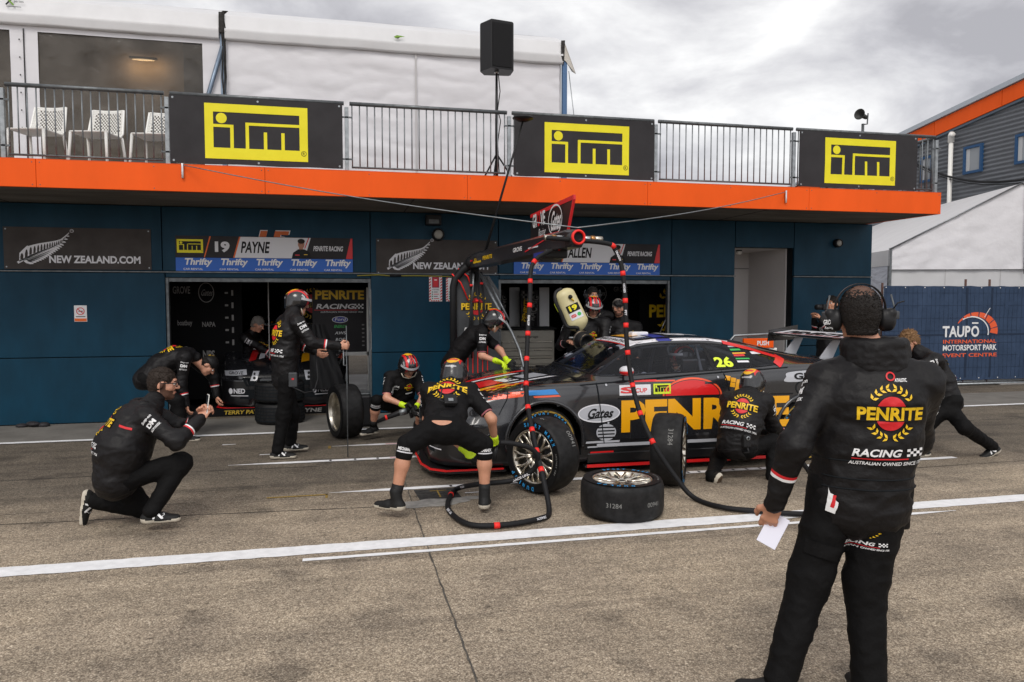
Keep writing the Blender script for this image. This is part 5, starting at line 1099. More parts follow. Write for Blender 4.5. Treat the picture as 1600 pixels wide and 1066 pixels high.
    w_.use('car_white'); w_.add([(4.63, -.74, 1.302), (4.63, .74, 1.302), (4.92, .74, 1.337), (4.92, -.74, 1.337)], [(0, 3, 2, 1)])
    a = Art(); a.text('PENRITE', 0, .03, .17, 'black', w=1.1, bold=.04, al='c'); a.rect(-.7, .01, .7, .022, 'car_red', 0); w_.art(a, (4.63, 0, 1.304), (0, -1, 0), (.29, 0, .035), off=.003)
    w_.build('rear_wing', car, Z0)
    for sgn in (-1, 1): MB().use('carbon').prism([(4.58, sgn * .77, 1.19), (5.0, sgn * .77, 1.21), (5.02, sgn * .77, 1.40), (4.60, sgn * .77, 1.335)], (0, .012 * sgn, 0)).build('wing_endplate', car, Z0)
    for y in (-.36, .36): MB().use('car_silver').prism([(4.55, y, 1.05), (4.72, y, 1.04), (4.84, y, 1.29), (4.74, y, 1.29)], (0, .015, 0)).build('wing_stay', car, Z0)
    # cabin
    cbn = MB().use('void'); cbn.box((1.5, -.8, .13), (4.2, .8, .16)); cbn.box((1.55, -.78, .16), (1.6, .78, .93)); cbn.box((1.45, -.8, .9), (1.75, .8, .935)); cbn.box((3.5, -.62, .16), (3.54, .62, 1.1)); cbn.box((1.5, -.90, .16), (3.6, -.86, .90)); cbn.box((1.5, .86, .16), (3.6, .90, .90)); cbn.build('cabin', car, Z0)
    cg = MB().use(M.setdefault('cage', mat('roll_cage_grey', (.10, .105, .12), .4)), True)
    for sgn in (-1, 1):
        cg.tube([(1.66, sgn * .66, .94), (2.12, sgn * .52, 1.22), (2.9, sgn * .50, 1.27), (2.9, sgn * .70, .9), (2.9, sgn * .78, .2)], .022, 8); cg.tube([(2.9, sgn * .50, 1.27), (3.9, sgn * .5, .95)], .022, 8); cg.tube([(2.0, sgn * .82, .3), (2.9, sgn * .82, .75)], .02, 8); cg.tube([(2.0, sgn * .82, .75), (2.9, sgn * .82, .3)], .02, 8)
    cg.tube([(2.9, -.5, 1.27), (2.9, .5, 1.27)], .022, 8); cg.tube([(2.12, -.52, 1.22), (2.12, .52, 1.22)], .022, 8); cg.tube([(2.9, -.7, .6), (2.9, .5, 1.25)], .02, 8); cg.build('roll_cage', car, Z0)
    st = MB().use('carbon'); st.box((2.55, -.62, .2), (3.05, -.14, .36), bev=.05); st.box((2.88, -.62, .3), (3.06, -.14, 1.02), T=Matrix.Translation((2.97, 0, .3)) @ Matrix.Rotation(R(10), 4, 'Y') @ Matrix.Translation((-2.97, 0, -.3)), bev=.05)
    for sgn in (-1, 1): st.box((2.70, -.38 + sgn * .21 - .03, .92), (2.98, -.38 + sgn * .21 + .03, 1.10), bev=.02)
    st.build('seat', car, Z0)
    swm = MB().use('carbon', True); T = Matrix.Translation((2.22, -.38, .88)) @ Matrix.Rotation(R(-68), 4, 'Y'); swm.lathe([(.13, -.014), (.15, 0), (.13, .014), (.118, 0)], T, 24, closed=True); swm.tube([T @ Vector((-.13, 0, 0)), T @ Vector((.13, 0, 0))], .012, 6); swm.tube([T @ Vector((0, 0, 0)), T @ Vector((0, 0, -.35))], .018, 6); swm.build('steering_wheel', car, Z0)
    for i, ax in enumerate(AX):
        for sgn in (-1, 1):
            wh = bpy.data.objects.new('wheel', None); COL.objects.link(wh); wh.parent = car
            T = axis_T(Vector((ax, sgn * .80, .337)), (.0, sgn, 0), .3 + i)
            wheel_parts(wh, T, rr=.24, wd=.29, marks=True, band=M.setdefault('gold_band', mat('gold_band', S(150, 122, 44), .6)), rimmat=M.setdefault('grey_rim', mat('grey_rim', (.28, .28, .28), .35, .8)), base=Z0)
    return car
CAR = race_car('dark race car with big yellow side lettering stopped in the pit box', '26')
CAR.location = (.90, 8.03, 0)
CAR2 = race_car('dark race car nosed out of left garage behind the standing helmeted crewman', '19')
CAR2.location = (-.84, 12.0, 0); CAR2.rotation_euler = (0, 0, R(90))

# ================================================================== REFUELLING BOOM
bo = thing('refuelling_boom', (1.9, 10.4, 0), 'black overhead refuelling boom with red ringed end reaching over the race car', 'boom')
b = MB().use('grey_panel'); b.prism([(1.56, 10.36, .18), (2.21, 10.36, .18), (2.23, 10.36, 1.84), (2.08, 10.36, 2.06), (1.60, 10.36, 2.06), (1.55, 10.36, 1.95)], (0, .10, 0)); b.use('plastic_black').box((1.45, 10.2, .06), (2.35, 10.75, .18), bev=.01)
b.art(BADGE_ONLY, (1.90, 10.358, 1.635), XU, ZU, .43, off=.003); a = Art(); a.text('RACING', 0, 0, .062, 'white', w=.34, bold=.03, sk=.3); a.rect(-.01, -.02, .36, -.012, 'red'); b.art(a, (1.72, 10.358, 1.28), XU, ZU, off=.003)
for k in range(6): b.use('tag_red').box((1.70 + .07 * k, 10.352, .7), (1.712 + .07 * k, 10.359, 1.22 - .05 * (k % 3)))
b.build('base_panel', bo)
b = MB().use('plastic_black', True); b.tube([(1.57, 10.33, .2), (1.57, 10.33, 1.9), (1.60, 10.33, 2.02), (1.70, 10.32, 2.14), (1.80, 10.3, 2.22), (1.92, 10.3, 2.22)], [.05, .05, .055, .06, .075, .08], 10); b.tube([(1.88, 10.4, 2.0), (1.88, 10.3, 2.3)], .06, 10)
b.ball((1.84, 10.25, 2.24), (.12, .12, .10)); b.build('mast_head', bo)
A0, A1v = Vector((1.86, 10.3, 2.26)), Vector((2.21, 6.78, 2.32)); dA = (A1v - A0).normalized(); sA = dA.cross(ZU).normalized(); uA = sA.cross(dA)
b = MB().use('boom_print'); P = []
for (t, hw, hh) in ((0, .085, .09), (.12, .10, .10), (.85, .10, .085), (.97, .085, .085), (1.0, .06, .06)):
    c = A0.lerp(A1v, t); P.append([c - sA * hw - uA * hh, c + sA * hw - uA * hh, c + sA * hw + uA * hh * .7, c + sA * hw * .6 + uA * hh, c - sA * hw * .6 + uA * hh, c - sA * hw + uA * hh * .7])
V = [p for r_ in P for p in r_]; F = [(i * 6 + k, i * 6 + (k + 1) % 6, (i + 1) * 6 + (k + 1) % 6, (i + 1) * 6 + k) for i in range(len(P) - 1) for k in range(6)] + [list(range(6))[::-1], [(len(P) - 1) * 6 + k for k in range(6)]]
b.add(V, F)
# boom livery on the flank the viewer sees (its left, -X side)
a = Art(); 
for k in range(5): a.rect(.28 + k * .03, -.05 + .03 * (k % 2), .31 + k * .03, -.02 + .03 * (k % 2), 'yellow', 1)
a.rect(.25, -.055, .62, -.03, 'yellow', 0); a.rect(.10, -.02, .22, .0, 'red', 0); a.text('PENRITE', .7, -.035, .05, 'yellow', w=.4, bold=.03); a.text('GROVE', 1.9, -.03, .05, 'white', w=.3, bold=.03); a.line([(2.3, -.05), (2.9, .03)], .012, 'red'); a.rect(2.4, -.03, 2.7, -.015, 'sign_white', 0)
b.art(a, A0.lerp(A1v, .02) + (-sA if sA.x > 0 else sA) * .102, dA, uA, off=.004)
b.use('red'); 
for s_ in (-1, 1): b.tube([A0.lerp(A1v, .3) + uA * .085 + sA * .05 * s_, A0.lerp(A1v, .9) + uA * .085 + sA * .05 * s_], .006, 6)
for t in (.04, .07, .1): b.use('steel').tube([A0.lerp(A1v, t) + sA * .09 + uA * .03, A0.lerp(A1v, t) + uA * .10, A0.lerp(A1v, t) - sA * .09 + uA * .03], .006, 6)
b.build('boom_arm', bo)
T = axis_T(A1v - dA * .02, dA)
MB().use('tag_red', True).lathe([(.050, .02), (.068, .02), (.072, .045), (.066, .058), (.056, .060), (.050, .05)], T, 32, closed=True).use('wall_back').lathe([(.0, .028), (.06, .028)], T, 24).use('boom_print').lathe([(.08, -.16), (.085, -.1), (.078, .02), (.066, .03)], T, 28).build('end_ring', bo)
b = MB().use('plastic_black'); c = A0.lerp(A1v, .80) - uA * .07; b.box((-.12, -.25, -.09), (.12, .25, 0), T=Matrix.Translation(c), bev=.02); b.use('car_navy').box((-.121, -.2, -.07), (-.1205, .2, -.02), T=Matrix.Translation(c)); b.build('valve_box', bo)
b = MB().use('steel', True)
for s_ in (-1, 1):
    p0 = A1v - dA * .10 + sA * .10 * s_; p1 = p0 + sA * .20 * s_; b.use('steel').tube([p0, p0.lerp(p1, .4)], .026, 10); b.use(M.setdefault('brass', mat('brass', (.45, .22, .08), .3, .9))).tube([p0.lerp(p1, .4), p0.lerp(p1, .6)], .030, 10); b.use('alu').tube([p0.lerp(p1, .6), p1], .026, 10)
b.build('coupling', bo)
b = MB().use('plastic_black', True); b.tube([at(757, 398, 9.7), at(788, 290, 9.55), at(817, 190, 9.4)], [.018, .015, .012], 8); b.build('rod', bo)
T = Matrix.Translation(at(817, 186, 9.4)); MB().use('plastic_black', True).lathe([(0, -.03), (.06, -.03), (.13, .0), (.135, .012), (.12, .025), (0, .03)], T, 28).build('rod_disc', bo)
b = MB().use('galv', True); P = [at(750, 428, 10.2), at(772, 470, 10.0), at(800, 520, 9.7), at(812, 548, 9.5), at(820, 582, 9.3)]; b.tube(P, .018, 8); b.tube([at(760, 432, 10.2), at(795, 500, 9.9)], .014, 8); b.tube([at(740, 428, 10.25), at(738, 470, 10.25)], .014, 6); b.build('strut', bo)
b = MB().use('plastic_black', True)
for (x0, x1) in ((735, 737), (744, 752), (752, 760), (738, 728)): b.tube([at(x0, 425, 10.28), at((x0 + x1) / 2 + 2, 500, 10.26), at(x1, 560, 10.28)], .016, 8)
b.use('tag_red'); b.tube([at(706, 428, 10.3), at(720, 442, 10.3), at(732, 470, 10.3)], .010, 6); b.tube([at(716, 420, 10.3), at(731, 432, 10.3), at(737, 450, 10.3)], .010, 6)
for (x, y) in ((736, 446), (752, 443), (745, 470)): b.box((-.02, -.03, -.015), (.02, .0, .015), T=Matrix.Translation(at(x, y, 10.24)))
b.build('pressure_hose', bo)
fn = thing('fin_sign', (2.27, 7.9, 2.4), 'black fin sign with bright red edge standing on the boom end', 'sign')
b = MB(); Pf = [Vector((2.27, 8.77, 2.36)), Vector((2.27, 7.30, 2.40)), Vector((2.28, 7.12, 2.765)), Vector((2.27, 8.77, 2.745))]; nf_ = Vector((-1, -.02, 0)); b.use('plastic_black').prism(Pf, (.016, 0, 0))
# picture is meant to be read from the left side: text runs toward the viewer
uf = Vector((.003, -1, 0)).normalized(); a = Art(); a.text('GR', .10, .17, .16, 'white', w=.19, bold=.03); a.text('VE', .44, .17, .16, 'white', w=.19, bold=.03); a.text('O', .31, .17, .17, 'red', w=.12, bold=.04, lay=1); a.text('Racing', .35, .03, .11, 'white', w=.28, bold=.0, sk=.3); a.ring(1.02, .18, .26, .165, .018, 'white'); a.text('Gates', 1.02, .07, .21, 'white', w=.36, bold=.02, sk=.35, al='c')
b.art(a, (2.268, 8.75, 2.40), uf, ZU, off=.004)
b.use('red').prism([Pf[3] + Vector((-.004, 0, 0)), Pf[2] + Vector((-.004, 0, 0)), Pf[2] + Vector((-.004, 0, -.045)), Pf[3] + Vector((-.004, 0, -.040))], (.024, 0, 0)); b.use('red').prism([Pf[2] + Vector((-.004, 0, -.04)), Pf[1] + Vector((-.004, 0, 0)), Pf[1] + Vector((-.004, .028, 0)), Pf[2] + Vector((-.004, .028, -.04))], (.024, 0, 0)); b.build('sign_board', fn)
for (p, q, lb) in ((at(285, 258, 9.88), A1v + uA * .09, 'thin white guy wire from left fascia to the boom end'), (A1v + uA * .09, at(1228, 300, 9.88), 'thin white guy wire from the boom end to right fascia')):
    b = MB().use('galv', True); b.tube([p.lerp(q, t) - ZU * .05 * math.sin(math.pi * t) for t in [k / 12 for k in range(13)]], .006, 6); e = p if p.y > 9 else q; b.use('steel').box((e.x - .012, 9.865, e.z - .16), (e.x + .012, 9.898, e.z + .02), bev=.004); tag(b.build('guy_wire'), lb, 'wire', 'guy wires of the boom')
def spline(P, n=8):
    P = [Vector(p) for p in P]; out = []
    for i in range(len(P) - 1):
        p0, p1, p2, p3 = P[max(i - 1, 0)], P[i], P[i + 1], P[min(i + 2, len(P) - 1)]
        for k in range(n):
            t = k / n; out.append(.5 * ((2 * p1) + (p2 - p0) * t + (2 * p0 - 5 * p1 + 4 * p2 - p3) * t * t + (3 * p1 - p0 - 3 * p2 + p3) * t ** 3))
    out.append(P[-1]); return out
def air_hose(P, bands, label, r=.022, txt=()):
    o = thing('air_hose', (P[-1][0], P[-1][1], 0), label, 'hose', 'black hoses hanging from the boom'); S_ = spline(P, 10)
    MB().use('hose', True).tube(S_, r, 12).build('sleeve', o); L_ = [0]
    for a_, b_ in zip(S_[:-1], S_[1:]): L_.append(L_[-1] + (b_ - a_).length)
    def pt(s):
        for i in range(len(L_) - 1):
            if L_[i + 1] >= s: return S_[i].lerp(S_[i + 1], (s - L_[i]) / max(1e-6, L_[i + 1] - L_[i]))
        return S_[-1]
    for s in bands:
        s *= L_[-1]; MB().use('tag_red', True).tube([pt(s - .022), pt(s), pt(s + .022)], r + .0025, 12).build('band', o)
    tx = MB()
    for s, t_ in txt:
        s *= L_[-1]; p = pt(s); d = (pt(s + .05) - pt(s - .05)).normalized(); vd = (EYE - p).normalized(); n_ = (vd - d * vd.dot(d)).normalized(); v_ = n_.cross(d); a = Art(); a.text(t_, 0, -.010, .020, 'sign_white', w=len(t_) * .017, bold=.03, al='c'); tx.art(a, p, d, v_, off=r + .002)
    if txt: tx.build('lettering', o)
    return o
zl = .030
air_hose([A1v - dA * .42 + sA * -.02 - uA * .05, at(834, 410, 7.15), at(828, 470, 7.0), at(823, 560, 6.8), at(823, 620, 6.6), at(833, 680, 6.3), at(848, 745, 6.0), gnd(858, 798, zl), gnd(845, 810, zl), gnd(790, 820, zl), gnd(735, 820, zl), gnd(705, 802, zl), gnd(700, 785, zl), gnd(712, 765, zl), at(745, 757, 6.25), at(800, 751, 6.2), at(832, 735, 6.15), at(840, 715, 6.1), at(828, 700, 6.08), at(800, 693, 6.08), at(782, 692, 6.1)], [.005, .055, .09, .13, .175, .215, .255, .295, .335, .37, .40, .56, .745], 'black air hose with red bands dropping from the boom and looping on the ground', txt=((.155, 'DUNLOP'), (.50, 'DRAGON'), (.80, 'WILSON'), (.90, 'RACE LINE'), (.65, 'PIT LINE')))
air_hose([A1v + sA * .30 - dA * .10, at(945, 380, 6.75), at(962, 392, 6.75), at(972, 420, 6.7), at(977, 470, 6.65), at(979, 530, 6.6), at(986, 590, 6.5), at(1000, 645, 6.3), at(1022, 695, 6.1), at(1055, 745, 6.0), gnd(1085, 778, zl), gnd(1130, 793, zl), gnd(1190, 799, zl), gnd(1260, 803, zl), gnd(1330, 795, zl), at(1290, 770, 5.9), at(1245, 710, 6.0)], [.05, .115, .165, .21, .25, .295, .35, .40, .45], 'black air hose with red bands curving from the boom down towards the standing man', txt=((.135, 'DRAGON'), (.19, 'HOSES'), (.23, 'PIT')))

# ================================================================== GARAGE CONTENTS
def board(x0, z0, x1, z1, Y, A, label, m='void', name='display_board', off=(0, 0), sc=1.0, cat='board'):
    b = MB().use(m); b.box((x0, Y, z0), (x1, Y + .03, z1)); b.art(A, (x0 + off[0], Y - .002, z0 + off[1]), XU, ZU, sc, off=.003); return tag(b.build(name), label, cat)
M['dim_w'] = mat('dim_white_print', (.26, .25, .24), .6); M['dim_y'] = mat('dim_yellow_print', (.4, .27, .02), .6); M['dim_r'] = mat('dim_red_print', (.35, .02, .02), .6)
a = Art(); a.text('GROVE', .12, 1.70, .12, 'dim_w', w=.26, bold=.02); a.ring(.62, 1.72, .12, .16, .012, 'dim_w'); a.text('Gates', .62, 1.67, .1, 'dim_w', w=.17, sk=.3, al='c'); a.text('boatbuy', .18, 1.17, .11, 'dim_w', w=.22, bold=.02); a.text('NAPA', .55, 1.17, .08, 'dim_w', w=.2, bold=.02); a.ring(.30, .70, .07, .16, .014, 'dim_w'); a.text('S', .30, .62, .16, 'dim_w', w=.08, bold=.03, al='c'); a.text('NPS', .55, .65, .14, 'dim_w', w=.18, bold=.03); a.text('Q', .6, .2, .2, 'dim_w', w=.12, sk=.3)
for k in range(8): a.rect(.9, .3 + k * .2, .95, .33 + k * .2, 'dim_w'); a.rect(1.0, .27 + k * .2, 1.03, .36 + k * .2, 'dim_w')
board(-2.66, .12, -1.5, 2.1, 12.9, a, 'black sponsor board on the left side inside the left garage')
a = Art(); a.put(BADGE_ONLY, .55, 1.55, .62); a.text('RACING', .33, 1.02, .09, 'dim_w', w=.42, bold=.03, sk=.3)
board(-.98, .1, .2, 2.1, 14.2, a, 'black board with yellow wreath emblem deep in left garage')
b = MB().use('dim_w'); b.box((-1.05, 12.35, .8), (-1.035, 12.365, 2.0)); tag(b.build('prop_rod'), 'thin pale rod standing upright over the garage race car', 'rod')
a = Art(); a.text('PENRITE', .42, .86, .15, 'yellow', w=.80, bold=.035, al='c'); a.text('RACING', .34, .70, .085, 'white', w=.62, bold=.03, sk=.3, al='c')
for i in range(5):
    for j in range(3):
        if (i + j) % 2 == 0: a.rect(.66 + i * .03, .70 + j * .028, .69 + i * .03, .728 + j * .028, 'white')
a.rect(.0, .675, .72, .685, 'red'); a.text('AUSTRALIAN OWNED SINCE 1926', .45, .635, .025, 'white', w=.7, al='c'); a.ell(.42, .52, .13, .055, 'car_navy'); a.ring(.42, .52, .13, .055, .008, 'white', 1); a.text('Ford', .42, .50, .05, 'white', w=.17, sk=.3, al='c', lay=1)
for k, m_ in enumerate(('car_green', 'white', 'white', 'white')): a.text(('ENERGY', 'AWS', 'ROC', 'B')[k], .42, .38 - k * .11, .05, m_, w=(.2, .18, .15, .06)[k], bold=.02, al='c', sk=.2)
for k in range(6): a.rect(.78, .42 - k * .07, .82, .44 - k * .07, 'dim_w')
b = MB().use('banner_black'); b.box((-.40, 13.0, .84), (.49, 13.02, 1.90)); b.art(a, (-.37, 12.998, .87), XU, ZU, off=.003); b.use('plastic_white'); b.box((.49, 12.99, .78), (.53, 13.03, 1.93)); b.box((-.44, 12.99, .78), (.53, 13.03, .84)); b.box((.50, 13.0, 0), (.52, 13.02, .78)); b.box((-.42, 13.0, 0), (-.40, 13.02, .78)); tag(b.build('banner_stand'), 'black team banner with yellow lettering in white frame inside left garage', 'banner')
b = MB().use('plastic_black', True); V = []; F = []
for j in range(9):
    for i in range(9): V.append((-.42 + .25 * i / 8 + .30 * (1 - j / 8) * (i / 8), 11.9 + .05 * math.sin(i * 1.7 + j * .6), .35 + 1.0 * j / 8))
b.add(V, [(j * 9 + i, j * 9 + i + 1, (j + 1) * 9 + i + 1, (j + 1) * 9 + i) for j in range(8) for i in range(8)]); tag(b.build('black_drape'), 'black cloth drape hanging beside the team banner in left garage', 'drape')
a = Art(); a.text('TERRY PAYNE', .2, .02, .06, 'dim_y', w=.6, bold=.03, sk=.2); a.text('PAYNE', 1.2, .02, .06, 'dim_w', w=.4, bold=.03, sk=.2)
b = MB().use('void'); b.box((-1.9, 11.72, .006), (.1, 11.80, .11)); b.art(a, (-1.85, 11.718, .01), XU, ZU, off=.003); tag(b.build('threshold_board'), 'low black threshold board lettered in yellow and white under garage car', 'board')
# second garage
gs = mat('tool_cabinet_grey', (.20, .19, .165), .45, var=(3, .85, 1.1)); c0, c1 = at(781, 514, 11.75), at(866, 574, 11.75)
tcb = thing('tool_cabinet', ((c0.x + c1.x) / 2, 11.9, 0), 'beige grey drawer cabinet inside the right garage beside the fueller', 'cabinet')
b = MB().use(gs); b.box((c0.x, 11.75, .12), (c1.x, 12.25, 1.24), bev=.01); b.use('void').box((c0.x - .03, 11.72, 1.24), (c1.x + .03, 12.28, 1.275), bev=.008); a = Art(); a.text('Stone Garage', .45, .98, .05, 'black', w=.35, sk=.3, al='c'); b.art(a, (c0.x, 11.749, .12), XU, ZU, off=.003); b.build('carcass', tcb)
for k in range(7):
    z = 1.06 - .13 * k; d_ = MB().use(gs).box((c0.x + .03, 11.735, z - .11), (c1.x - .03, 11.749, z), bev=.004).build('drawer', tcb); MB().use('alu').box((c0.x + .05, 11.722, z - .022), (c1.x - .05, 11.735, z - .008)).build('handle', d_)
def flag(px0, px1, Y, z0, z1, label, seed):
    x0, x1 = at(px0, 480, Y).x, at(px1, 480, Y).x; b = MB(); V = []; n, q = 14, 14
    for j in range(q + 1):
        for i in range(n + 1): V.append((x0 + (x1 - x0) * i / n, Y + .04 * math.sin(i * 1.1 + seed + j * .12), z0 + (z1 - z0) * j / q))
    F = [(j * (n + 1) + i, j * (n + 1) + i + 1, (j + 1) * (n + 1) + i + 1, (j + 1) * (n + 1) + i) for j in range(q) for i in range(n)]; b.use('banner_black', True).add(V, F); b.smooth = False; bv_ = BVHTree.FromPolygons([Vector(p) for p in V], F); a = Art(); w_ = x1 - x0
    for i in range(6):
        for j in range(8):
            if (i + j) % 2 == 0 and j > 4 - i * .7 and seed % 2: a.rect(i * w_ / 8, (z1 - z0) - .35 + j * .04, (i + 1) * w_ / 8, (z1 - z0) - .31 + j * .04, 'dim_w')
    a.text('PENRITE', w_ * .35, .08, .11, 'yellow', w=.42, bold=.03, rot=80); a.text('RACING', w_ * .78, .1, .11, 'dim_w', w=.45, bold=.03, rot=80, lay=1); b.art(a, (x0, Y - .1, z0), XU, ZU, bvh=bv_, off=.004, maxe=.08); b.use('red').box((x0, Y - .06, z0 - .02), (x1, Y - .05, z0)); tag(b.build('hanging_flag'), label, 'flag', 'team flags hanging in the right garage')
flag(768, 792, 13.2, 1.24, 1.9, 'black team flag hanging leftmost in right garage, plain top', 0); flag(813, 842, 13.2, 1.24, 1.9, 'black team flag with chequered corner hanging in right garage', 3)
for (p0, p1, lb) in ((796, 812, 'pale panel between the two hanging flags'), (843, 858, 'pale panel right of the chequered flag')):
    b = MB().use(M.setdefault('pale_panel', mat('pale_panel', (.75, .75, .76), .6))); b.box((at(p0, 480, 13.5).x, 13.5, 1.2), (at(p1, 480, 13.5).x, 13.53, 1.95)); tag(b.build('pale_panel'), lb + ' in the right garage', 'panel')
a = Art(); a.ring(.2, .30, .17, .2, .016, 'dim_w'); a.text('Gates', .2, .25, .12, 'dim_w', w=.24, sk=.3, al='c'); a.text('GROVE', .55, .34, .12, 'dim_w', w=.36, bold=.02); a.text('Q', .75, .1, .14, 'dim_w', w=.1); a.text('NAPA', .3, -.45, .1, 'dim_w', w=.25, bold=.02)
board(at(925, 400, 13.6).x, .1, at(1000, 400, 13.6).x, 2.2, 13.6, a, 'black sponsor board behind the capped man in right garage', off=(.0, 1.5), sc=.8)
a = Art(); a.put(BADGE_ONLY, .58, 0, 1.05); p_ = at(1008, 485, 12.6)
board(p_.x - .1, .1, p_.x + .95, 2.2, 12.6, a, 'black board with huge yellow wreath emblem at right inside right garage', off=(.12, 1.42))
# ================================================================== PEOPLE: implicit-surface bodies meshed by surface nets
def vn(v): v = Vector(v); return v.normalized()
class Sdf:
    def __init__(s, k=.03): s.p = []; s.k = k; s.cuts = []; s.holes = []
    def cap(s, a, b, ra, rb=None, fd=None, ff=1.0, k=None): s.p.append(('c', np.array(a, float), np.array(b, float), ra, ra if rb is None else rb, None if fd is None else np.array(vn(fd)), ff, k)); return s
    def chain(s, P, rr, fd=None, ff=1.0, k=None):
        for i in range(len(P) - 1): s.cap(P[i], P[i + 1], rr[i], rr[i + 1], fd, ff, k)
        return s
    def ell(s, c, ax, r, k=None): s.p.append(('e', np.array(c, float), np.array([list(a) for a in ax], float), np.array(r, float), k)); return s
    def cut(s, p, n): s.cuts.append((np.array(p, float), np.array(vn(n)))); return s          # keeps the side n points away from
    def hole(s, c, ax, r): s.holes.append((np.array(c, float), np.array([list(a) for a in ax], float), np.array(r, float))); return s
    @staticmethod
    def _d(q, X, Y, Z):
        if q[0] == 'c':
            _, a, b, ra, rb, fd, ff, k = q; ab = b - a; L2 = max(1e-9, ab @ ab); px, py, pz = X - a[0], Y - a[1], Z - a[2]
            t = np.clip((px * ab[0] + py * ab[1] + pz * ab[2]) / L2, 0, 1); dx, dy, dz = px - t * ab[0], py - t * ab[1], pz - t * ab[2]
            if fd is not None:
                w_ = (dx * fd[0] + dy * fd[1] + dz * fd[2]) * (1 / ff - 1); dx, dy, dz = dx + w_ * fd[0], dy + w_ * fd[1], dz + w_ * fd[2]
            return np.sqrt(dx * dx + dy * dy + dz * dz) - (ra + t * (rb - ra))
        _, c, A, r, k = q; px, py, pz = X - c[0], Y - c[1], Z - c[2]
        l = [(px * A[i, 0] + py * A[i, 1] + pz * A[i, 2]) / r[i] for i in range(3)]
        return (np.sqrt(l[0] ** 2 + l[1] ** 2 + l[2] ** 2) - 1) * r.min()
    def mesh(s, h=.012):
        los, his = [], []
        for q in s.p:
            if q[0] == 'c': m = max(q[3], q[4]) * max(1, q[6]) + .03; los.append(np.minimum(q[1], q[2]) - m); his.append(np.maximum(q[1], q[2]) + m)
            else: m = q[3].max() + .03; los.append(q[1] - m); his.append(q[1] + m)
        lo = np.min(los, 0) - 2 * h; hi = np.max(his, 0) + 2 * h; n = np.ceil((hi - lo) / h).astype(int) + 1
        gx, gy, gz = [lo[i] + h * np.arange(n[i]) for i in range(3)]; D = np.full(n, .2, np.float32)
        for q, l_, h_ in zip(s.p, los, his):
            i0 = np.maximum(0, ((l_ - lo) / h).astype(int) - 1); i1 = np.minimum(n, ((h_ - lo) / h).astype(int) + 2)
            sl_ = tuple(slice(i0[k], i1[k]) for k in range(3)); X, Y, Z = np.meshgrid(gx[sl_[0]], gy[sl_[1]], gz[sl_[2]], indexing='ij', sparse=True)
            d = s._d(q, X, Y, Z); k = q[-1] if q[-1] else s.k; o = D[sl_]; e = np.clip(.5 + .5 * (o - d) / k, 0, 1); D[sl_] = (o * (1 - e) + d * e - k * e * (1 - e)).astype(np.float32)
        X, Y, Z = np.meshgrid(gx, gy, gz, indexing='ij', sparse=True)
        for p, nn in s.cuts: D = np.maximum(D, (X - p[0]) * nn[0] + (Y - p[1]) * nn[1] + (Z - p[2]) * nn[2])
        for c, A, r in s.holes: D = np.maximum(D, -s._d(('e', c, A, r, None), X, Y, Z))
        I = D < 0; cells = np.zeros(np.array(n) - 1, np.int8)
        for a in (0, 1):
            for b in (0, 1):
                for c in (0, 1): cells += I[a:n[0] - 1 + a, b:n[1] - 1 + b, c:n[2] - 1 + c]
        act = (cells > 0) & (cells < 8); idx = np.full(cells.shape, -1, np.int32); ii = np.argwhere(act); idx[act] = np.arange(len(ii))
        acc = np.zeros((len(ii), 3)); cnt = np.zeros(len(ii)); C = [(a, b, c) for a in (0, 1) for b in (0, 1) for c in (0, 1)]
        for p in C:
            for ax in range(3):
                if p[ax]: continue
                q = list(p); q[ax] = 1; a = D[tuple((ii + p).T)]; b = D[tuple((ii + q).T)]; m = (a < 0) != (b < 0)
                t = np.where(m, a / np.where(m, a - b, 1), 0); pos = np.tile(np.array(p, float), (len(ii), 1)); pos[:, ax] += t; acc += pos * m[:, None]; cnt += m
        V = lo + (ii + acc / cnt[:, None]) * h; F = []
        for ax in range(3):
            o = [k for k in range(3) if k != ax]; sa = [slice(0, n[k]) for k in range(3)]; a_ = list(sa); b_ = list(sa); a_[ax] = slice(0, n[ax] - 1); b_[ax] = slice(1, n[ax])
            E = I[tuple(a_)] != I[tuple(b_)]; pts = np.argwhere(E); pts = pts[(pts[:, o[0]] > 0) & (pts[:, o[1]] > 0)]
            if not len(pts): continue
            def ix(d0, d1): q = pts.copy(); q[:, o[0]] -= d0; q[:, o[1]] -= d1; q = np.minimum(q, np.array(cells.shape) - 1); return idx[tuple(q.T)]
            Q = np.stack([ix(1, 1), ix(0, 1), ix(0, 0), ix(1, 0)], 1); ins = I[tuple(pts.T)]
            if ax == 1: ins = ~ins
            Q[~ins] = Q[~ins][:, ::-1]; F.append(Q)
        F = np.concatenate(F); F = F[(F >= 0).all(1)]; return V, F
def vnormals(V, F):
    N = np.zeros_like(V); a, b, c, d = [V[F[:, i]] for i in range(4)]; fn = np.cross(c - a, d - b)
    for i in range(4): np.add.at(N, F[:, i], fn)
    return N / np.maximum(1e-9, np.linalg.norm(N, axis=1))[:, None]
def relax(V, F, it=1, lam=.5):
    for _ in range(it):
        A = np.zeros_like(V); c = np.zeros(len(V))
        for i in range(4): np.add.at(A, F[:, i], V[F[:, (i + 1) % 4]] + V[F[:, i - 1]]); np.add.at(c, F[:, i], 2)
        V = V + lam * (A / np.maximum(c, 1)[:, None] - V)
    return V
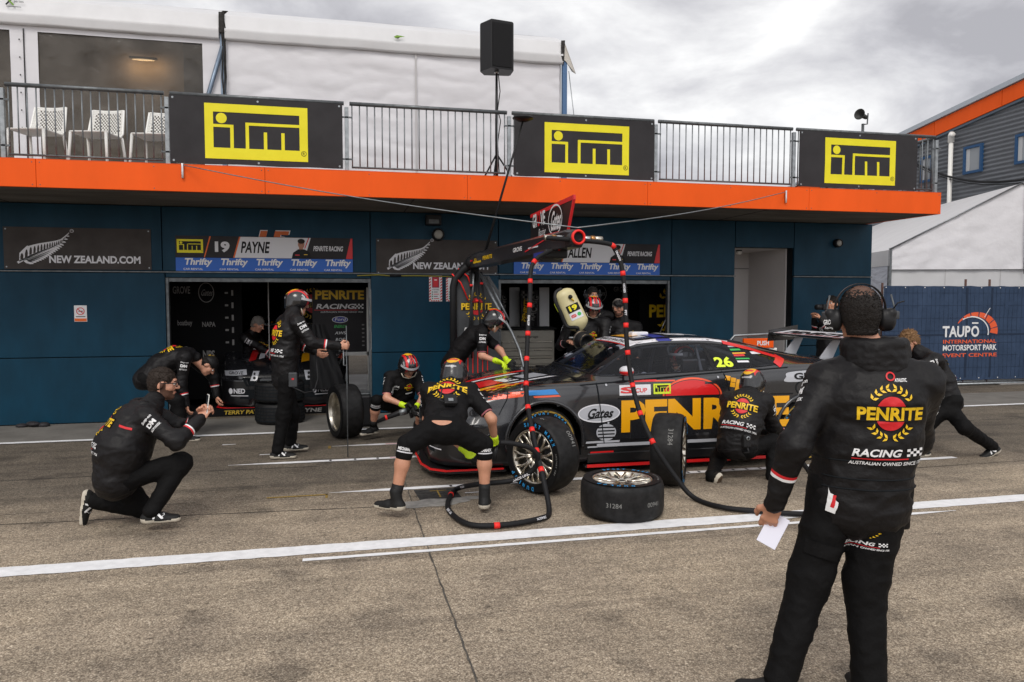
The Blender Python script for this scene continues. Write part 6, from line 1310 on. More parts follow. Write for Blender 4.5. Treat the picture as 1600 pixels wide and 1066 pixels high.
def crease(V, F, amp, sc, seed=0.0, st=(1, 1, 1.9)):
    """cloth folds: ridged noise pushed along the normals"""
    N = vnormals(V, F); out = V.copy()
    for i in range(len(V)):
        p = V[i]; q = Vector((p[0] * sc * st[0] + seed, p[1] * sc * st[1], p[2] * sc * st[2])); r = noise.noise(q); r2 = noise.noise(q * 2.1 + Vector((5, 1, 7)))
        out[i] = p + N[i] * amp * ((.6 - 1.6 * abs(r) ** .7) + .5 * (.5 - 1.6 * abs(r2) ** .7))
    return out
M['cloth'] = mat('black_softshell', (.0056, .0049, .0054), .55, bump=(55, .25, .004), bump2=(9, .6, .025), spec=.26)
M['cloth2'] = mat('black_trousers', (.0036, .0034, .0036), .75, bump=(60, .3, .004), bump2=(8, .6, .025), spec=.15)
M['tee'] = mat('black_polo', (.0050, .0045, .0050), .7, bump=(80, .25, .003), bump2=(10, .5, .02), spec=.18); M['piping'] = mat('pale_red_piping', S(176, 104, 112), .6)
M['skin'] = mat('skin', S(196, 142, 116), .5, var=(14, .88, 1.08), bump=(60, .15, .002))
M['skin2'] = mat('tanned_skin', S(190, 136, 108), .5, var=(14, .88, 1.08), bump=(60, .15, .002))
M['hair_dark'] = mat('dark_hair', (.012, .0095, .008), .55, bump=(130, .9, .008))
M['hair_grey'] = mat('grey_hair', (.22, .20, .18), .6, bump=(130, .8, .008)); M['hair_brown'] = mat('light_brown_hair', S(128, 98, 68), .6, bump=(130, .8, .008))
M['hair_mid'] = mat('dark_brown_hair', (.030, .021, .016), .55, bump=(130, .9, .008)); M['hair_thin'] = mat('thinning_hair', S(98, 72, 59), .5, bump=(120, .6, .006))
M['stubble'] = mat('stubbled_skin', S(92, 66, 54), .6, var=(40, .8, 1.15))
M['shoe'] = mat('black_shoe', (.012, .012, .012), .55, bump=(60, .3, .004)); M['sole'] = mat('pale_sole', S(196, 188, 172), .7, var=(20, .8, 1.05))
M['sole_dark'] = mat('brown_outsole', S(92, 76, 62), .8, var=(30, .6, 1.3))
M['glove'] = mat('fluoro_glove', S(196, 226, 20), .6, bump=(40, .4, .005)); M['glove_black'] = mat('black_glove_palm', (.012, .012, .012), .6)
M['helm'] = mat('black_helmet', (.012, .012, .013), .25, coat=.5); M['helm_red'] = mat('helmet_red', S(206, 26, 30), .3, coat=.4); M['helm_white'] = mat('helmet_white', S(170, 170, 172), .35, coat=.3)
M['visor'] = tinted('clear_visor', (.86, .88, .9), .72); M['helm_yellow'] = mat('helmet_yellow', S(222, 170, 30), .4)
M['eye_white'] = mat('eye_white', S(215, 210, 205), .3); M['eye_dark'] = mat('eye_dark', (.02, .014, .01), .2); M['lip'] = mat('lips', S(164, 98, 88), .5)
def put(mb, VF, m, smooth=True, mis=None):
    V, F = VF; mb.use(m, smooth); mb.add(V.tolist(), F.tolist(), mis); mb.smooth = False
def banded(V, F, bands):
    """clean-edged stripes round a limb: bands = [(point, direction, [(t0, t1, material index)], radius)]"""
    bm = bmesh.new(); vs = [bm.verts.new(v) for v in V.tolist()]; [bm.faces.new([vs[i] for i in f]) for f in F.tolist()]
    for (p, d, st, rad) in bands:
        d = vn(d); cut = sorted(set(t for q in st for t in q[:2]))
        for t in cut:
            fs = []
            for f in bm.faces:
                c = f.calc_center_median() - p; tt = c.dot(d)
                if abs(tt - t) < .03 and (c - d * tt).length < rad: fs.append(f)
            if fs: bmesh.ops.bisect_plane(bm, geom=list({e for f in fs for e in f.edges}) + list({v for f in fs for v in f.verts}) + fs, plane_co=p + d * t, plane_no=d, dist=1e-5)
    bm.verts.index_update(); mi = []
    for f in bm.faces:
        k = 0; cc = f.calc_center_median()
        for (p, d, st, rad) in bands:
            d = vn(d); c = cc - p; tt = c.dot(d)
            if (c - d * tt).length < rad:
                for (t0, t1, m) in st:
                    if t0 < tt < t1: k = m
        mi.append(k)
    out = ([v.co.copy() for v in bm.verts], [[v.index for v in f.verts] for f in bm.faces], mi); bm.free(); return out
def slice_band(V, F, p, d, t0, t1, rad):
    """faces whose centre lies between t0 and t1 along d from p and within rad of the axis"""
    c = V[F].mean(1) - np.array(p); d = np.array(vn(d)); t = c @ d; q = np.linalg.norm(c - t[:, None] * d, axis=1); return (t > t0) & (t < t1) & (q < rad)
def hand_sdf(w, d, pn, side, curl=(.5, .5, .5, .55), tcurl=.4, sc=1.0, fat=0.0, spread=.06):
    """w wrist, d hand direction, pn palm normal, side towards the thumb"""
    d = vn(d); pn = vn(Vector(pn) - d * d.dot(Vector(pn))); sd = d.cross(pn); sd = sd if sd.dot(Vector(side)) > 0 else -sd
    S_ = Sdf(.008); S_.cap(w - d * .02, w + d * .03 * sc, .024 + fat, .022 + fat, sd, 1.25); S_.cap(w + d * .03 * sc, w + d * .082 * sc, .0165 + fat, .0145 + fat, sd, 2.3, k=.012)
    for i, (o, L) in enumerate(((.031, .074), (.0105, .084), (-.010, .079), (-.0295, .062))):
        b = w + d * (.086 - .004 * abs(i - 1)) * sc + sd * o * sc; dd = (d + sd * o * spread * 20 * .3).normalized(); r = .0094 if i < 3 else .0082; P = [b]; ang = 0
        for j, fr in enumerate((.46, .30, .24)):
            ang += curl[i] * (1.0, 1.15, .7)[j]; v = dd * math.cos(ang) + pn * math.sin(ang); P.append(P[-1] + v * L * fr * sc)
        S_.chain(P, [(r + fat) * q for q in (1.08, 1.0, .92, .8)], k=.006)
    b = w + d * .022 * sc + sd * .026 * sc; v1 = (d * .62 + sd * .70 + pn * .25).normalized(); v2 = (d * .85 + sd * (.45 - tcurl * .6) + pn * (.25 + tcurl * .6)).normalized(); v3 = (d * .9 + sd * (.2 - tcurl * .8) + pn * (.3 + tcurl * .8)).normalized()
    p1 = b + v1 * .040 * sc; p2 = p1 + v2 * .036 * sc; p3 = p2 + v3 * .028 * sc; S_.chain([b, p1, p2, p3], [.0150 + fat, .0125 + fat, .0108 + fat, .0090 + fat], k=.010); return S_
def foot_mb(mb, an, f, n, sc=1.0, high=False, shoe='shoe', sole='sole', logo=None):
    f = vn(f); n = vn(Vector(n) - f * f.dot(Vector(n))); l = n.cross(f); S_ = Sdf(.025); b0 = an - n * .062 * sc
    S_.cap(b0 - f * .045 * sc, b0 + f * .06 * sc, .042 * sc, .043 * sc); S_.cap(b0 + f * .06 * sc - n * .006, b0 + f * .165 * sc - n * .012 * sc, .042 * sc, .033 * sc, l, 1.15); S_.cap(b0 - f * .02 * sc, an + n * (.05 if high else .0), .046 * sc, .047 * sc)
    S_.cut(an - n * .098 * sc, -n); V, F = S_.mesh(.009); V = relax(V, F, 1, .3); c = (V[F].mean(1) - np.array(an)) @ np.array(n); u_ = (V[F].mean(1) - np.array(an)) @ np.array(f)
    ms, mo, md = (mb.use(shoe), mb.mats.index(M[shoe]))[1], (mb.use(sole), mb.mats.index(M[sole]))[1], (mb.use('sole_dark'), mb.mats.index(M['sole_dark']))[1]
    put(mb, (V, F), shoe, True, np.where(c < -.092 * sc, md, np.where(c < (-.068 - .008 * np.sin(u_ * 20)) * sc, mo, ms)).tolist())
    if logo:
        bv = BVHTree.FromPolygons([Vector(v) for v in V], F.tolist())
        for s_ in (-1, 1):
            a = Art(); a.text(logo, 0, 0, .052, 'white', w=.075, bold=.02, sk=.3, al='c'); a.text(logo, 0, .008, .03, shoe, w=.045, bold=.0, sk=.3, al='c', lay=1) if False else None; mb.art(a, an + f * .045 * sc - n * .058 * sc, f * s_, n, bvh=bv, off=.002, maxe=.03, reach=.12) if True else None
def head_mesh(c, f, u, nk, skin='skin', sc=1.0, stub=False):
    f = vn(f); u = vn(Vector(u) - f * f.dot(Vector(u))); l = u.cross(f); A = (l, f, u); s_ = sc; H = Sdf(.022)
    p = lambda a, b, d: c + l * a * s_ + f * b * s_ + u * d * s_
    H.ell(p(0, -.012, .030), A, (.076 * s_, .096 * s_, .092 * s_)); H.ell(p(0, .032, -.035), A, (.060 * s_, .058 * s_, .082 * s_)); H.cap(p(0, .045, -.082), p(0, .070, -.095), .036 * s_, .022 * s_, l, 1.35)
    H.cap(nk, p(0, -.02, -.06), .060 * s_, .056 * s_)
    H.cap(p(-.030, .080, .034), p(.030, .080, .034), .015 * s_, k=.015); H.cap(p(0, .086, .022), p(0, .112, -.018), .009 * s_, .0145 * s_, k=.010); H.cap(p(-.013, .098, -.022), p(.013, .098, -.022), .009 * s_, k=.008)
    H.cap(p(-.018, .086, -.054), p(.018, .086, -.054), .0085 * s_, k=.008); H.cap(p(-.015, .084, -.064), p(.015, .084, -.064), .009 * s_, k=.008)
    for q in (-1, 1):
        H.ell(p(q * .045, .055, -.02), A, (.024 * s_, .026 * s_, .028 * s_)); H.ell(p(q * .079, -.008, -.002), (l, (f * .95 + u * -.3).normalized(), u), (.010 * s_, .022 * s_, .034 * s_), k=.006)
        H.hole(p(q * .031, .105, .012), A, (.018 * s_, .018 * s_, .012 * s_))
    V, F = H.mesh(.0065 * s_); V = relax(V, F, 1, .3); mb = MB(); mi = None
    if stub:
        d = V[F].mean(1) - np.array(c); du = d @ np.array(u); df = d @ np.array(f); dl = np.abs(d @ np.array(l)); mb.use(skin); mb.use('stubble')
        m_ = (du < -.040 * s_) & (df > -.01) & (du > -.115 * s_) & ((dl > .028) | (du < -.074 * s_) | (du > -.048 * s_)); m_ |= (dl > .05) & (df > -.012) & (df < .03) & (du < .02) & (du > -.06); mi = np.where(m_, 1, 0).tolist()
    put(mb, (V, F), skin, True, mi); mb.smooth = True
    for q in (-1, 1):
        e = p(q * .031, .082, .012); mb.use('eye_white').ball(e, .0125 * s_, seg=12, rings=8); mb.use('eye_dark').ball(e + f * .006 * s_, .0078 * s_, seg=10, rings=6); mb.use('hair_dark').tube([p(q * .016, .097, .032), p(q * .032, .098, .037), p(q * .050, .084, .032)], .0035 * s_, 6)
    mb.use('lip').tube([p(-.020, .091, -.058), p(0, .097, -.058), p(.020, .091, -.058)], .0045 * s_, 6); mb.smooth = False
    return mb
def hair_mb(c, f, u, m='hair_dark', th=.010, line=.004, sc=1.0, nape=-.070, bald=False, rough=.004, tuft=.014, nt=900):
    f = vn(f); u = vn(Vector(u) - f * f.dot(Vector(u))); l = u.cross(f); A = (l, f, u); s_ = sc; H = Sdf(.02); p = lambda a, b, d: c + l * a * s_ + f * b * s_ + u * d * s_
    H.ell(p(0, -.014, .032), A, ((.076 + th) * s_, (.096 + th) * s_, (.092 + th * 1.25) * s_)); H.cap(p(0, -.05, -.01), p(0, -.052, -.055), (.052 + th * .5) * s_, (.046 + th * .4) * s_, l, 1.25)
    H.cut(p(0, .052, line), (f * .86 - u * .52)); H.cut(p(0, 0, nape), -u)
    for q in (-1, 1): H.hole(p(q * .10, .03, -.03), A, (.05, .04, .07))
    V, F = H.mesh(.0065); N = vnormals(V, F)
    for i in range(len(V)): q = Vector(V[i]); V[i] = V[i] + N[i] * rough * (noise.noise(q * 55) + .6 * noise.noise(q * 120))
    mb = MB(); mi = None
    if bald:
        d = V[F].mean(1) - np.array(p(.004, -.045, .118)); r_ = np.linalg.norm(d, axis=1); mb.use(m); mb.use('hair_thin'); mi = [1 if r_[k] < .046 + .02 * noise.noise(Vector(V[F[k, 0]]) * 60) + RNG.uniform(-.026, .026) else 0 for k in range(len(F))]
    put(mb, (V, F), m, True, mi); mb.use(m, False); N = vnormals(V, F); cc = np.array(c)
    for i in RNG.integers(0, len(V), nt):                       # locks of hair
        b = Vector(V[i]); n_ = Vector(N[i])
        if bald and np.linalg.norm(V[i] - np.array(p(.004, -.045, .118))) < .06 and RNG.uniform() < .6: continue
        g = -f * .75 - u * (.55 if (b - c).dot(u) < .07 else -.15) + l * RNG.uniform(-.45, .45); g = g - n_ * g.dot(n_); d = (n_ * RNG.uniform(.25, .75) + g * .8).normalized(); t_ = n_.cross(d)
        if t_.length < .1: continue
        t_.normalize(); ln = tuft * RNG.uniform(.6, 1.35); wd = min(.0045, tuft * .3); q = b - n_ * .002; mb.add([q - t_ * wd, q + t_ * wd, q + d * ln * .6 + t_ * wd * .7 + n_ * .001, q + d * ln - n_ * ln * .12, q + d * ln * .6 - t_ * wd * .7 + n_ * .001], [(0, 1, 2, 3, 4)])
    return mb
def helmet(parent, c, f, u, sc=1.0, seed=0, visor=True):
    f = vn(f); u = vn(Vector(u) - f * f.dot(Vector(u))); l = u.cross(f); A = (l, f, u); s_ = sc; p = lambda a, b, d: c + l * a * s_ + f * b * s_ + u * d * s_; H = Sdf(.02)
    H.ell(p(0, -.012, .028), A, (.118 * s_, .145 * s_, .128 * s_)); H.cap(p(0, -.05, -.04), p(0, -.03, -.075), .095 * s_, .085 * s_, l, 1.15); H.hole(p(0, .150, -.045), A, (.088 * s_, .105 * s_, .078 * s_)); H.cut(p(0, 0, -.112), -u)
    V, F = H.mesh(.008); V = relax(V, F, 1, .4); d = V[F].mean(1) - np.array(c); L, FF, U = d @ np.array(l) / s_, d @ np.array(f) / s_, d @ np.array(u) / s_
    mb = MB(); [mb.use(m) for m in ('helm', 'helm_red', 'helm_white', 'helm_yellow')]
    ang = np.degrees(np.arctan2(FF, U)); lab = np.zeros(len(F), int)
    lab[(np.abs(np.abs(L) - .062) < .012) & (U > -.02) & (FF > -.12)] = 1
    sl1 = (np.abs(np.abs(L) - .034 - .0006 * (ang - 20)) < .0065) & (ang > 12) & (ang < 36); lab[sl1] = 2; lab[(np.abs(np.abs(L) - .090) < .005) & (ang > 15) & (ang < 45) & (U > .04)] = 2
    lab[(np.abs(np.abs(L) - .015) < .008) & (ang > -10) & (ang < 40)] = 1
    lab[((L / .055) ** 2 + ((U - .11) / .05) ** 2 < 1) & (FF < -.03) & (U > .05)] = 3; lab[((L / .045) ** 2 + ((U - .112) / .03) ** 2 < 1) & (FF < -.03) & (U > .05) & (np.abs(U - .108) < .012)] = 1
    lab[(np.abs(U - .030) < .008) & (FF < -.08) & (np.abs(L) < .05)] = 2
    put(mb, (V, F), 'helm', True, lab.tolist()); h = mb.build('helmet', parent)
    if visor:
        vb = MB().use('helm_white', True); vis = MB().use('visor', True); P = lambda az, el, r: p(.122 * r * math.sin(az) * math.cos(el), -.012 + .149 * r * math.cos(az) * math.cos(el), .028 + .132 * r * math.sin(el))
        for (b_, e0, e1, nn) in ((vb, 20, 9, 4), (vis, 9, -34, 8)):
            V = [P(R(-72 + 144 * i / 20), R(e0 + (e1 - e0) * j / nn), 1.035) for j in range(nn + 1) for i in range(21)]; F = [(j * 21 + i, j * 21 + i + 1, (j + 1) * 21 + i + 1, (j + 1) * 21 + i) for j in range(nn) for i in range(20)]; b_.add(V, F)
        vb.add([P(R(-72 + 144 * i / 20), R(e), 1.05) for e in (20, 9) for i in range(21)], [(i + 1, i, 21 + i, 22 + i) for i in range(20)])
        vb.build('visor_band', h); vis.build('visor', h)
    sb = MB().use('sole', True); sb.tube([p(.098, .055, -.05), p(.075, .075, -.095), p(0, .075, -.125), p(-.075, .075, -.095), p(-.098, .055, -.05)], .006, 6); sb.use('plastic_black').tube([p(.125, -.01, -.01), p(.125, .06, -.05), p(.05, .13, -.07)], .006, 6); sb.build('chin_strap', h)
    return h
def headset(parent, c, f, u, sc=1.0, mic=True, lettering=False):
    f = vn(f); u = vn(Vector(u) - f * f.dot(Vector(u))); l = u.cross(f); p = lambda a, b, d: c + l * a * sc + f * b * sc + u * d * sc
    hs_ = bpy.data.objects.new('headset', None); COL.objects.link(hs_); hs_.parent = parent
    b = MB().use('plastic_black', True); P = [p(.094 * math.cos(R(a)), -.012, .03 + .104 * math.sin(R(a))) for a in range(-6, 187, 8)]
    V = []; n = len(P)
    for i, q in enumerate(P): V += [q - f * .016, q + f * .016, q + f * .016 + (q - p(0, -.012, .03)) * .04, q - f * .016 + (q - p(0, -.012, .03)) * .04]
    b.add(V, [(i * 4 + k, i * 4 + (k + 1) % 4, (i + 1) * 4 + (k + 1) % 4, (i + 1) * 4 + k) for i in range(n - 1) for k in range(4)]); b.build('headband', hs_)
    for q in (-1, 1):
        b = MB(); S_ = Sdf(.012); S_.ell(p(q * .088, -.008, -.012), (l, f, u), (.024, .040, .052)); S_.ell(p(q * .112, -.010, -.016), (l, f, u), (.026, .036, .046)); S_.cap(p(q * .118, -.022, .016), p(q * .118, .004, .014), .020); put(b, S_.mesh(.006), 'plastic_black'); b.use('galv_dark', True).tube([p(q * .108, -.02, .02), p(q * .128, -.02, .035), p(q * .116, -.012, .09)], .004, 6); b.use('grey_panel').box((-.014, -.02, -.018), (.014, .02, .018), T=Matrix.Translation(p(q * .128, -.012, .006)), bev=.006)
        if lettering and q == 1: a = Art(); a.text('GROVE', 0, .006, .022, 'white', w=.06, bold=.03, al='c'); a.text('Racing', 0, -.016, .014, 'white', w=.045, al='c'); b.art(a, p(.128, -.04, -.035), (-f * .4 + -l * .9) * -1 if False else (f * .55 - l * .83), u, off=.008)
        b.build('ear_cup', hs_)
    if mic: MB().use('plastic_black', True).tube([p(.125, .0, -.03), p(.12, .06, -.055), p(.07, .11, -.06), p(.03, .125, -.062)], .004, 6).ball(p(.025, .127, -.062), .010, seg=10, rings=6).build('microphone', hs_)
    MB().use('plastic_black', True).tube([p(-.122, -.02, .03), p(-.137, -.03, .055), p(-.162, -.03, .062)], .003, 6).build('antenna', hs_)
    return hs_
def figure(label, base, pel, nk, head, face, hup, lat, lath, arms, legs, top='jacket', bottom='trousers', skin='skin', gloves=False, hat='hair', hairm='hair_dark', bulk=1.0, bend=0.0, h=.012, badge=None, sub=True, stub=False, band=True, collar=True, shoe=('shoe', 'sole'), logo=None, hands=(None, None), sh=None, fold=.009, loose=1.0, hair_kw={}, hair_c=(0, 0, 0), hem=.05, belly=0.0, name='person', group=None, hsc=1.0, sleeve=1.0):
    """arms = [(elbow, wrist)] left, right; legs = [(knee, ankle, toe direction, sole-up)] left, right; None where nothing of the limb can be seen"""
    o = thing(name, base, label, 'person', group); up = vn(nk - pel); lat = vn(lat); lath = vn(lath); fwd = lat.cross(up).normalized() * 1.0; L = (nk - pel).length; sS = L / .50
    fr = -(up.cross(lat)).normalized() if False else lat.cross(up).normalized()
    mid = pel.lerp(nk, .36) - fr * bend; chest = pel.lerp(nk, .72) - fr * bend * .75; latm = (lat + lath).normalized()
    shl = sh or (nk + lat * .175 * sS - up * .055 * sS, nk - lat * .175 * sS - up * .055 * sS); hipl = (pel + lath * .092 * sS - up * .03, pel - lath * .092 * sS - up * .03)
    # --- skin body
    B = Sdf(.035); B.chain([pel, mid, chest, nk], [.095, .09, .10, .055], latm, 1.35)
    for s_, a in zip(shl, arms):
        B.cap(nk, s_, .045, .05)
        if a: B.cap(s_, a[0], .046, .040); B.cap(a[0], a[1], .042 if top == 'tee' else .036, .027)
    for q, g_ in zip(hipl, legs):
        if g_ and bottom == 'trousers': B.cap(q, g_[0], .06, .035); B.cap(g_[0], g_[1], .035, .03)
        elif g_: B.cap(q, g_[0], .075, .055); B.cap(g_[0], g_[0].lerp(g_[1], .35), .052, .056); B.cap(g_[0].lerp(g_[1], .35), g_[1], .056, .036)
    B.cap(nk, nk.lerp(head, .4), .055, .055); bm_ = MB(); put(bm_, B.mesh(.016), skin); hd = head_mesh(head, face, hup, nk, skin, hsc, stub)
    off_ = len(bm_.v)
    for m_ in hd.mats: bm_.use(m_)
    mp_ = [bm_.mats.index(m_) for m_ in hd.mats]; bm_.smooth = True; bm_.add(hd.v, hd.f, [mp_[k] for k in hd.mi]); gl = MB()
    for i, (a, hh) in enumerate(zip(arms, hands)):
        if not a: continue
        d = vn(a[1] - a[0]); kw = dict(d=d, pn=(fr if d.z < -.3 else -up), side=(fr * .6 - lat * (1 if i == 0 else -1) * .5 + up * .3)); kw.update(hh or {}); VF = hand_sdf(a[1] + d * .005, fat=.006 if gloves else 0.0, **kw).mesh(.0055)
        if gloves:
            S2 = Sdf(.01); S2.cap(a[1] - d * .045, a[1] + d * .02, .037, .030); q_ = S2.mesh(.008); put(gl, q_, 'glove'); c_ = (VF[0][VF[1]].mean(1) - np.array(a[1])) @ np.array(vn(kw['pn'])); gl.use('glove'); gl.use('glove_black'); put(gl, VF, 'glove', True, np.where(c_ > .020, gl.mats.index(M['glove_black']), gl.mats.index(M['glove'])).tolist())
        else: put(bm_, VF, skin)
    bm_.build('body', o)
    if gl.v: gl.build('gloves', o)
    # --- top
    J = Sdf(.045); jk = top == 'jacket'; g_ = .0 if not jk else .012; rr = [.118 * bulk + g_, (.116 + belly) * bulk + g_, .122 * bulk + g_, .066 + g_]
    J.chain([pel - up * hem, mid, chest, nk - up * .012], rr, latm, 1.36)
    ex = []
    for i, (s_, a) in enumerate(zip(shl, arms)):
        J.cap(nk - up * .02, s_, .060 + g_, .066 + g_)
        if not a: continue
        if jk: J.cap(s_, a[0], .066 + g_ * .7, .055 + g_ * .6); J.cap(a[0], a[1], .054 + g_ * .7, .040 + g_ * .5)
        else: J.cap(s_, s_.lerp(a[0], .72 * sleeve), .068, .064)
    if collar: J.cap(nk - up * .01, nk.lerp(head, .34), .066 + g_ * .6, .062 + g_ * .6)
    if not jk:
        for i, (s_, a) in enumerate(zip(shl, arms)): pass
    V, F = J.mesh(h); V = relax(V, F, 1, .4); V = crease(V, F, fold, 7.5, seed=len(label) * 1.7); V = relax(V, F, 1, .25)
    mt = 'cloth' if jk else 'tee'; jb = MB(); jb.use(mt, True); jb.use('red' if jk else 'piping'); jb.use('white'); bands = []
    if band:
        for s_, a in zip(shl, arms):
            if not a: continue
            if jk: l_ = (a[1] - a[0]).length; bands.append((a[0], a[1] - a[0], [(l_ * .45, l_ * .50, 1), (l_ * .50, l_ * .545, 2)], .085))
            else: l_ = (a[0] - s_).length; bands.append((s_, a[0] - s_, [(l_ * .83 * sleeve, l_ * .86 * sleeve, 1)], .085))
    Vb, Fb, mi = banded(V, F, bands); jb.add(Vb, Fb, mi); jb.smooth = False
    bv = BVHTree.FromPolygons([Vector(v) for v in V], F.tolist())
    back = -fr
    if badge: sc_, zz, xx = badge; cpt = pel.lerp(nk, zz) + lat * xx; vv = up; uu = vv.cross(back); jb.art(BADGE if sub else BADGE_ONLY, cpt + back * .02, uu, vv, sc_, off=.003, bvh=bv, maxe=.02, reach=.35)
    for i, (s_, a) in enumerate(zip(shl, arms)):                     # sleeve and chest prints
        if not a: continue
        d = vn(a[0] - s_); out = (lat if i == 0 else -lat); out = vn(out - d * d.dot(out)); A_ = Art(); A_.text('Snap-on', 0, .07, .024, 'white', w=.09, bold=.03, sk=.2, al='c'); A_.text('DM', 0, .02, .036, 'white', w=.075, bold=.05, al='c'); A_.text('AUTODESK', 0, -.015, .018, 'white', w=.09, bold=.03, al='c')
        v_ = -d; u_ = v_.cross(out); jb.art(A_, s_.lerp(a[0], .42) + out * .02, u_, v_, 1.0, off=.003, bvh=bv, maxe=.02, reach=.12)
    A_ = Art(); A_.put(BADGE_ONLY, .09, 0, .11); A_.text('GROVE', -.12, -.01, .024, 'white', w=.09, bold=.03); A_.text('SPORT', -.11, -.05, .016, 'white', w=.07, bold=.02); A_.rect(.05, -.1, .13, -.085, 'white'); jb.art(A_, chest + fr * .02, vn(up.cross(fr)), up, 1.0, off=.003, bvh=bv, maxe=.025, reach=.35)
    jb.build('jacket' if jk else 'polo_shirt', o)
    # --- legs
    T_ = Sdf(.045); wide = bottom == 'trousers'; any_ = False; T_.cap(pel + up * .07, pel - up * .03, .112 * bulk, .118 * bulk, lath, 1.32)
    for q, g2 in zip(hipl, legs):
        if not g2: continue
        any_ = True
        if wide: T_.cap(q, g2[0], .094 * loose, .074 * loose); T_.cap(g2[0], g2[1] - vn(g2[1] - g2[0]) * -.005, .072 * loose, .062 * (1 + (loose - 1) * .6))
        else: T_.cap(q, q.lerp(g2[0], .80), .098, .088)
    if any_ or pel is not None:
        V, F = T_.mesh(h); V = relax(V, F, 1, .4); V = crease(V, F, fold * .95, 7.0, seed=3.1 + len(label), st=(1, 1, 1.35)); V = relax(V, F, 1, .25); tb = MB(); put(tb, (V, F), 'cloth2'); bv2 = BVHTree.FromPolygons([Vector(v) for v in V], F.tolist())
        tb.build('trousers' if wide else 'shorts', o); o['_'] = 0; del o['_']
    for g2 in legs:
        if not g2: continue
        sb = MB(); foot_mb(sb, g2[1], g2[2], g2[3] if len(g2) > 3 else (0, 0, 1), sc=1.0, high=not wide, shoe=shoe[0], sole=shoe[1], logo=logo); 
        if not wide: sb.use('shoe', True).tube([g2[1].lerp(g2[0], .02), g2[1].lerp(g2[0], .26)], [.044, .050], 14)
        sb.build('shoe', o)
        if not wide:
            kp = MB(); K = Sdf(.02); d = vn(g2[1] - g2[0]); K.cap(g2[0] - d * .02, g2[0] + d * .07, .074, .068); put(kp, K.mesh(.010), 'cloth2'); bk = BVHTree.FromPolygons([Vector(v) for v in kp.v], kp.f); a = Art(); a.text('MECHANIX', 0, 0, .026, 'white', w=.11, bold=.04, al='c'); a.rect(-.06, -.018, .06, -.008, 'sign_white', 1)
            for q_ in (-EYE + g2[0],): n_ = vn(EYE - g2[0]); kp.art(a, g2[0] + d * .03, vn((-d).cross(n_)), -d, bvh=bk, off=.003, maxe=.02, reach=.2)
            kp.build('knee_pad', o)
    # --- head wear
    if hat == 'helmet': helmet(o, head, face, hup, sc=1.0)
    elif hat == 'hair': hair_mb(head, face, hup, hairm, **hair_kw).build('hair', o)
    elif hat == 'headset': hair_mb(head, face, hup, hairm, sc=hsc, **hair_kw).build('hair', o); headset(o, head, face, hup, sc=hsc, lettering=True)
    elif hat == 'cap':
        f = vn(face); u = vn(Vector(hup) - f * f.dot(Vector(hup))); l = u.cross(f); cb_ = MB(); C_ = Sdf(.015); C_.ell(head - f * .010 + u * .038, (l, f, u), (.086, .106, .092)); C_.cut(head + u * .035, -u); put(cb_, C_.mesh(.008), 'cloth'); C_ = Sdf(.01); C_.cap(head + f * .085 + u * .040, head + f * .145 + u * .026, .012, .006, l, 5.5); put(cb_, C_.mesh(.007), 'cloth'); bvc = BVHTree.FromPolygons([Vector(v) for v in cb_.v], cb_.f); cb_.art(BADGE_ONLY, head + f * .10 + u * .085, l * -1 if l.cross(u).dot(f) > 0 else l, u, .085, off=.004, bvh=bvc, maxe=.02, reach=.2); cb_.build('cap', o); hair_mb(head, face, hup, hairm, th=.006, line=.0).build('hair', o)
    return o
X_, Y_, Z_ = Vector((1, 0, 0)), Vector((0, 1, 0)), Vector((0, 0, 1))
def dirv(deg): return Vector((math.sin(R(deg)), math.cos(R(deg)), 0))      # heading measured clockwise from +Y
def leftof(deg): return dirv(deg - 90)
# ---- 1. team member in the foreground, seen from behind
hd = 25; L_ = leftof(hd); pel = Vector((2.245, 2.85, .94)); nk = Vector((2.285, 2.83, 1.475))
e1, w1 = Vector((1.905, 2.84, 1.12)), Vector((1.875, 2.93, .845)); e2, w2 = Vector((2.60, 2.93, 1.10)), Vector((2.55, 3.13, .92))
p1 = figure('man in black team jacket and headset seen from behind in the foreground, papers in hand', (2.1, 2.9, 0), pel, nk, Vector((2.245, 2.885, 1.668)), dirv(hd + 2), (0, .04, 1), L_, L_, [(e1, w1), (e2, w2)],
       [(Vector((2.04, 2.90, .51)), Vector((1.87, 2.85, .095)), dirv(-55)), (Vector((2.26, 2.82, .50)), Vector((2.22, 2.73, .095)), dirv(15))], bulk=1.25, loose=1.22, hsc=1.07, h=.010, hat='headset', hair_kw=dict(th=.004, bald=True, nape=-.072, rough=.0008, tuft=.007, nt=2600), fold=.008, collar=False, band=True,
       sh=(nk + L_ * .20 - Z_ * .085, nk - L_ * .20 - Z_ * .085), hands=(dict(curl=(.35, .45, .5, .55), pn=(.5, .6, 0), side=(.3, .8, 0)), None), hem=.10, badge=None, skin='skin2')
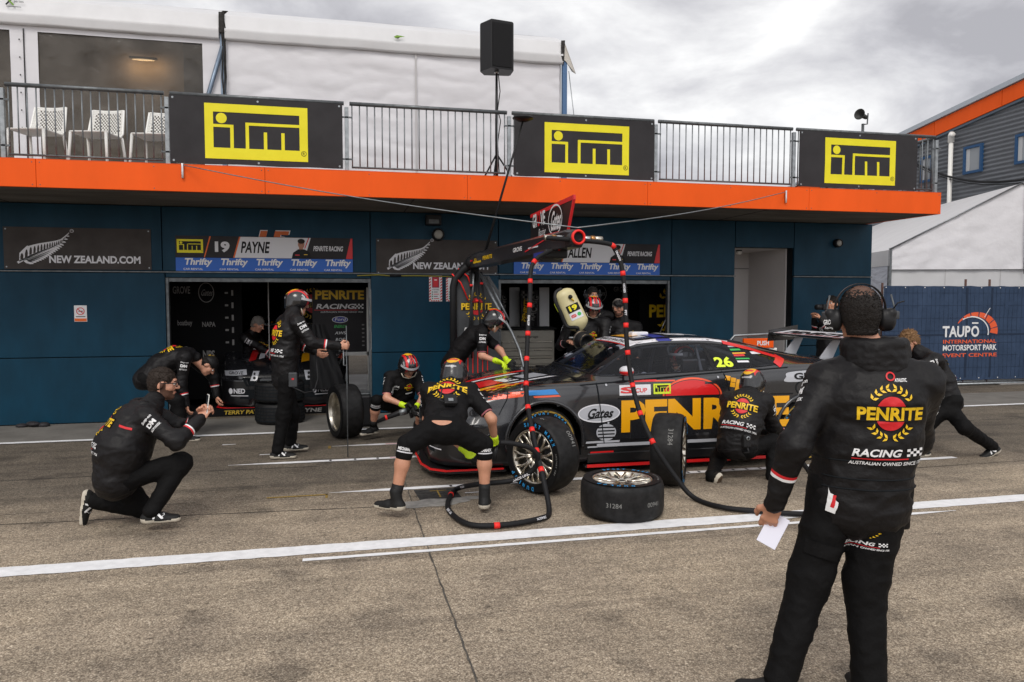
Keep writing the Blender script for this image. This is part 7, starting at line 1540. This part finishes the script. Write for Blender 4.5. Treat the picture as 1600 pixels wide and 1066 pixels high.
def fg_extras():
    jk = [c for c in p1.children if c.name.startswith('jacket')][0]; o_ = p1.location; V = [v.co + o_ for v in jk.data.vertices]; bv = BVHTree.FromPolygons(V, [list(p.vertices) for p in jk.data.polygons])
    b = MB(); bk = -dirv(hd + 2); u = Z_.cross(bk); c = at(1391, 646, 2.68); b.art(BADGE, c, u, Z_, .262, off=.004, bvh=bv, maxe=.012, reach=.4)
    a = Art(); a.ring(0, .02, .018, .018, .006, 'red'); a.text('ATHLETIC', .015, -.002, .014, 'white', w=.05, bold=.03); b.art(a, c + u * .0 + Z_ * .132, u, Z_, 1, off=.004, bvh=bv, maxe=.01, reach=.4); b.build('back_print', jk, base=o_)
    # stand-up collar, quilt seams
    cl = MB(); C_ = Sdf(.03); 
    for k in range(24):
        a0, a1 = 2 * math.pi * k / 24, 2 * math.pi * (k + 1) / 24; q = lambda a, z: nk + L_ * .112 * math.cos(a) + dirv(hd) * (.10 * math.sin(a) + .012) + Z_ * z
        C_.cap(q(a0, -.03), q(a1, -.03), .022); C_.cap(q(a0, .005), q(a1, .005), .019); C_.cap(q(a0, .035), q(a1, .035), .017); C_.cap(q(a0, .060), q(a1, .060), .014); C_.cap(q(a0, .080), q(a1, .080), .012)
    V2, F2 = C_.mesh(.008); V2 = crease(V2, F2, .007, 9); put(cl, (V2, F2), 'cloth'); cl.build('collar', p1)
    sm = MB().use('wall_back', True)
    for z, r_ in ((.985, 1.0), (1.06, 1.0), (.94, 1)):
        P = []
        for k in range(40):
            an = 2 * math.pi * k / 40; d = Vector((math.cos(an), math.sin(an), 0)); hit = bv.ray_cast(Vector((2.245, 2.87, z)) + d * .6, -d, .6)
            if hit[0] and (hit[0] - Vector((2.245, 2.87, z))).length < .30: P.append(hit[0] + d * .0005)
        if len(P) > 6: sm.tube(P, .0035, 6, closed=True)
    sm.build('quilt_seam', jk, base=o_)
    tr = [c for c in p1.children if c.name.startswith('trousers')][0]; bvt = BVHTree.FromPolygons([v.co + o_ for v in tr.data.vertices], [list(p.vertices) for p in tr.data.polygons])
    b = MB(); b.art(BADGE, Vector((2.21, 2.6, .775)), X_, Z_, .125, off=.003, bvh=bvt, maxe=.012, reach=.5); b.build('seat_print', tr, base=o_)
    b = MB().use('cloth2'); a = Art(); a.rect(-.06, -.03, .07, .03, 'cloth2', 4); b.art(a, Vector((2.03, 2.6, .66)), (.97, 0, -.25), (.25, 0, .97), off=.008, bvh=bvt, maxe=.02, reach=.6); b.build('pocket_flap', tr, base=o_)
    b = MB(); a = Art(); a.poly([(-.012, -.05), (.015, -.06), (.035, .05), (.0, .05)], 'white'); a.poly([(0, -.03), (.01, -.035), (.02, .02), (.01, .02)], 'red', 1); b.art(a, Vector((2.06, 2.6, .885)), X_, Z_, off=.01, bvh=bvt, maxe=.02, reach=.6); b.build('pocket_rag', p1)
    b = MB().use('cloth', True); b.box((2.425, 2.80, .72), (2.475, 2.90, .90), bev=.015); b.build('belt_pouch', p1)
fg_extras()
T = Matrix.Translation((1.885, 2.955, .715)) @ Matrix.Scale(.86, 4) @ Matrix.Rotation(R(30), 4, 'Y') @ Matrix.Rotation(R(-35), 4, 'Z')
b = MB().use(M.setdefault('paper', mat('note_paper', S(222, 222, 235), .7))); b.box((-.05, -.004, -.085), (.05, .004, .085), T=T); b.box((-.049, .006, -.084), (.051, .010, .084), T=T); b.use('wall_back').box((-.0505, .0105, -.086), (.0515, .014, .086), T=T); tag(b.build('note_papers'), 'folded white papers held in the hand of foreground man', 'papers')

# ---- 2. kneeling photographer with a phone
Y0 = 6.18; pel = at(184, 742, Y0); nk = bone(pel, 236, 636, .50, +1); head = bone(nk, 255, 600, .20, +1); lat = leftof(80); lath = leftof(78)
shR = nk - lat * .17 + Vector((.02, 0, -.06)); shL = nk + lat * .17 + Vector((.02, 0, -.06)); eR = bone(shR, 276, 690, .29, -1); wR = bone(eR, 313, 655, .25, +1); eL = shL + Vector((.22, .05, -.16)); wL = wR + Vector((-.01, .09, .02))
p2 = figure('kneeling bearded man in glasses filming the stop with his phone', (-1.5, 6.2, 0), pel, nk, head, Vector((.97, .06, -.12)), (.1, 0, 1), lat, lath, [(eL, wL), (eR, wR)],
       [(Vector((-1.50, 6.36, .09)), Vector((-1.84, 6.33, .18)), Vector((-.12, 0, -1)), Vector((1, 0, .1))), (bone(pel - lath * .09, 285, 722, .42, -1), at(238, 797, 6.05), Vector((1, .0, 0)))], bulk=1.28, belly=.03, hat='hair', hairm='hair_mid', hair_kw=dict(th=.007, rough=.0035, line=.008, nape=-.062, tuft=.012, nt=1800), skin='skin', stub=True, bend=.05, badge=(.30, .62, 0), logo='N', hem=.03,
       hands=(dict(d=(.5, -.3, .8), pn=(.6, -.7, 0), side=(-.6, -.2, .4), curl=(.7, .75, .8, .8)), dict(d=(.55, .25, .8), pn=(.5, .8, .0), side=(-.6, .1, .5), curl=(.75, .8, .85, .9))))
def specs():
    f = vn(Vector((.97, .06, -.12))); u = vn(Vector((.1, 0, 1)) - f * f.dot(Vector((.1, 0, 1)))); l = u.cross(f); p = lambda a, b, d: head + l * a + f * b + u * d; b = MB().use('plastic_black', True)
    for q in (-1, 1): b.tube([p(q * .032 + .026 * math.cos(t), .112 - .01 * abs(q * .032 + .026 * math.cos(t)) / .05, .010 + .019 * math.sin(t)) for t in [2 * math.pi * k / 20 for k in range(20)]], .0032, 6, closed=True); b.tube([p(q * .058, .10, .018), p(q * .082, .06, .018), p(q * .086, -.005, .012)], .0035, 6)
    b.tube([p(-.008, .116, .014), p(.008, .116, .014)], .003, 6); b.build('glasses', p2)
    c = MB(); C_ = Sdf(.03); 
    for k in range(9): a = R(150 + 26 * k); C_.cap(nk + lat * .10 * math.cos(a) + X_ * (.07 * math.sin(a) - .05) + Z_ * .02, nk + lat * .10 * math.cos(a + .45) + X_ * (.07 * math.sin(a + .45) - .05) + Z_ * .02, .034)
    V2, F2 = C_.mesh(.012); put(c, (crease(V2, F2, .008, 14), F2), 'cloth'); c.build('hood', p2)
    b = MB(); a = Art(); a.rect(-.05, -.008, .05, .008, 'red'); jk = [q for q in p2.children if q.name.startswith('jacket')][0]; bv = BVHTree.FromPolygons([v.co + p2.location for v in jk.data.vertices], [list(q.vertices) for q in jk.data.polygons]); b.art(a, nk + Vector((-.12, -.3, -.11)), vn((.9, -.2, -.25)), Z_, off=.004, bvh=bv, maxe=.02, reach=.5); b.build('back_tab', jk, base=p2.location)
specs()
pc = wR.lerp(wL, .5) + Vector((.055, -.01, .10)); T = Matrix.Translation(pc) @ Matrix.Rotation(R(18), 4, 'Z') @ Matrix.Rotation(R(8), 4, 'Y')
b = MB().use('plastic_white').box((-.006, -.038, -.075), (.0, .038, .075), T=T, bev=.002); b.use('plastic_black').box((-.0075, -.035, -.07), (-.0062, .035, .07), T=T); tag(b.build('mobile_phone'), 'pale mobile phone held up by the kneeling man', 'phone')

# ---- 3. crewman bent double by the left garage
pel = at(232, 590, 10.0); nk = bone(pel, 296, 553, .50, +1); head = bone(nk, 326, 571, .20, +1); lat = leftof(80)
shR = nk - lat * .16 + Vector((-.02, 0, -.05)); shL = nk + lat * .16 + Vector((-.02, 0, -.05)); eR = bone(shR, 283, 600, .28, -1); wR = bone(eR, 291, 632, .24, -1); eL = bone(shL, 333, 588, .28, -1); wL = bone(eL, 338, 618, .25, -1)
figure('crewman in black cap bent double beside the left garage door', (pel.x + .2, 9.95, 0), pel, nk, head, Vector((.55, -.1, -.83)), (.83, 0, .55), lat, lat, [(eL, wL), (eR, wR)],
       [(Vector((pel.x + .32, 10.12, .50)), Vector((pel.x + .22, 10.15, .095)), X_), (Vector((pel.x + .36, 9.82, .50)), Vector((pel.x + .42, 9.80, .095)), X_)], hat='cap', h=.014, bend=.06, badge=(.30, .72, 0), sub=False, top='jacket', bulk=1.05)

# ---- 4. helmeted crewman standing with a pole
pel = at(446, 588, 8.6); nk = bone(pel, 456, 494, .50, +1); head = bone(nk, 466, 474, .19, +1); lat = leftof(68); lath = leftof(75)
shR = nk - lat * .18 - Z_ * .06; shL = nk + lat * .18 - Z_ * .06; eR = bone(shR, 488, 536, .29, -1); wR = bone(eR, 529, 541, .27, -1); eL = shL + Vector((.10, .10, -.25)); wL = eL + Vector((.20, -.08, -.10))
pole_top = at(541, 522, wR.y); figure('helmeted crewman in black jacket standing and holding a thin pole upright', (-.55, 8.55, 0), pel, nk, head, Vector((.95, -.06, -.22)), (.2, 0, 1), lat, lath, [(eL, wL), (eR, wR)],
       [(at(458, 645, 8.72), at(454, 691, 8.80), X_ + Y_ * .05), (at(443, 648, 8.5), at(434, 703, 8.48), X_ + Y_ * -.05)], hat='helmet', badge=(.30, .70, 0), bend=.03, bulk=1.08, logo='N', hands=(None, dict(d=vn((1, -.1, 0)), pn=(0, 1, 0), side=(0, 0, 1), curl=(1.1, 1.15, 1.2, 1.2), tcurl=.9)), hem=.04, name='person', h=.011)
hx = wR + vn(Vector((1, -.1, 0))) * .085 + Y_ * .028
b = MB().use('galv_dark', True).tube([Vector((hx.x, hx.y, .01)), Vector((hx.x, hx.y, 1.45))], .006, 8); b.use('galv').tube([Vector((hx.x - .035, hx.y, 1.30)), Vector((hx.x - .035, hx.y, 1.02)), Vector((hx.x + .0, hx.y, 1.02))], .007, 6); tag(b.build('signal_pole'), 'thin dark pole held upright by the standing helmeted crewman', 'pole')
b = MB().use('grey_panel'); q = pel + Vector((.09, -.19, -.02)); b.box(q - Vector((.045, .03, .08)), q + Vector((.045, .03, .08)), bev=.012); b.use('red').box(q + Vector((-.012, -.0315, .0)), q + Vector((.012, -.0305, .02))); b.use('plastic_black', True).tube([q + Vector((0, -.03, -.08)), q + Vector((.12, -.05, -.14)), q + Vector((.22, 0, -.13)), q + Vector((.26, .05, 0)), q + Vector((.24, .05, .3))], .008, 6); tag(b.build('radio_pack'), 'grey radio pack with coiled cable on the belt of the pole holder', 'radio')

# ---- 5. crouching crewman with an air gun, left
pel = at(626, 630, 9.55); nk = bone(pel, 630, 583, .46, -1); head = bone(nk, 638, 573, .19, -1); lat = X_ * .97 + Y_ * -.15; lath = lat
shR = at(604, 590, nk.y); shL = at(652, 590, nk.y); eR = bone(shR, 604, 622, .28, -1); wR = bone(eR, 632, 634, .25, -1); eL = bone(shL, 661, 620, .28, -1); wL = bone(eL, 650, 637, .24, -1)
figure('helmeted crewman crouching against the blue pillar with an air gun', (pel.x, 9.5, 0), pel, nk, head, Vector((.25, -.8, -.55)), (.1, -.45, .9), lat, lath, [(eL, wL), (eR, wR)],
       [(at(660, 640, 9.25), at(652, 668, 9.45), Vector((.6, -.8, 0))), (at(588, 628, 9.25), at(583, 666, 9.42), Vector((-.75, -.55, 0)))], top='tee', bottom='shorts', gloves=True, hat='helmet', h=.013, bulk=1.0, badge=None)
b = MB().use('plastic_black', True); P = [at(640, 640, 9.0), at(622, 646, 9.0), at(606, 652, 9.05), at(590, 659, 9.1)]; b.tube(P, [.03, .034, .028, .02], 10); b.use('galv').tube([at(624, 645, 8.99), at(635, 642, 8.99)], .036, 10); b.use('tag_red').tube([at(602, 653, 9.05), at(605, 652, 9.05)], .031, 10); b.use('plastic_black').tube([P[0], P[0] + Vector((.03, 0, -.10))], .022, 8); tag(b.build('air_gun'), 'long wheel gun held by the crouching man beside the blue pillar', 'air gun')

# ---- 6. wheel changer bending, back to the viewer
hd6 = 12; lat = leftof(hd6 + 4); pel = at(693, 668, 6.02); nk = bone(pel, 703, 604, .50, +1); head = bone(nk, 710, 588, .19, +1); shL = nk + lat * .20 + Vector((0, -.04, -.05)); shR = nk - lat * .20 + Vector((0, -.04, -.05))
eR = bone(shR, 768, 655, .30, -1); wR = bone(eR, 773, 690, .25, +1); eL = bone(shL, 668, 655, .29, +1); wL = at(728, 705, 6.42)
kL, kR = at(634, 697, 5.98), at(757, 698, 5.98)
figure('wheel changer in shorts bending over with his back to the viewer', (1.0, 6.0, 0), pel, nk, head, dirv(25) * .85 - Z_ * .5, Z_ + dirv(25) * .5, lat, leftof(hd6), [(eL, wL), (eR, wR)],
       [(kL, at(618, 778, 5.95), Vector((-.75, .55, 0))), (kR, at(757, 775, 5.98), Vector((.25, .9, 0)))], top='tee', bottom='shorts', gloves=True, hat='helmet', h=.010, bulk=1.06, skin='skin2', badge=(.33, .74, 0), sub=False, bend=-.02, hem=-.03, sleeve=.95)
jk6 = [c for c in bpy.data.objects if c.name.startswith('polo_shirt') and c.parent and 'wheel changer' in c.parent['label']][0]; sh6 = [c for c in jk6.parent.children if c.name.startswith('shorts')][0]
bv6 = BVHTree.FromPolygons([v.co + jk6.parent.location for v in sh6.data.vertices], [list(q.vertices) for q in sh6.data.polygons]); b = MB(); a = Art(); a.poly(smooth_poly([(-.075, .012), (-.03, -.014), (.03, -.016), (.08, .008), (.0, .016)], 4), 'skin2')
b.art(a, at(693, 664, 5.8), X_, Z_, off=.004, bvh=bv6, maxe=.02, reach=.5); b.build('waist_skin', [c for c in jk6.parent.children if c.name.startswith('body')][0], base=jk6.parent.location)
up6 = vn(nk - pel); bk6 = vn(Vector((0, -1, .3)) - up6 * up6.dot(Vector((0, -1, .3)))); b = MB().use('plastic_black'); q = pel.lerp(nk, .34) + bk6 * .155; b.box((-.055, -.02, -.05), (.055, .03, .05), T=Matrix.Translation(q) @ Matrix.Rotation(R(-50), 4, 'X'), bev=.012); b.use('galv').box((-.02, -.024, -.03), (.02, -.019, .0), T=Matrix.Translation(q) @ Matrix.Rotation(R(-50), 4, 'X'), bev=.001); b.use('plastic_black', True).tube([q + Vector((.0, -.03, -.03)), q + Vector((-.09, .0, .0)), q + Vector((-.06, .05, .09)), q + Vector((.05, .06, .1))], .007, 6); tag(b.build('radio_pack'), 'black radio pack on the back of the bending wheel changer', 'radio')
b = MB().use('plastic_black', True); g0 = at(776, 696, 6.25); b.tube([g0, g0 + Vector((.0, .22, .02))], [.036, .042], 12); b.tube([g0 + Vector((0, .02, 0)), g0 + Vector((-.02, .0, -.13))], .024, 10); b.use('galv').tube([g0 + Vector((0, .22, .02)), g0 + Vector((0, .30, .02))], [.03, .024], 12); tag(b.build('air_gun'), 'short black wheel gun in the glove of the bending wheel changer', 'air gun')

# ---- 7. crewman leaning over the bonnet from behind the car
pel = at(708, 566, 9.45); nk = bone(pel, 756, 514, .50, -1); head = bone(nk, 773, 502, .18, -1); lat = leftof(95)
shR = at(742, 526, nk.y - .12); shL = at(768, 522, nk.y + .16); eR = bone(shR, 753, 556, .28, -1); wR = bone(eR, 778, 565, .25, -1); eL = bone(shL, 782, 548, .28, -1); wL = bone(eL, 792, 564, .22, -1)
figure('helmeted crewman with fluoro gloves leaning over the car bonnet from behind', (pel.x, 9.4, 0), pel, nk, head, Vector((.75, -.35, -.55)), (.5, 0, .85), lat, lat, [(eL, wL), (eR, wR)],
       [(Vector((pel.x + .18, 9.5, .5)), Vector((pel.x - .05, 9.6, .095)), X_), (Vector((pel.x + .12, 9.3, .5)), Vector((pel.x - .15, 9.3, .095)), X_)], top='tee', bottom='trousers', gloves=True, hat='helmet', h=.012, bulk=1.05, bend=.04)

# ---- 8. fueller with the bottle, 9/10 onlookers
pel = at(900, 575, 10.0); nk = at(920, 497, 9.9); head = at(927, 481, 9.78); lat = X_ * .98 + Y_ * -.15
shR = at(893, 512, 9.85); shL = at(940, 510, 9.8); eR = at(876, 540, 9.7); wR = at(887, 535, 9.50); eL = at(944, 540, 9.7); wL = at(928, 538, 9.48)
figure('helmeted fueller facing the viewer with a refuelling bottle on his shoulder', (pel.x, 9.9, 0), pel, nk, head, Vector((-.1, -.85, -.45)), (0, -.4, .9), lat, lat, [(eL, wL), (eR, wR)],
       [(Vector((pel.x + .1, 9.9, .5)), Vector((pel.x + .1, 9.95, .095)), -Y_), (Vector((pel.x - .1, 9.9, .5)), Vector((pel.x - .1, 9.95, .095)), -Y_)], hat='helmet', h=.013, bulk=1.02)
fb = thing('fuel_bottle', at(893, 480, 9.6), 'cream refuelling bottle with black hose and number 19 on the fueller\'s shoulder', 'fuel bottle')
M['bottle'] = mat('cream_bottle', S(206, 196, 150), .4, var=(4, .9, 1.05)); ax0, ax1 = at(880, 456, 9.62), at(904, 508, 9.55); da = vn(ax1 - ax0); lt = vn(X_ - da * da.dot(X_)); S_ = Sdf(.04); S_.cap(ax0 + da * .06, ax1 - da * .04, .098, .105, lt, 1.45); S_.cap(ax1 - da * .04, ax1 + da * .03, .09, .05, lt, 1.3); b = MB(); put(b, S_.mesh(.011), 'bottle'); b.build('tank', fb)
bt = BVHTree.FromPolygons([Vector(v) for v in b.v], b.f); l_ = MB(); a = Art(); a.rect(-.10, 0, .10, .12, 'black', 0); a.text('19', 0, .02, .085, 'itm_yellow', w=.13, bold=.05, lay=1, al='c'); a.rect(-.10, -.12, .10, -.005, 'sign_white', 0); a.ell(.05, -.06, .03, .03, 'car_green', 1, n=16); a.text('S', -.04, -.085, .05, 'red', w=.09, bold=.05, lay=1, al='c'); nv = vn(EYE - ax1); l_.art(a, ax0.lerp(ax1, .62) + lt * .03, vn((-da).cross(nv)), -da, .85, off=.004, bvh=bt, maxe=.03, reach=.3); l_.build('label_plate', fb)
b = MB().use('plastic_black', True); e_ = -lt * .155 + nv * .03; b.tube(spline([ax0 - da * .04 + nv * .02, ax0 - da * .03 - lt * .10, ax0 + da * .08 + e_, ax0.lerp(ax1, .5) + e_, ax1 - da * .05 + e_, ax1 + da * .02 + nv * .12 - lt * .04, at(903, 516, 9.45), at(908, 526, 9.4)], 6), .026, 10); b.use('car_fluoro').tube([ax0 + da * .1 + e_ - lt * .027, ax0.lerp(ax1, .45) + e_ - lt * .027], .006, 6); b.build('fill_hose', fb)
b = MB().use('plastic_black', True).ball(ax0.lerp(ax1, .22) + nv * .12 + lt * .06, .030, seg=12, rings=8); b.use('yellow').tube([ax0.lerp(ax1, .22) + nv * .13 + lt * .06, ax0.lerp(ax1, .36) + nv * .125 + lt * .08], .010, 6); b.build('valve_cap', fb)
T = axis_T(at(910, 532, 9.32), vn(Vector((.15, -1, -.1)))) @ Matrix.Scale(1.35, 4); b = MB().use('plastic_black', True).lathe([(0, -.12), (.05, -.12), (.06, -.05), (.085, -.04), (.09, .02), (.078, .04), (.07, .10), (.055, .10), (.05, .06), (0, .06)], T, 28); b.use('alu').lathe([(.088, -.03), (.093, -.02), (.093, -.01), (.088, 0)], T, 28).lathe([(.072, .085), (.076, .092), (.072, .102)], T, 28); b.use('galv').tube([T @ Vector((-.12, .02, -.05)), T @ Vector((.12, .02, -.05))], .014, 8); b.build('coupler', fb)
pel = at(928, 560, 11.0); nk = at(927, 486, 11.0); head = at(926, 462, 10.95); lat = X_
figure('onlooker in headset standing right behind the fueller', (pel.x, 11.0, 0), pel, nk, head, Vector((0, -1, -.1)), (0, 0, 1), lat, lat, [None, None], [(Vector((pel.x + .1, 11, .5)), Vector((pel.x + .1, 11, .095)), -Y_), (Vector((pel.x - .1, 11, .5)), Vector((pel.x - .1, 11, .095)), -Y_)], hat='headset', h=.016, hair_kw=dict(th=.008))
pel = at(980, 575, 10.7); nk = at(972, 503, 10.7); head = at(966, 481, 10.62); lat = vn(X_ + Y_ * .2)
figure('man in black cap and team jacket watching from the right garage', (pel.x, 10.7, 0), pel, nk, head, Vector((-.25, -1, -.1)), (0, 0, 1), lat, lat, [(nk + Vector((.27, 0, -.30)), nk + Vector((.22, -.15, -.52))), (nk + Vector((-.27, 0, -.30)), nk + Vector((-.20, -.15, -.52)))], [(Vector((pel.x + .1, 10.7, .5)), Vector((pel.x + .1, 10.7, .095)), -Y_), (Vector((pel.x - .1, 10.7, .5)), Vector((pel.x - .1, 10.7, .095)), -Y_)], hat='cap', hairm='hair_grey', h=.014, skin='skin', stub=True)

# ---- 11. crouching crewman at the rear wheel
hd11 = 48; lat = leftof(hd11 - 12); lath = leftof(hd11 - 5); pel = at(1152, 694, 6.52); nk = bone(pel, 1168, 618, .50, +1); head = bone(nk, 1176, 601, .19, +1); shL = at(1140, 628, nk.y + .02); shR = at(1196, 632, nk.y - .10)
eR = bone(shR, 1208, 666, .28, +1); wR = bone(eR, 1226, 682, .22, +1); eL = shL + Vector((.10, .22, -.15)); wL = wR + Vector((-.08, .12, .0))
figure('helmeted crewman in black hoodie squatting at the rear wheel of the race car', (3.7, 6.5, 0), pel, nk, head, dirv(hd11 + 10) * .9 - Z_ * .35, Z_ + dirv(hd11) * .4, lat, lath, [(eL, wL), (eR, wR)],
       [(at(1122, 716, 6.85), at(1112, 744, 6.50), vn(Vector((-.10, .45, -.88))), vn(Vector((-.4, .75, .45)))), (at(1208, 690, 6.55), at(1207, 745, 6.42), dirv(40))], hat='helmet', h=.010, bulk=1.12, badge=(.28, .66, .0), sub=True, bend=.06, gloves=True, hem=.02, band=True, logo=None)
b = MB().use('plastic_black'); q = pel.lerp(nk, .10) + Vector((-.03, -.20, .02)); b.box(q - Vector((.04, .025, .06)), q + Vector((.04, .03, .06)), bev=.012); b.use('galv', True).lathe([(.012, 0), (.02, 0), (.02, .006), (.012, .006)], Matrix.Translation(q + Vector((0, -.028, .03))) @ Matrix.Rotation(R(90), 4, 'X'), 14); b.use('plastic_black', True).tube([q + Vector((0, -.02, -.06)), q + Vector((.01, -.03, -.10)), q + Vector((-.03, -.01, -.11))], .009, 6); tag(b.build('radio_pack'), 'black radio pack on the belt of the man squatting at rear wheel', 'radio')
b = MB().use('plastic_black', True); g0 = wR + Vector((.04, .02, .0)); b.tube([g0, g0 + Vector((.1, .16, -.02))], [.036, .040], 12); b.tube([g0, g0 + Vector((-.02, .0, -.12))], .024, 10); tag(b.build('air_gun'), 'black wheel gun at the rear wheel in the hand of the squatting man', 'air gun')

# ---- 12. man lunging away at right, mostly behind the foreground man
pel = at(1478, 622, 7.05); nk = bone(pel, 1440, 554, .50, +1); head = bone(nk, 1420, 535, .18, +1); lat = leftof(-85); lath = lat
figure('light haired man in black lunging leftwards behind the foreground man', (pel.x, 7.0, 0), pel, nk, head, Vector((-.93, -.15, -.35)), (-.35, 0, .93), lat, lath, [(nk + Vector((-.25, -.15, -.15)), nk + Vector((-.45, -.25, -.10))), (nk + Vector((-.22, .18, -.18)), nk + Vector((-.45, .2, -.12)))],
       [(pel + Vector((-.30, -.05, -.30)), Vector((pel.x - .32, 7.0, .095)), -X_), (bone(pel, 1507, 668, .44, -1), at(1550, 697, 6.85), Vector((-.55, 0, -.2)), Vector((-.15, 0, 1)))], hat='hair', hairm='hair_brown', hair_kw=dict(th=.014, rough=.007, tuft=.03), h=.012, skin='skin', bulk=1.0, logo='N', badge=(.26, .66, 0), bend=.04)

# ---- 13. photographer by the blue end wall
pel = at(1288, 560, 10.95); nk = at(1292, 500, 10.9); head = at(1300, 475, 10.85); lat = vn(X_ * .4 + Y_ * .9)
figure('photographer in black beside the grey recess, hidden behind foreground headset', (pel.x, 10.95, 0), pel, nk, head, Vector((-.9, -.4, 0)), (0, 0, 1), lat, lat, [(nk + Vector((-.10, -.22, -.20)), nk + Vector((-.2, -.12, .02))), (nk + Vector((-.10, .15, -.20)), nk + Vector((-.2, .05, .02)))], [(Vector((pel.x, 10.85, .5)), Vector((pel.x, 10.85, .095)), -X_), (Vector((pel.x, 11.05, .5)), Vector((pel.x, 11.05, .095)), -X_)], hat='hair', h=.016, skin='skin2')
b = MB().use('plastic_black'); q = at(1286, 480, 10.8); b.box(q - Vector((.04, .07, .045)), q + Vector((.04, .07, .045)), bev=.012); b.use('plastic_black', True).tube([q, q + Vector((-.16, -.06, 0))], [.04, .045], 12); tag(b.build('photo_camera'), 'black camera raised by the photographer beside the grey recess', 'camera')

# ---- 14. grey haired mechanic inside the left garage
pel = at(385, 575, 13.2); nk = at(392, 522, 13.1); head = at(403, 507, 13.0); lat = leftof(110)
figure('grey haired mechanic leaning over the car inside left garage', (pel.x, 13.2, 0), pel, nk, head, Vector((.8, -.35, -.5)), (.4, -.2, .9), lat, lat, [(nk + Vector((.22, .12, -.22)), nk + Vector((.40, .08, -.35))), (nk + Vector((.18, -.22, -.22)), nk + Vector((.38, -.25, -.35)))], [(Vector((pel.x, 13.1, .5)), Vector((pel.x, 13.1, .095)), X_), (Vector((pel.x, 13.3, .5)), Vector((pel.x, 13.3, .095)), X_)], hat='hair', hairm='hair_grey', h=.016, skin='skin')

# ---- 15. driver strapped in the race car
def driver():
    o = CAR.location; c = lambda x, y, z: o + Vector((x, y, z)); M['suit'] = mat('grey_race_suit', (.38, .39, .44), .7, bump=(40, .4, .01))
    t = thing('person', c(2.8, -.38, .36), 'racing driver in grey suit and black helmet sitting in the race car', 'person')
    B = Sdf(.04); pel, nk = c(2.78, -.38, .42), c(2.84, -.38, .90); B.chain([pel, pel.lerp(nk, .5), nk], [.14, .13, .08], Y_, 1.3); hd_ = c(2.80, -.38, 1.08)
    for q in (-1, 1): s_ = nk + Y_ * q * .19 - Z_ * .05; e = c(2.62, -.38 + q * .30, .74 + .04); w_ = c(2.30, -.38 + q * .14, .92); B.cap(nk, s_, .06, .07); B.cap(s_, e, .068, .055); B.cap(e, w_, .054, .04); B.cap(pel + Y_ * q * .1, c(2.42, -.38 + q * .12, .52), .085, .07); B.cap(c(2.42, -.38 + q * .12, .52), c(2.05, -.38 + q * .1, .3), .068, .05)
    V, F = B.mesh(.014); V = crease(V, F, .008, 9); b = MB(); put(b, (V, F), 'suit'); b.build('race_suit', t); hm = head_mesh(hd_, (-1, 0, -.05), (0, 0, 1), nk, 'skin'); hm.build('body', t)
    for q in (-1, 1): b = MB(); put(b, hand_sdf(c(2.30, -.38 + q * .14, .92), (-.6, -q * .5, .3), (-.4, -q * .8, 0), (0, 0, 1), curl=(1, 1.1, 1.1, 1.1)).mesh(.007), 'cloth'); b.build('glove', t)
    helmet(t, hd_, (-1, 0, -.05), (0, 0, 1), sc=1.02)
driver()
